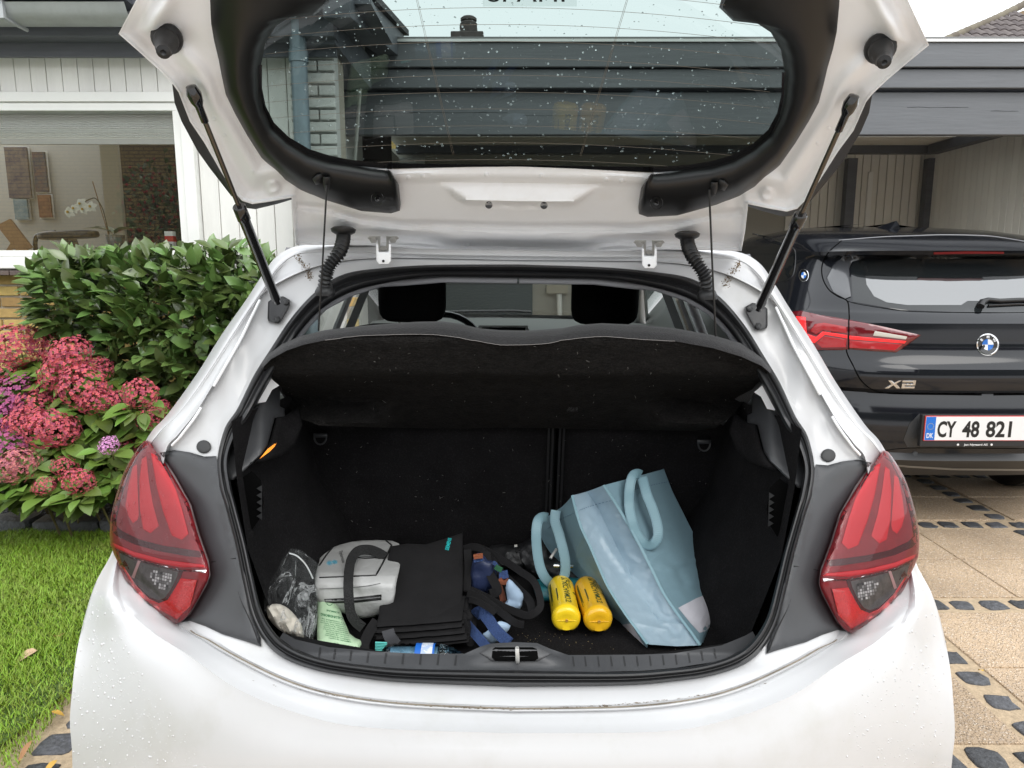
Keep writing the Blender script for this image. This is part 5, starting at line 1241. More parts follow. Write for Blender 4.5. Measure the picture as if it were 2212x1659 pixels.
# side glass, small badge on the rear pillar
bp([(1616,600),(1610,530),(1632,512),(1660,515),(1690,522),(1708,534),(1716,549),(1712,592),(1695,606),(1640,622),(1622,618)], .003, 'side_window', BGL, h=.001, r=6, step=14)
bline([(1625,505),(1690,520),(1710,533),(1719,549),(1714,594),(1696,608)], 'window_strip', mat('strip_black', (.01, .01, .01), rough=.3), .004, mirror=False)
def roundel(cx, cy, rx, ry, name, txt, par):
    ch = disc2 = patch([(cx + rx * cos(2*pi*k/28), cy + ry * sin(2*pi*k/28)) for k in range(28)], onB(.003), 6, h=.004, r=rx * .4, skirt=.004, rf=ray).build(name, CHROME, par, smooth=60)
    def dsc(r, off, m_, nm, a0=0, a1=2 * pi):
        P = [(cx + rx * r * cos(a0 + (a1 - a0) * k / 20), cy + ry * r * sin(a0 + (a1 - a0) * k / 20)) for k in range(21 if a1 - a0 < 6 else 20)]
        if a1 - a0 < 6: P.append((cx, cy))
        patch(P, onB(off), 20, rf=ray).build(nm, m_, ch)
    dsc(.86, .0095, DARKGLOSS, 'badge_ring')
    bl_, wh_ = mat('badge_blue', (.02, .14, .50), rough=.3), mat('badge_white', (.75, .77, .8), rough=.3)
    for q in range(4): dsc(.50, .0086, bl_ if q in (0, 2) else wh_, 'badge_quarter', q * pi / 2 + pi, q * pi / 2 + 1.5 * pi) if 0 else dsc(.50, .0118, [bl_, wh_, bl_, wh_][q], 'badge_quarter', q * pi / 2, (q + 1) * pi / 2)
    if txt:
        for c_, a in (('B', -140), ('M', -90), ('W', -40)):
            a = radians(a); ux, uy = cos(a), sin(a); s_ = rx * .34
            o_ = (cx + ux * rx * .58 + uy * s_ * .35, cy + uy * ry * .58 - ux * s_ * .35)
            pxtext(c_, o_, (-uy * s_, ux * s_), (ux * s_, uy * s_), onB(.0112), bold=.03).build('badge_letter', wh_, ch)
roundel(2134, 744.5, 24.5, 24, 'badge', True, bm)
roundel(1736, 594.5, 11, 14, 'badge', False, bm)
# model lettering: strokes of polished metal
def stroke(poly, off=.006): return patch(poly, onB(off), 8, h=.0015, r=3, skirt=.005, rf=ray)
X2 = MB()
X2.merge(stroke([(1911,839),(1919,839),(1930,832),(1937,839),(1945,839),(1936,829),(1948,822),(1942,822),(1932,827),(1927,822),(1919,822),(1926,830)]))
X2.merge(stroke([(1950,822),(1979,822),(1977,832.5),(1955,832.5),(1954,835),(1976,835),(1975,839),(1947,839),(1949,829),(1972,829),(1973,826),(1949,826)]))
X2.build('model_lettering', CHROME, bm, smooth=40)
# number plate
pz0, pz1 = at(2050, 955, 3.415).z, at(2050, 896, 3.415).z; pxa = at(1993, 925, 3.405).x; pw = .545
pl_ = MB().bb(pxa - .012, pxa + pw, 3.395, 3.42, pz0 - .018, pz1 + .004).build('plate_holder', PLAST, bm, bevel=.003)
YP = 3.390
np_ = MB().bb(pxa, pxa + .53, YP, 3.396, pz0 + .012, pz1).build('number_plate', mat('plate_red', (.50, .03, .03), rough=.4), bm, bevel=.002)
PWm = mat('plate_white', (.74, .74, .74), rough=.35)
MB().bb(pxa + .004, pxa + .526, YP - .001, YP, pz0 + .016, pz1 - .004).build('plate_face', PWm, np_)
EU = mat('plate_blue', (.01, .14, .55), rough=.4); BLK = mat('plate_black', (.008, .008, .008), rough=.4)
MB().bb(pxa + .005, pxa + .052, YP - .0018, YP - .001, pz0 + .017, pz1 - .005).build('blue_strip', EU, np_)
e3, z3 = Vector((1, 0, 0)), Vector((0, 0, 1)); H_ = pz1 - pz0 - .012
text3('DK', (pxa + .011, YP - .0022, pz0 + .028), e3 * .04, z3 * .034, bold=.02, width=.034).build('plate_letters', PWm, np_)
for k in range(12):
    a = 2 * pi * k / 12; c = Vector((pxa + .028 + .015 * cos(a), YP - .0022, pz0 + .085 + .015 * sin(a))); MB().bb(c.x - .0016, c.x + .0016, YP - .0024, YP - .0019, c.z - .0016, c.z + .0016).build('star', mat('star_gold', (.5, .45, .1), rough=.4), np_)
x = pxa + .062
for s_, wd in (('CY', .092), ('48', .082), ('821', .125)):
    text3(s_, (x, YP - .0016, pz0 + .034), e3 * .10, z3 * .108, bold=.03, width=wd).build('plate_letters', BLK, np_); x += wd + .032
text3('Jan Nygaard AS', (pxa + .205, 3.3935, pz0 - .012), e3 * .012, z3 * .014, bold=.02, width=.115).build('dealer_lettering', PWm, pl_)
for xx in (.175, .34):
    MB().lathe(Vector((pxa + xx, 3.3945, pz0 - .008)), Vector((pxa + xx, 3.393, pz0 - .008)), [(0, .006), (.001, .005), (.001, 0)], 12).build('small_mark', PWm, pl_)
# wiper, aerial, parking sensor, lower strip, recess, wheels
wp = [onB(.02)(x, y) for x, y in ((2118, 662), (2122, 652), (2135, 647), (2160, 650), (2200, 648), (2260, 647), (2330, 652))]
MB().tube(wp, [.018, .016, .011, .012, .012, .009, .006], 8).build('wiper', RUBBER, bm, smooth=60)
MB().tube([onB(.012)(x, y) for x, y in ((2135, 660), (2200, 657), (2300, 659))], .006, 6).build('wiper_blade', RUBBER, bm, smooth=60)
af = MB(); rows = []
for t in [k / 8 for k in range(9)]:
    hh = .058 * (t ** .8) * (1 if t < .96 else .5); Y = 4.62 - .26 * t; X = BX - .05 + .0 * t
    zz = ramp(Y, [(4.28, 1.535), (4.65, 1.57)])
    rows.append([Vector((X - .03, Y, zz)), Vector((X - .012, Y, zz + hh * .6)), Vector((X, Y - .02, zz + hh)), Vector((X + .012, Y, zz + hh * .6)), Vector((X + .03, Y, zz))])
af.grid(rows).add(rows[-1], [(0, 1, 2, 3, 4)]).build('aerial_fin', BPAINT, bm, smooth=60)
bp([(1897,1000),(1960,1006),(2060,1012),(2300,1014),(2300,1018),(2060,1016),(1960,1010),(1900,1004)], .004, 'bumper_strip', mat('silver_strip', (.30, .31, .32), rough=.35), h=.003, r=3, step=12)
bp([(1985,894),(2240,894),(2400,896),(2400,968),(1960,966),(1952,950),(1965,915)], .002, 'plate_recess', BPL, step=14, skirt=.001)
bline([(1905,975),(1960,968),(2100,968),(2300,970)], 'bumper_joint', GAP, .002, mirror=False)
patch([(1977 + 6 * cos(k * .628), 1002 - 22 + 6 * sin(k * .628)) for k in range(10)], onB(.002), 5, h=.001, r=3, rf=ray).build('parking_sensor', BPL, bm, smooth=60)
for sx, Y in ((-1, 4.25), (1, 4.25), (-1, 6.9), (1, 6.9)):
    c0 = Vector((BX + sx * .86, Y, .34)); c1 = Vector((BX + sx * .62, Y, .34))
    wh = MB().lathe(c0, c1, [(0, .24), (.0, .30), (.02, .34), (.2, .34), (.22, .30), (.22, .24)], 32).build('wheel', RUBBER, bm, smooth=40)
    MB().lathe(c0, c1, [(.02, 0), (.02, .06), (.03, .22), (.0, .24), (.05, .24)], 20).build('rim', STEEL, wh, smooth=40)
MB().bb(BX - .75, BX + .75, 3.65, 7.5, .24, .30).build('underbody', PLAST, bm)
# ================================================================== things in the boot
def T(name, label, cat_, px, py, group=None, z=FZ): return root(name, label, cat_, catz(px, py, z), MC, group)
# ---- pale blue non-woven shopping bag
BLUE = mat('bag_blue', (.20, .315, .37), rough=.42, var=.03, vs_=6, bump=.3, bs=30, bd=.006, coat=.12)
BLUEL = mat('bag_blue_light', (.30, .40, .47), rough=.45, var=.03, vs_=7, bump=.3, bs=30, bd=.006, coat=.12)
BLUEE = mat('bag_edge', (.20, .335, .385), rough=.5); PRW = mat('bag_print_white', (.62, .61, .66), rough=.5, var=.06, vs_=9, bump=.3, bs=16, bd=.01); TEALP = mat('print_teal', (.02, .22, .28), rough=.5)
bag = T('shopping_bag', 'pale blue shopping bag leaning open at the right of the boot', 'bag', 1450, 1400)
LE = [(1162,1128,1.74),(1166,1154,1.73),(1190,1195,1.71),(1232,1232,1.68),(1262,1262,1.63),(1290,1300,1.58),(1330,1350,1.53),(1352,1385,1.50),(1388,1411,1.46)]
LM = [(1210,1098,1.67),(1216,1140,1.665),(1232,1182,1.65),(1258,1220,1.62),(1284,1256,1.58),(1306,1292,1.54),(1342,1340,1.49),(1362,1368,1.46),(1394,1411,1.42)]
S1 = [(1237,1070,1.60),(1246,1105,1.595),(1258,1142,1.58),(1276,1180,1.56),(1294,1222,1.53),(1316,1270,1.49),(1352,1326,1.44),(1378,1362,1.41),(1400,1392,1.38)]
S1b = S1; _x = [(1240,1072,1.605),(1251,1106,1.60),(1264,1142,1.585),(1283,1180,1.565),(1302,1222,1.535),(1324,1270,1.495),(1360,1326,1.445),(1386,1362,1.415),(1406,1394,1.385)]
VA = [(1268,1062,1.655),(1290,1094,1.645),(1308,1132,1.625),(1332,1180,1.60),(1356,1228,1.56),(1384,1284,1.505),(1420,1338,1.445),(1444,1370,1.41),(1462,1396,1.382)]
S2 = [(1305,1048,1.60),(1330,1086,1.595),(1354,1126,1.58),(1380,1172,1.555),(1408,1228,1.52),(1436,1284,1.475),(1470,1334,1.43),(1494,1366,1.40),(1513,1394,1.375)]
S2b = S2; _x = [(1310,1047,1.605),(1336,1085,1.60),(1361,1126,1.585),(1388,1172,1.56),(1416,1228,1.525),(1443,1283,1.48),(1477,1332,1.435),(1500,1362,1.405),(1517,1390,1.38)]
RM = [(1376,1029,1.67),(1398,1072,1.665),(1424,1120,1.65),(1450,1170,1.62),(1476,1222,1.58),(1500,1276,1.54),(1517,1322,1.49),(1524,1352,1.46),(1518,1388,1.41)]
RE = [(1434,1013,1.76),(1452,1060,1.75),(1474,1105,1.74),(1497,1150,1.72),(1527,1204,1.69),(1544,1250,1.66),(1555,1300,1.61),(1548,1338,1.57),(1520,1394,1.45)]
CREASE = [((1358,1245),(1300,1165),.008),((1358,1245),(1425,1195),.007),((1358,1245),(1405,1310),.008),((1358,1245),(1322,1275),.006),((1270,1110),(1355,1240),.006),((1400,1300),(1458,1390),.007),((1330,1110),(1345,1150),.006),((1528,1204),(1455,1220),.010),((1500,1190),(1470,1205),.006),((1448,1225),(1400,1215),.007),((1448,1225),(1480,1300),.006),((1399,1212),(1450,1180),.006),((1250,1215),(1335,1330),.008),((1262,1150),(1240,1215),.005),((1300,1320),(1350,1300),.006),((1420,1345),(1500,1350),.007),((1370,1345),(1440,1360),.006),((1437,1282),(1500,1262),.005),((1355,1200),(1400,1225),.005)]
def crease(x, y):
    o = 0
    for (a, b, h_) in CREASE:
        dx, dy = b[0] - a[0], b[1] - a[1]; L = hypot(dx, dy); t = ((x - a[0]) * dx + (y - a[1]) * dy) / L / L
        if t < -.1 or t > 1.1: continue
        d = ((x - a[0]) * dy - (y - a[1]) * dx) / L; f_ = sst(-.1, .15, t) * (1 - sst(.8, 1.1, t))
        o += h_ * f_ * (math.exp(-abs(d) / 4.5) - .8 * math.exp(-((d - 12) / 9) ** 2))
    return o * .65
def bsurf(colms, n=14, seed=0):
    rows = []
    C2 = [cr(c, n) for c in colms]; m = len(C2[0])
    for i in range(m):
        r = cr([c[i] for c in C2], 10) if len(C2) > 2 else [tuple(C2[0][i][k] + (C2[1][i][k] - C2[0][i][k]) * j / 12 for k in range(3)) for j in range(13)]
        row = []
        for x, y, Y in r:
            p = cat(x, y, Y); q = Vector((x * .016, y * .012, seed))
            cz_ = abs(noise.noise(q)) * 1.0; f_ = .0 if i in (0,) else 1
            p = p - cray(x, y).normalized() * (.012 * (.35 - cz_) * .7 * f_ + crease(x, y) + .0015 * (.3 - abs(noise.noise(q * 2.7 + Vector((3, 1, 0))))) + .003 * noise.noise(q * 6))
            row.append(p)
        rows.append(row)
    return MB().grid(rows)
pL, pG1, pG2, pR = bsurf([LE, LM, S1], seed=1), bsurf([S1b, VA], seed=2), bsurf([VA, S2], seed=2), bsurf([S2b, RM, RE], seed=5)
fl_ = pL.build('left_face', BLUE, bag, smooth=50); gg = MB().merge(pG1).merge(pG2).build('gusset', BLUEL, bag, smooth=50); fr_ = pR.build('right_face', BLUE, bag, smooth=50)
BLb, BRb = pL.bvh(), pR.bvh()
for S in (S1, S2):
    c3 = cr(S, 5); MB().ribbon([cat(x - 1, y, Y - .006) for x, y, Y in c3], [(cat(x + 2.6, y - 1, Y - .006) - cat(x, y, Y - .006)) for x, y, Y in c3], .0016).build('seam', BLUEE, bag)
BI = [[(1178,1120,1.742),(1240,1078,1.80),(1300,1050,1.83),(1329,1027,1.84),(1356,1036,1.83),(1400,1026,1.82),(1434,1013,1.765)], [(1172,1150,1.745),(1270,1130,1.82),(1320,1120,1.83),(1350,1110,1.84),(1380,1100,1.84),(1420,1090,1.83),(1452,1060,1.755)], [(1232,1232,1.70),(1290,1210,1.80),(1330,1200,1.82),(1370,1190,1.82),(1400,1180,1.82),(1440,1170,1.81),(1497,1150,1.73)], [(1388,1411,1.46),(1400,1395,1.50),(1420,1390,1.52),(1440,1388,1.53),(1460,1386,1.53),(1490,1385,1.50),(1520,1394,1.45)]]
MB().grid([[cat(*q) for q in cr(r, 4)] for r in BI]).build('back_face', BLUE, bag, smooth=50)
onL, onR = safecast(BLb, .0018), safecast(BRb, .0018)
patch([(1465,1313),(1505,1292),(1546,1276),(1553,1309),(1546,1332),(1534,1355),(1522,1364),(1511,1367),(1490,1344)], onR, 7).build('white_print', PRW, bag)
patch([(1336,1351),(1350,1348),(1364,1347),(1374,1366),(1384,1382),(1396,1401),(1386,1403),(1376,1401),(1364,1390),(1352,1374)], onL, 7).build('white_print', PRW, bag)
pxtext('IS', (1358, 1394), (20, -3), (3, 20), safecast(BLb, .003), bold=.03, width=16).build('printed_letters', TEALP, bag)
ST_ = mat('stitch', (.07, .12, .20), rough=.8)
sm = MB()
for pts, fn in (([(1183,1142),(1212,1122),(1240,1108)], onL), ([(1348,1066),(1376,1056),(1412,1047),(1446,1040)], onR)):
    L_ = cr(pts, 14)
    for a, b in zip(L_[::2], L_[1::2]): sm.tube([fn(*a), fn(*b)], .0006, 4)
gb = MB().merge(pG1).merge(pG2).bvh(); L_ = cr([(1252,1102),(1280,1092),(1326,1080)], 14)
for a, b in zip(L_[::2], L_[1::2]): sm.tube([safecast(gb, .001)(*a), safecast(gb, .001)(*b)], .0006, 4)
sm.build('stitching', ST_, bag)
def zb5(L): return [(1080 + x * .2930, 972 + y * .2930) for x, y in L]
h1 = zb5([(352,500),(315,495),(282,520),(268,600),(272,720),(290,840),(325,930),(380,985),(435,975),(475,925),(482,830),(462,720),(432,610),(405,520),(412,445)])
pxribbon(h1, [1.665,1.655,1.645,1.63,1.62,1.61,1.60,1.60,1.60,1.605,1.61,1.62,1.635,1.645,1.655], 21, 6, .0005).build('handle', BLUEE, bag)
def edgestitch(L, Ys, w_, par):
    P = cr([(x, y, Y) for (x, y), Y in zip(L, Ys)], 6)
    for sg_ in (-1, 1):
        q = []
        for i, (x, y, Y) in enumerate(P):
            a, b = P[max(i - 1, 0)], P[min(i + 1, len(P) - 1)]; tx, ty = b[0] - a[0], b[1] - a[1]; l_ = hypot(tx, ty) or 1
            q.append(cat(x - ty / l_ * w_ * sg_, y + tx / l_ * w_ * sg_, Y - .004))
        MB().tube(q, .0003, 3).build('handle_stitch', ST_, par)
edgestitch(h1, [1.665,1.655,1.645,1.63,1.62,1.61,1.60,1.60,1.60,1.605,1.61,1.62,1.635,1.645,1.655], 9, bag)
h2 = zb5([(1040,185),(1010,175),(975,200),(955,290),(952,400),(970,510),(1010,620),(1065,690),(1125,695),(1165,630),(1155,530),(1120,420),(1080,320),(1048,200)])
pxribbon(h2, [1.64,1.625,1.615,1.60,1.59,1.57,1.56,1.55,1.555,1.565,1.58,1.595,1.61,1.64], 21, 6, .0005).build('handle', BLUEE, bag)
edgestitch(h2, [1.64,1.625,1.615,1.60,1.59,1.57,1.56,1.55,1.555,1.565,1.58,1.595,1.61,1.64], 9, bag)
# ---- yellow bottles
YEL = mat('yellow_bottle', (.90, .62, .02), rough=.28, coat=.3, var=.06, vs_=12); YEL2 = mat('amber_bottle', (.80, .45, .015), rough=.3, coat=.3, var=.10, vs_=14); BOTINK = mat('green_black_ink', (.02, .05, .02), rough=.5)
def bottle(xa, ya, xb, yb, m, label, txt):
    r = .031; a = catz(xa, ya, FZ + r + .012); b = catz(xb, yb, FZ + r + .012); b = a + (b - a).normalized() * .185; ax = (b - a).normalized()
    rt = T('bottle', label, 'bottle', xa, ya, 'yellow cleaning cloth bottles')
    up = Vector((0, 0, 1)); up = (up - ax * up.dot(ax)).normalized(); sd_ = ax.cross(up)
    prof = [(0, .001), (.0, .012), (-.002, .022), (.003, .0285), (.010, .031), (.014, .0318), (.018, .031), (.05, .0305), (.13, .0305), (.155, .0308), (.160, .0295), (.172, .025), (.180, .016), (.183, .001)]
    rows = []
    for h, rr_ in prof:
        row = []
        for k in range(36):
            t = 2 * pi * k / 36; x, z = cos(t) * rr_, sin(t) * rr_; z = max(z, -.0245); row.append(a + ax * h + sd_ * x + up * z)
        rows.append(row)
    bd = MB().grid(rows, cv=True); bo = bd.build('shell', m, rt, smooth=50); bv = bd.bvh()
    fn = lambda u, v: None
    def cyl(h, ang, e=.0006): return a + ax * h + (sd_ * sin(ang) + up * cos(ang)) * (.0306 + e)
    vs, fs = textmesh(txt, bold=.02); q = MB(); wmx = max(v.x for v in vs)
    q.add([cyl(.148 - v.x / wmx * .124, -.02 - v.y * .60 + .42) for v in vs], [tuple(reversed(f)) for f in fs]); q.build('printed_name', BOTINK, rt)
    vs, fs = textmesh('SEA IDEA', bold=.02); q = MB(); wmx = max(v.x for v in vs)
    q.add([cyl(.146 - v.x / wmx * .045, .62 - v.y * .22) for v in vs], fs); q.build('printed_name', BOTINK, rt)
    q = MB()
    for (h0, h1, an) in ((.10, .04, -.55), (.098, .05, -.50), (.14, .05, -1.0), (.14, .06, -1.07), (.13, .04, -1.13)):
        q.ribbon([cyl(h0 + (h1 - h0) * k / 6, an) for k in range(7)], [ (cyl(h0, an + .02) - cyl(h0, an))] * 7, .0002)
    q.build('small_print', BOTINK, rt)
    # leaf emblem
    q = MB(); N_ = 12; q.add([cyl(.09 + .004 * sin(2*pi*k/N_) + .004 * cos(2*pi*k/N_), .95 + .22 * cos(2*pi*k/N_)) for k in range(N_)], [tuple(range(N_))]); q.build('emblem', BOTINK, rt)
    c = a - ax * .0015; q = MB().lathe(c, c - ax, [(-.002, .0), (-.001, .0035), (.0015, .003), (.0012, 0)], 12); q.build('bottom_nub', mat('nub', (.45, .25, .05), rough=.5), rt, smooth=60)
    MB().tube([c + sd_ * -.022, c + sd_ * .022], .0006, 5).build('mould_line', m, rt)
    return rt
bottle(1224, 1340, 1203, 1225, YEL, 'yellow bottle lying left of the other, its base towards the boot sill', 'PLASCHAMOIS')
bottle(1294, 1342, 1252, 1228, YEL2, 'amber yellow bottle half covered by the pale blue bag', 'PLASCHAMOIS')
# ---- teal folded pouch behind them
TEAL = mat('teal_nylon', (.015, .17, .20), rough=.4, var=.2, vs_=14, bump=.5, bs=22, bd=.01)
def soft(outl, Yf, m, name, parent, h=.02, r=18, skirt=.05, step=9, seed=0, wr_=.004, spl=2, wsc=.045, back=False):
    """soft lump with wrinkles: Yf = function or number"""
    f_ = (lambda x, y: cat(x, y, Yf(x, y))) if callable(Yf) else (lambda x, y: cat(x, y, Yf))
    return patch(outl, f_, step, h=h, r=r, skirt=skirt, spl=spl, relief=lambda x, y: wr_ * (1 - 2.2 * abs(noise.noise(Vector((x * wsc, y * wsc, seed))))) + wr_ * .4 * noise.noise(Vector((x * wsc * 3, y * wsc * 3, seed))), back=back)
def lay(yb, zb=FZ, zt=None, yt=None):
    """depth for a lump lying on the boot floor: bottom picture row yb touches z=zb; upward rows lie back"""
    def f(x, y):
        q = catz(x, yb, zb); return q.y + (0 if y > yb else (yb - y) * .00085)
    return f
o = soft([(1152,1262),(1158,1252),(1180,1250),(1230,1247),(1265,1252),(1290,1262),(1292,1290),(1255,1300),(1190,1300),(1165,1298),(1156,1285)], lay(1300), TEAL, 'teal_pouch', None, h=.02, r=16).build('pouch', TEAL, org=catz(1200, 1296, FZ), frame=MC, smooth=60)
tag(o, 'crumpled teal nylon pouch behind the two yellow bottles', 'pouch')
# ---- black umbrella bundle at the back
NY = mat('black_nylon', (.012, .012, .013), rough=.5, var=.3, vs_=12, bump=.8, bs=16, bd=.015)
um = T('folded_umbrella', 'crumpled black nylon umbrella bundle against the seat back', 'umbrella', 1150, 1240)
for outl, hh, sd_ in (([(1050,1185),(1080,1176),(1110,1178),(1130,1172),(1150,1186),(1146,1215),(1110,1230),(1060,1215)], .025, 1), ([(1110,1195),(1116,1184),(1140,1164),(1175,1150),(1200,1160),(1235,1195),(1280,1225),(1300,1250),(1262,1262),(1180,1252),(1140,1235)], .035, 4)):
    soft(outl, lay(1262), NY, 'fabric_bundle', um, h=hh, r=22, seed=sd_, wr_=.010).build('fabric_bundle', NY, um, smooth=55)
MB().lathe(cat(1196, 1222, 1.62), cat(1224, 1223, 1.62), [(0, 0), (0, .0055), (.045, .0055), (.05, 0)], 12).build('shaft', CHROME, um, smooth=50)
MB().tube([cat(1189, 1206, 1.63), cat(1202, 1186, 1.65)], .0035, 6).build('rib', STEEL, um)
patch([(1111,1177),(1117,1176),(1118,1181),(1111,1182)], lambda x, y: cat(x, y, 1.62), 5, skirt=.003).build('press_stud', STEEL, um)
# ---- tangle of bags: navy, tan webbing, pale blue cloth
NAVY = mat('navy_fabric', (.018, .028, .075), rough=.5, bump=.4, bs=22, bd=.01, var=.2, vs_=12); WEB = mat('blue_webbing', (.035, .07, .19), rough=.8, bump=1, bs=330, bd=.004, var=.3, vs_=250); TAN = mat('tan_leather', (.27, .085, .04), rough=.5, var=.3, vs_=30, bump=.5, bs=150, bd=.003)
PALE = mat('pale_blue_cloth', (.32, .43, .56), rough=.6, bump=.3, bs=20, bd=.01, var=.08, vs_=8); BLKC = mat('black_cotton', (.012, .0115, .012), rough=.9, spec=.2, bump=.5, bs=500, bd=.001, var=.25, vs_=14)
def zt4(L): return [(999.1 + x * .17904, 1134.1 + y * .17904) for x, y in L]     # from the close-up of the tangle
dg = T('duffel_bag', 'navy folded bag with tan leather trim among the black tote straps', 'bag', 1050, 1330)
soft(zt4([(140,360),(240,350),(300,420),(380,440),(400,560),(420,680),(330,800),(280,830),(190,800),(100,760),(95,620)]), 1.53, NAVY, '', None, h=.02, r=16, seed=3, wr_=.006).build('navy_panel', NAVY, dg, smooth=60)
for L, w_ in (([(135,385),(190,375),(246,370)], 9), ([(420,700),(450,760),(480,850),(500,940),(535,900)], 13), ([(450,650),(480,690),(520,690),(555,660)], 8)):
    pts = zt4(L); pxribbon(pts, [1.50] * len(pts), w_, 6, .003).build('leather_trim', TAN, dg, smooth=50)
for L, w_ in (([(135,430),(190,420),(246,410)], 7), ([(440,600),(490,600),(550,590)], 16), ([(365,455),(400,470),(440,560)], 7)):
    pts = zt4(L); pxribbon(pts, [1.505] * len(pts), w_, 6, .002).build('webbing', WEB, dg, smooth=50)
pts = zt4([(395,500),(425,520),(475,545)]); pxribbon(pts, [1.50] * 3, 10, 5, .002).build('green_tab', mat('green_tab', (.02, .10, .045), rough=.8), dg)
cl = soft(zt4([(560,650),(640,720),(730,830),(725,920),(690,1020),(560,1050),(450,1010),(400,950),(480,960),(540,900),(520,760)]), 1.47, PALE, '', None, h=.012, r=14, seed=8, wr_=.004).build('folded_cloth', PALE, org=catz(1110, 1310, FZ), frame=MC, smooth=60)
tag(cl, 'pale blue folded cloth inside the loop of a black strap', 'cloth')
cl = soft(zt4([(410,1180),(470,1160),(580,1215),(520,1310),(420,1400),(330,1430),(240,1330),(280,1290),(330,1250)]), 1.38, PALE, '', None, h=.010, r=12, seed=9, wr_=.004).build('folded_cloth', PALE, org=catz(1070, 1390, FZ), frame=MC, smooth=60)
tag(cl, 'pale blue folded cloth beneath the wide blue webbing straps', 'cloth')
bs_ = T('luggage_strap', 'broad blue woven straps looping over the sill beside the black totes', 'strap', 1040, 1395)
pts = zt4([(150,1090),(200,1050),(260,1080),(320,1150),(380,1240),(450,1320),(560,1420)]); pxribbon(pts, [1.44,1.43,1.42,1.40,1.37,1.35,1.32], 25, 6, .002).build('strap_band', WEB, bs_, smooth=60)
pts = zt4([(30,1170),(80,1230),(150,1310),(230,1400),(290,1470)]); pxribbon(pts, [1.42,1.40,1.37,1.34,1.31], 21, 6, .002).build('strap_band', WEB, bs_, smooth=60)
# ---- stack of folded black totes with straps
ttop = [(843,1180),(880,1174),(920,1176),(960,1164),(999,1151),(1000,1200),(1000,1260),(997,1327),(950,1335),(900,1345),(860,1343),(816,1346),(822,1290),(832,1232)]
def toteY(x, y): return ramp(y, [(1150, 1.64), (1346, 1.365)])
def tote(k, label):
    rt_ = T('folded_tote_bag', label, 'bag', 905, 1400, 'folded black tote bags')
    return rt_
tt = tote(0, 'topmost black tote bag of the folded stack, small teal lettering at its corner')
q = patch(ttop, lambda x, y: cat(x, y, toteY(x, y)), 12, h=.006, r=8, skirt=.012, relief=lambda x, y: .006 * noise.noise(Vector((x * .012, y * .012, 3))) + .010 * sin(pi * min(max((x - 820) / 180, 0), 1)))
q.build('folded_fabric', BLKC, tt, smooth=60); tbv2 = q.bvh()
pxtext('SIEMENS', (969, 1189), (3.0, -12), (-11, -2.6), safecast(tbv2, .001), bold=.03, width=27).build('printed_letters', mat('turquoise_print', (.02, .42, .42), rough=.5), tt)
names = ['second black tote bag down, its folded edges under the lettered one', 'third black tote bag down in the folded stack', 'fourth black tote bag down, with a rounded fold at its right end', 'bottom black tote bag of the stack behind the water bottle']
for i in range(4):
    rt_ = tote(i + 1, names[i]); y0 = 1349 + i * 14
    xl, xr_ = 812 + [2, -6, 0, 4][i], 998 + [0, 4, 8, 16][i]
    for j in range(2):
        yy = y0 + j * 6.5; pts = []
        for x in range(int(xl), int(xr_) + 1, 8):
            pts.append((x + (4 if j else 0), yy - (x - 905) * .075 + 1.6 * noise.noise(Vector((x * .03, i * 3 + j, 0))) - 3 * ((x - 905) / 95.) ** 2 * .6))
        P = [cat(x, y, 1.352 - .004 * i + .003 * j) for x, y in pts]
        rows = []
        for p in P: rows.append([p + Vector((0, .10, .006)), p + Vector((0, .02, .0052)), p + Vector((0, .003, .0042)), p + Vector((0, -.001, .001)), p + Vector((0, .003, -.003)), p + Vector((0, .02, -.0042)), p + Vector((0, .10, -.005))])
        MB().grid(rows).build('folded_fabric', BLKC, rt_, smooth=60)
    c_ = cat(xr_ + 2, y0 - 6 + i, 1.36); 
    MB().tube([c_ + Vector((0, t, 0)) for t in (0, .05, .1)], .0075 + .0015 * (i % 2), 10).build('rolled_end', BLKC, rt_, smooth=60)
# straps
def strap(L, Ys, w_, parent, nm='strap'):
    pxribbon(zt4(L), Ys, w_, 6, .0018).build(nm, BLKC, parent, smooth=60)
strap([(20,290),(150,265),(330,330),(520,440),(700,560),(860,680),(930,860),(930,1000),(800,1090),(650,1050),(480,980),(300,880),(90,780)], [1.60,1.59,1.57,1.54,1.51,1.48,1.45,1.42,1.41,1.42,1.43,1.44,1.45], 15, tt)
strap([(230,310),(330,400),(450,560),(640,740),(800,900),(840,1040)], [1.57,1.555,1.53,1.50,1.47,1.44], 17, tt)
strap([(280,330),(300,440),(340,600),(400,720),(420,800),(330,830)], [1.55,1.53,1.51,1.49,1.48,1.47], 19, tt)
strap([(60,820),(200,860),(330,950),(500,1080),(640,1180),(740,1200)], [1.44,1.43,1.42,1.41,1.40,1.40], 15, tt)
strap([(80,900),(170,920),(300,990),(400,1060)], [1.43,1.42,1.41,1.40], 13, tt)
strap([(60,300),(70,480),(60,640),(55,800)], [1.58,1.55,1.52,1.48], 16, tt)
strap([(10,1060),(60,1070),(90,1130)], [1.39,1.385,1.38], 14, tt)
def zt3(L): return [(540 + x * .2441, 1134 + y * .2441) for x, y in L]
pxribbon(zt3([(1120,850),(1060,940),(1015,1040),(1010,1110)]), [1.37,1.34,1.31,1.29], 22, 6, .0018).build('strap', BLKC, tt, smooth=60)
pxribbon(zt3([(1220,930),(1240,990),(1290,1060)]), [1.335,1.325,1.32], 26, 6, .0018).build('strap', mat('grey_strap', (.045, .045, .05), rough=.8), tt, smooth=60)
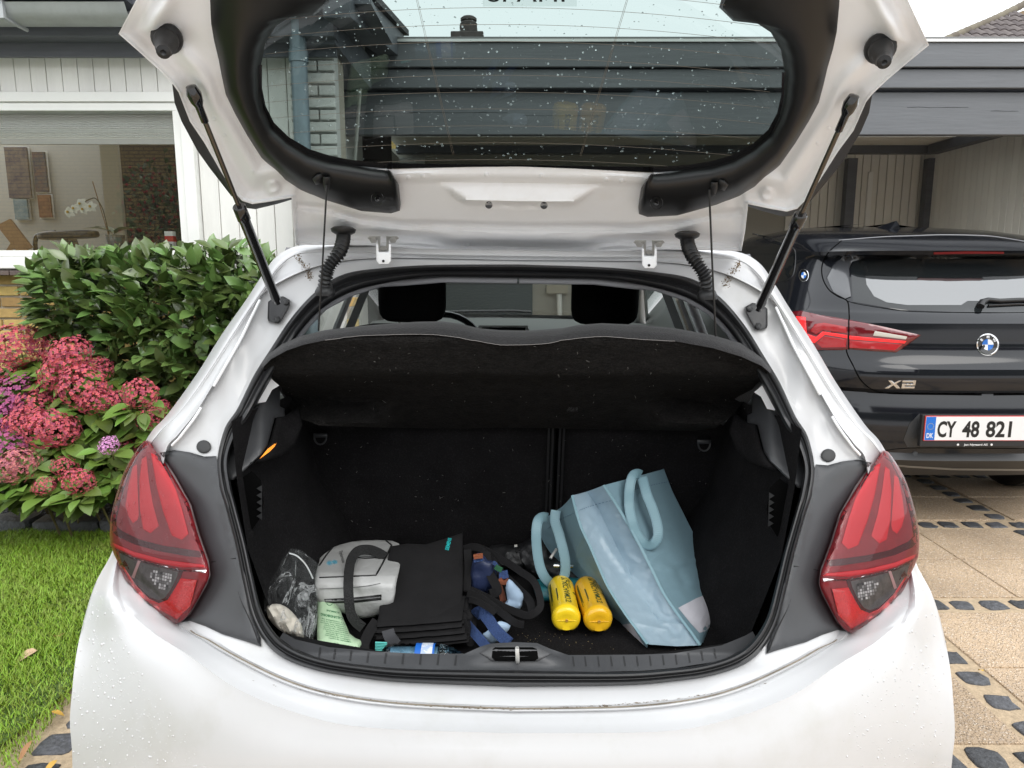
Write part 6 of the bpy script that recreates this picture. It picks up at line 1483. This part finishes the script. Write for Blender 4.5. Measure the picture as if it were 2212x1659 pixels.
# ---- silver cooler bag
SIL = mat('silver_nylon', (.45, .45, .44), rough=.45, metal=0, var=.09, vs_=9, bump=.5, bs=18, bd=.012); PIPE = mat('black_piping', (.008, .008, .008), rough=.5)
cb = T('cooler_bag', 'silver cooler bag with black webbing handle left of the black totes', 'cool bag', 760, 1330)
ctop = [(689,1215),(694,1200),(711,1185),(760,1170),(800,1167),(830,1167),(862,1174),(866,1210),(856,1260),(850,1300),(826,1325),(784,1336),(748,1327),(700,1310),(684,1290),(680,1250)]
def cby(x, y): return ramp(y, [(1165, 1.72), (1242, 1.45), (1262, 1.425), (1300, 1.42), (1340, 1.44)])
q = patch(ctop, lambda x, y: cat(x, y, cby(x, y)), 9, h=.012, r=14, skirt=.12, spl=2, relief=lambda x, y: .004 * noise.noise(Vector((x * .03, y * .03, 1))) + (.006 * (.3 - abs(noise.noise(Vector((x * .05, y * .03, 7))))) if y > 1245 else 0))
q.build('shell', SIL, cb, smooth=60); cbv = q.bvh(); oncb = safecast(cbv, .0012)
for L in ([(690,1248),(740,1246),(812,1243),(826,1218),(846,1178)], [(690,1222),(706,1198),(718,1184)], [(834,1168),(846,1178)]):
    MB().tube([safecast(cbv, .0)(x, y) for x, y in cr(L, 6) if 1] if len(L) < 4 else [safecast(cbv, .0)(*p) for p in lin(L, 6)], .0022, 6).build('piping', PIPE, cb, smooth=60)
MB().tube([oncb(x, y) for x, y in cr([(760,1200),(768,1190),(785,1184),(806,1184),(818,1192),(814,1203),(796,1207),(776,1205),(762,1200)], 4)], .0012, 5).build('printed_ring', PIPE, cb)
zp = MB().merge(patch([(700,1294),(760,1291),(824,1284),(824,1296),(770,1302),(704,1304)], oncb, 8)).build('zip_tape', PIPE, cb); MB().tube([safecast(cbv, .003)(x, y) for x, y in cr([(704,1299),(765,1296),(822,1290)], 8)], .0014, 5).build('zip', mat('zip_grey', (.12, .12, .12), rough=.4), cb)
MB().tube([oncb(x, y) for x, y in cr([(690,1272),(745,1270),(790,1266),(822,1260)], 8)], .0006, 4).build('seam', mat('seam_dark', (.10, .10, .10), rough=.8), cb)  # seam drawn as a thin dark grey line
pxtext('Taylormate', (732, 1190), (3.2, 11), (10.5, -2.2), oncb, bold=.01, width=27).build('printed_letters', PIPE, cb)
sf = MB()
for k in range(6):
    a = pi * k / 6
    for cx_, cy_, r_ in ((712, 1216, 7), (723, 1214, 6)): sf.tube([oncb(cx_ + r_ * cos(a), cy_ + r_ * .8 * sin(a)), oncb(cx_ - r_ * cos(a), cy_ - r_ * .8 * sin(a))], .0009, 4)
sf.build('snowflake_print', mat('ice_blue', (.12, .38, .50), rough=.5), cb)
hw_ = mat('black_webbing', (.014, .014, .014), rough=.85, bump=1, bs=260, bd=.004)
pxribbon(zt3([(1195,285),(1130,245),(1050,220),(960,230),(905,290),(880,380),(870,520),(875,650),(890,770),(930,850),(1000,910)]), [1.56,1.56,1.56,1.545,1.51,1.455,1.385,1.365,1.36,1.355,1.35], 21, 6, .0016).build('handle', hw_, cb, smooth=60)
# ---- clear plastic bag with a cream cloth inside
CLR = bpy.data.materials.new('clear_film'); CLR.use_nodes = True
def film(m):
    n = m.node_tree.nodes; l = m.node_tree.links; n.clear(); o = n.new('ShaderNodeOutputMaterial'); t = n.new('ShaderNodeBsdfTransparent'); t.inputs[0].default_value = (.96, .97, .97, 1)
    g = n.new('ShaderNodeBsdfPrincipled'); g.inputs['Base Color'].default_value = (.6, .62, .62, 1); g.inputs['Roughness'].default_value = .18
    tc = n.new('ShaderNodeTexCoord'); nz = n.new('ShaderNodeTexNoise'); nz.inputs['Scale'].default_value = 34; nz.inputs['Detail'].default_value = 6; nz.inputs['Distortion'].default_value = 2.2; l.new(tc.outputs['Object'], nz.inputs[0])
    bp_ = n.new('ShaderNodeBump'); bp_.inputs['Strength'].default_value = 1; bp_.inputs['Distance'].default_value = .035; l.new(nz.outputs[0], bp_.inputs['Height']); l.new(bp_.outputs[0], g.inputs['Normal'])
    n2 = n.new('ShaderNodeTexNoise'); n2.inputs['Scale'].default_value = 17; n2.inputs['Detail'].default_value = 5; n2.inputs['Distortion'].default_value = 1.6; mp = n.new('ShaderNodeMapping'); mp.inputs['Scale'].default_value = (1.6, 1, .55); l.new(tc.outputs['Object'], mp.inputs[0]); l.new(mp.outputs[0], n2.inputs[0])
    ad = n.new('ShaderNodeValToRGB'); e = ad.color_ramp.elements; e[0].position = .50; e[0].color = (.045, .045, .045, 1); e[1].position = .74; e[1].color = (.05, .05, .05, 1)  # whitish streaks painted in as highlights on the film's wrinkles
    for p_, v in ((.56, .10), (.595, .55), (.615, .60), (.65, .12)): q_ = e.new(p_); q_.color = (v, v, v, 1)
    l.new(n2.outputs[0], ad.inputs[0])
    mx = n.new('ShaderNodeMixShader'); l.new(ad.outputs[0], mx.inputs[0]); l.new(t.outputs[0], mx.inputs[1]); l.new(g.outputs[0], mx.inputs[2]); l.new(mx.outputs[0], o.inputs[0])
film(CLR)
pb2 = T('plastic_bag', 'clear plastic bag standing in the left corner of the boot', 'plastic bag', 640, 1370)
PBO = zt3([(360,205),(460,225),(600,340),(598,520),(600,700),(590,900),(560,1040),(480,1010),(330,960),(220,900),(130,760),(108,640),(160,520),(230,400),(300,290)])
q = patch(PBO, lambda x, y: cat(x, y, ramp(y, [(1180, 1.44), (1390, 1.30)])), 7, h=.03, r=30, relief=lambda x, y: .012 * (.3 - abs(noise.noise(Vector((x * .03, y * .018, 4))))) + .004 * noise.noise(Vector((x * .09, y * .09, 2))))
q.build('film_front', CLR, pb2, smooth=70)
patch(PBO, lambda x, y: cat(x, y, ramp(y, [(1180, 1.46), (1390, 1.40)])), 9, relief=lambda x, y: .01 * noise.noise(Vector((x * .04, y * .03, 9)))).build('film_back', CLR, pb2, smooth=70)
MB().tube([cat(x, y, 1.40 - .02) for x, y in cr([(625,1195),(643,1202),(662,1222),(676,1250)], 6)], .0016, 5).build('zip_strip', mat('strip_white', (.55, .57, .57), rough=.3), pb2, smooth=60)
CRM = mat('cream_cloth', (.68, .62, .54), rough=.85, bump=.5, bs=25, bd=.01, var=.08, vs_=15)
o = soft(zt3([(150,720),(200,700),(270,702),(340,740),(400,800),(450,870),(472,950),(470,1006),(380,985),(300,955),(225,900),(160,820)]), lambda x, y: ramp(y, [(1300, 1.37), (1385, 1.33)]), CRM, '', None, h=.02, r=16, skirt=.03, seed=12, wr_=.013, step=6).build('cream_cloth', CRM, org=catz(620, 1370, FZ), frame=MC, smooth=60)
tag(o, 'crumpled cream cloth inside the clear plastic bag', 'cloth')
# ---- roll of pale green waste bags with printed text
GRN = mat('pale_green_film', (.47, .64, .42), rough=.4, var=.07, vs_=15, bump=.5, bs=30, bd=.008, coat=.15); GINK = mat('green_ink', (.02, .16, .06), rough=.5)
gr = T('waste_bag_roll', 'roll of pale green printed waste bags beside the clear plastic bag', 'bag roll', 730, 1390)
GO_ = zt3([(600,650),(640,640),(690,640),(760,680),(800,760),(840,860),(880,960),(930,1000),(985,1020),(985,1060),(960,1105),(700,1072),(595,1045),(594,900),(598,760)])
def gy(x, y): return ramp(y, [(1290, 1.44), (1400, 1.29)])
q = patch(GO_, lambda x, y: cat(x, y, gy(x, y)), 7, h=.022, r=26, skirt=.04, relief=lambda x, y: .003 * noise.noise(Vector((x * .04, y * .15, 4))))
q.build('roll', GRN, gr, smooth=70); gb2 = safecast(q.bvh(), .0008); ink = MB()
def gtext(s_, x, y, w_, h_, bold=.0): ink.merge(pxtext(s_, (x, y), (-h_ * .8, -h_ * .16), (-h_ * .10, h_), gb2, bold=bold, width=w_))
gtext('KALUNDBORG', 742, 1334, 50, 7, .03); gtext('KOMMUNE', 733, 1322, 28, 5, .02)
for k, s_ in enumerate(['Til madaffald og', 'grovkoekkenrulle fra drue', 'madrester ikke flydende', 'spiserester og straalinger', 'blomster og ukrudt', 'papirservietter', 'koekkenrulle fra brug', 'vindruer og teposer', 'kaffefiltre og kaffegrums', 'aeggeskaller og noedder']):
    gtext(s_, 744 + k * 1.6, 1345 + k * 4.6, 50 + (k % 3) * 3, 3.4, .01)
gtext('madaffald', 772, 1399, 52, 9, .04)
for k in range(3): ink.tube([gb2(712 + 6 * cos(t) , 1303 + 5 * sin(t)) for t in [2 * pi * j / 10 for j in range(11)]], .0006, 4)
ink.build('printed_text', GINK, gr)
# ---- water bottle lying behind the sill, teal brush
WTR = sheet_glass('bottle_plastic', (.80, .90, .95), rough=.05, bump=.4, bs=60, ior=1.6)
wa = T('water_bottle', 'clear plastic water bottle with blue and white label behind the sill', 'bottle', 920, 1412)
a, b = cat(822, 1409, 1.285), cat(1012, 1424, 1.285); a.z = b.z = FZ + .031; L = (b - a).length
pr = [(0, .006), (.004, .02), (.012, .028)]
for k in range(14): pr.append((.02 + k * (L - .07) / 14, .030 if k % 2 else .0275))
pr += [(L - .04, .028), (L - .02, .018), (L - .01, .012), (L, .012)]
MB().lathe(a, b, pr, 24).build('shell', WTR, wa, smooth=60)
MB().lathe(a, b, [(.02, .024), (L - .06, .025)], 20).build('water', mat('bottle_inner', (.20, .33, .42), rough=.2, coat=.5, bump=.6, bs=70, var=.5, vs_=60), wa, smooth=60)
l0, l1 = L * .40, L * .62
MB().lathe(a, b, [(l0, .0306), (l1, .0306)], 24).build('label', mat('label_blue', (.02, .14, .55), rough=.35), wa, smooth=60)
MB().lathe(a, b, [(l0 + .012, .0311), (l1 - .004, .0311)], 24).build('label_white', mat('label_white', (.70, .74, .80), rough=.35, col2=(.45, .55, .75), c2s=60, c2t=(.5, .55)), wa, smooth=60)
tb = T('dish_brush', 'small pleated turquoise plastic piece at the left end of the water bottle', 'plastic piece', 823, 1405)
for k in range(6):
    y = 1389 + k * 3.3; MB().ribbon([cat(811, y, 1.31), cat(836, y + 1, 1.305)], [Vector((0, -.002, .0028))] * 2, .0012).build('pleat', mat('turquoise', (.10, .50, .45), rough=.4), tb)
# lint on the felt and carpet
ln = MB(); rq = random.Random(16)
for k in range(150):
    if k % 2: x, y = rq.uniform(690, 1540), rq.uniform(940, 1150); f = lambda u, v: cat(u, v, ramp(v, [(925, 1.73), (1160, 1.82)]) - .014)
    else: x, y = rq.uniform(620, 1610), rq.uniform(745, 915); f = lambda u, v: cat(u, v, shY(u, v) - .004)
    a = rq.uniform(0, 6); L_ = rq.uniform(1, 5) * (2 if rq.random() < .1 else 1); ln.tube([f(x, y), f(x + L_ * cos(a) * .5 + 1, y + L_ * sin(a) * .5), f(x + L_ * cos(a), y + L_ * sin(a))], rq.uniform(.00015, .00035), 3)
ln.v = [MC @ v for v in ln.v]; ln.build('lint', mat('lint_grey', (.30, .29, .27), rough=.9), kind='stuff', weld=False)
# crumbs on the carpet
cm = MB(); rq = random.Random(6)
for k in range(70):
    p = catz(rq.gauss(1190, 90), rq.gauss(1385, 18), FZ) + Vector((0, 0, .001)); s_ = rq.uniform(.0003, .0008)
    cm.add([p + Vector((s_ * cos(q), s_ * sin(q) * 1.6, 0)) for q in (0, 1.6, 3.1, 4.7)] + [p + Vector((0, 0, s_))], [(0, 1, 4), (1, 2, 4), (2, 3, 4), (3, 0, 4)])
cm.v = [MC @ v for v in cm.v]; o = cm.build('crumbs', mat('crumb', (.5, .38, .2), rough=.8), kind='stuff', weld=False)
# ================================================================== hedge and hydrangea
LEAFD = mat('laurel_leaf', (.115, .18, .048), rough=.30, spec=.7, rnd=.5, coat=.25); STEMM = mat('bark', (.09, .06, .04), rough=.9)
LEAFY = mat('hydrangea_leaf', (.115, .185, .030), rough=.45, rnd=.40, spec=.45, col2=(.27, .27, .05), c2s=5, c2t=(.52, .72))
def xform(src, p, ax_y, ax_z, s):
    y = ax_y.normalized(); x = y.cross(ax_z); x = x.normalized() if x.length > 1e-6 else y.orthogonal().normalized(); z = x.cross(y)
    M = Matrix((x, y, z)).transposed(); return [M @ (v * s) + p for v in src.v]
rl_ = random.Random(21)
def rv(r): return Vector((r.uniform(-1, 1), r.uniform(-1, 1), r.uniform(-1, 1)))
def leafset(kind, pts, base, parent, m, nparts, name, sname, smooth=60):
    """pts: (pos, dir, normal, scale); the nearest ones become parts"""
    pts = sorted(pts, key=lambda q: q[0].y)
    base_me = None
    stuff = MB()
    vis = pts[:]
    for i, (p, dy, dz, s) in enumerate(vis):
        vs = xform(kind, p, dy, dz, s)
        if i < nparts:
            o0 = None
            y = dy.normalized(); x = y.cross(dz).normalized(); z = x.cross(y); M = Matrix((x, y, z)).transposed().to_4x4()
            if base_me is None:
                q = MB(); q.v = list(kind.v); q.f = list(kind.f); q.mi = list(kind.mi)
                tmp = q.build(name, m, None, smooth=smooth, weld=False); base_me = tmp; o0 = tmp
            else: o0 = clone(base_me)
            o0.parent = parent; o0.matrix_local = Matrix.Translation(p - ORG[parent.name]) @ M @ Matrix.Scale(s, 4)
        else:
            stuff.add(vs, kind.f)
    if stuff.v: stuff.build(sname, m, parent, smooth=smooth, kind='stuff', weld=False)
HB_ = Vector((-2.35, 3.95, .03))
hedge = root('laurel_hedge', 'dense dark green laurel bush between the window and the white car', 'hedge', HB_)
HOUT = [(80,605),(125,572),(190,562),(280,556),(380,556),(440,552),(500,548),(560,562),(620,600),(640,700),(560,800),(480,870),(400,900),(330,860),(280,840),(230,790),(180,740),(125,740),(100,700),(80,650)]
def hin(x, y): return inside((x, y), HOUT)
lf = leaflet(.10, .024, .25, .22, 4); pts = []
tries = 0
while len(pts) < 2900 and tries < 60000:
    tries += 1
    x, y = rl_.uniform(40, 660), rl_.uniform(545, 930)
    if not hin(x, y): continue
    e = pdist((x, y), HOUT); dep = rl_.random() ** 1.4
    Y = 3.50 + .10 * noise.noise(Vector((x * .012, y * .012, 0))) + .20 * math.exp(-e / 25) + dep * .55
    p = at(x, y, Y)
    out = Vector((.25 * (x - 330) / 300, -1, .35 - (y - 700) / 500)); d = (out.normalized() + rv(rl_) * .9 + Vector((0, 0, .35))).normalized()
    nz_ = (Vector((0, -.5, .9)) + rv(rl_) * .6).normalized(); pts.append((p, d, nz_, rl_.uniform(.5, 1.4)))
for k in range(90):   # shoots along the top and the left
    x = rl_.uniform(60, 600); y = ramp(x, [(52, 605), (110, 570), (300, 556), (500, 548), (600, 575)]) + rl_.uniform(-14, 6); p = at(x, y, rl_.uniform(3.5, 3.9))
    pts.append((p, Vector((rl_.uniform(-1.1, 1.1), rl_.uniform(-.9, .3), rl_.uniform(.3, 1))), Vector((0, -.6, .8)) + rv(rl_) * .7, rl_.uniform(.7, 1.1)))
for k in range(60):
    y = rl_.uniform(590, 700); p = at(rl_.uniform(62, 105) + (y - 600) * .2, y, rl_.uniform(3.5, 3.8)); pts.append((p, Vector((-1, rl_.uniform(-.5, .2), rl_.uniform(-.3, .4))), Vector((0, -.4, 1)), rl_.uniform(.8, 1.2)))
leafset(lf, pts, HB_, hedge, LEAFD, 290, 'leaf', 'foliage')
for k in range(26):
    x = rl_.uniform(150, 560); a = at(x, 800, 3.9); a.z = .03; b = at(x + rl_.uniform(-50, 50), rl_.uniform(600, 700), 3.75); m_ = (a + b) / 2 + rv(rl_) * .05
    MB().tube([a, m_, b], [.010, .007, .003], 6).build('stem', STEMM, hedge)
# ---- hydrangea
YB_ = Vector((-2.4, 3.5, .03))
hy = root('hydrangea', 'hydrangea bush with pink and crimson flower heads left of the car', 'shrub', YB_)
heads = [(40,745,46,3.62,0),(100,748,34,3.70,0),(150,770,44,3.42,0),(135,800,44,3.40,0),(178,835,46,3.32,0),(115,845,32,3.45,0),(85,880,40,3.40,0),(40,855,44,3.5,2),(28,895,44,3.42,2),(60,905,38,3.36,0),(303,850,34,3.20,0),(250,870,30,3.34,0),(205,865,34,3.30,0),(48,918,34,3.28,0),(100,925,42,3.18,0),(130,932,36,3.20,0),(15,970,38,3.2,2),(38,1005,38,3.06,1),(140,1008,24,3.14,0),(235,962,20,3.12,3),(170,1040,30,3.02,0),(95,1050,20,3.04,0),(325,905,28,3.3,0),(285,965,24,3.3,0),(5,940,30,3.3,2),(345,880,20,3.4,0),(8,800,36,3.6,0),(210,800,30,3.5,0)]
cols = [(.50, .050, .10), (.47, .10, .14), (.36, .07, .19), (.66, .26, .52)]
FM = [mat('hydrangea_petal_' + 'abcd'[i], c, rough=.7, rnd=.35, col2=[(.38, .13, .13), (.44, .22, .18), (.27, .06, .17), (.60, .33, .58)][i], c2s=22, c2t=(.42, .68)) for i, c in enumerate(cols)]
pet = MB()
for k in range(4):
    a = pi / 2 * k; d = Vector((cos(a), sin(a), 0)); e = Vector((-sin(a), cos(a), 0))
    pet.add([Vector((0, 0, 0)), d * .55 + e * .42 + Vector((0, 0, .18)), d * 1.0 + Vector((0, 0, .12)), d * .55 - e * .42 + Vector((0, 0, .18))], [(0, 1, 2, 3)])
def headmesh(seed, n=210):
    r = random.Random(seed); q = MB()
    for i in range(n):
        z = 1 - 1.75 * (i + .5) / n; ph = i * 2.39996 + r.uniform(-.25, .25); rr_ = math.sqrt(max(0, 1 - z * z)); u = Vector((rr_ * cos(ph), rr_ * sin(ph), z)); lump = 1 + .20 * noise.noise(u * 2.2 + Vector((seed, 0, 0))) + r.uniform(-.08, .08)
        nn = (u + rv(r) * .35).normalized(); t = nn.orthogonal(); t.rotate(Matrix.Rotation(r.uniform(0, 6), 3, nn))
        q.add(xform(pet, u * lump, t, nn, r.uniform(.10, .155)), pet.f)
    return q
HM = [headmesh(s_) for s_ in (1, 2, 3)]; proto = {}
for i, (x, y, r_, Y, c) in enumerate(heads):
    p = at(x, y, Y); rad = r_ * (p - CAM).length / F * .90; key = (i % 3, c)
    if key not in proto:
        q = HM[i % 3]; o = MB(); o.v = list(q.v); o.f = list(q.f); o.mi = list(q.mi); proto[key] = o.build('flower_head', FM[c], None, smooth=None, weld=False); o = proto[key]
    else: o = clone(proto[key])
    o.parent = hy; tilt = Matrix.Rotation(rl_.uniform(.1, .7), 4, 'X') @ Matrix.Rotation(rl_.uniform(-.4, .4), 4, 'Y') @ Matrix.Rotation(rl_.uniform(0, 6), 4, 'Z')
    o.matrix_local = Matrix.Translation(p - YB_) @ tilt @ Matrix.Diagonal((rad, rad, rad * .80, 1))
    if c == 3: o['label'] = 'small lilac pink flower head'
    b = Vector((p.x * .9 - .25 + rl_.uniform(-.1, .1), p.y + .25, .03)); MB().tube([b, (b + p) / 2 + Vector((0, .02, .03)), p + Vector((0, .01, -rad * .2))], [.006, .004, .0035], 5).build('stem', mat('green_stem', (.16, .13, .06), rough=.7), hy)
hl = leaflet(.115, .036, .22, .30, 5); pts = []
for (x, y, r_, Y, c) in heads:     # a ruff of leaves under every head
    for k in range(15):
        a = rl_.uniform(0, 2 * pi); rr_ = r_ * rl_.uniform(.5, 1.25); yy = y + r_ * .55 + abs(sin(a)) * r_ * .75
        p = at(x + rr_ * cos(a), yy, Y + rl_.uniform(-.02, .14)); d = Vector((cos(a) * 1.2, -.7, rl_.uniform(-.6, .35))); pts.append((p, d, Vector((0, -.3, 1)) + rv(rl_) * .35, rl_.uniform(.55, 1.15)))
HYO = [(0,770),(120,770),(240,800),(330,850),(390,900),(390,960),(330,1000),(245,1060),(225,1088),(140,1080),(0,1085)]
c = 0
while c < 1200:
    x, y = rl_.uniform(-60, 395), rl_.uniform(780, 1090)
    if x > 0 and not inside((x, y), HYO): continue
    c += 1; Y = ramp(y, [(780, 3.60), (900, 3.35), (1085, 3.02)]) + rl_.random() * .35
    p = at(x, y, Y); p.z = max(p.z, .04); d = Vector((rl_.uniform(-1, 1), -.8, rl_.uniform(-.5, .5))); pts.append((p, d, Vector((0, -.35, 1)) + rv(rl_) * .4, rl_.uniform(.6, 1.15)))
leafset(hl, pts, YB_, hy, LEAFY, 280, 'leaf', 'foliage')
# berry shrub by the opposite house (mirrored in the window)
bs2 = root('berry_shrub', 'red berried shrub by the opposite house, mirrored in the window', 'shrub', (-7.4, -6.5, 0))
q = MB(); q2 = MB(); r5 = random.Random(5)
for k in range(1500):
    u = rv(r5); u = u.normalized() * r5.random() ** .4; p = Vector((-6.9 + u.x * 1.5, -6.5 + u.y * .8, 1.9 + u.z * 1.9)); q.add(xform(lf, p, rv(r5), Vector((0, 0, 1)) + rv(r5), 1.5), lf.f)
    if k % 3 == 0: q2.add([p + Vector(v) * .035 for v in ((1,0,0),(0,1,0),(-1,0,0),(0,-1,0),(0,0,1),(0,0,-1))], [(0,1,4),(1,2,4),(2,3,4),(3,0,4),(1,0,5),(2,1,5),(3,2,5),(0,3,5)])
q.build('foliage', LEAFD, bs2, kind='stuff', weld=False); q2.build('berries', mat('berry', (.5, .02, .03), rough=.4), bs2, kind='stuff', weld=False)
MB().tube([Vector((-6.9, -6.5, 0)), Vector((-6.9, -6.5, 2))], .05, 6).build('stem', STEMM, bs2)
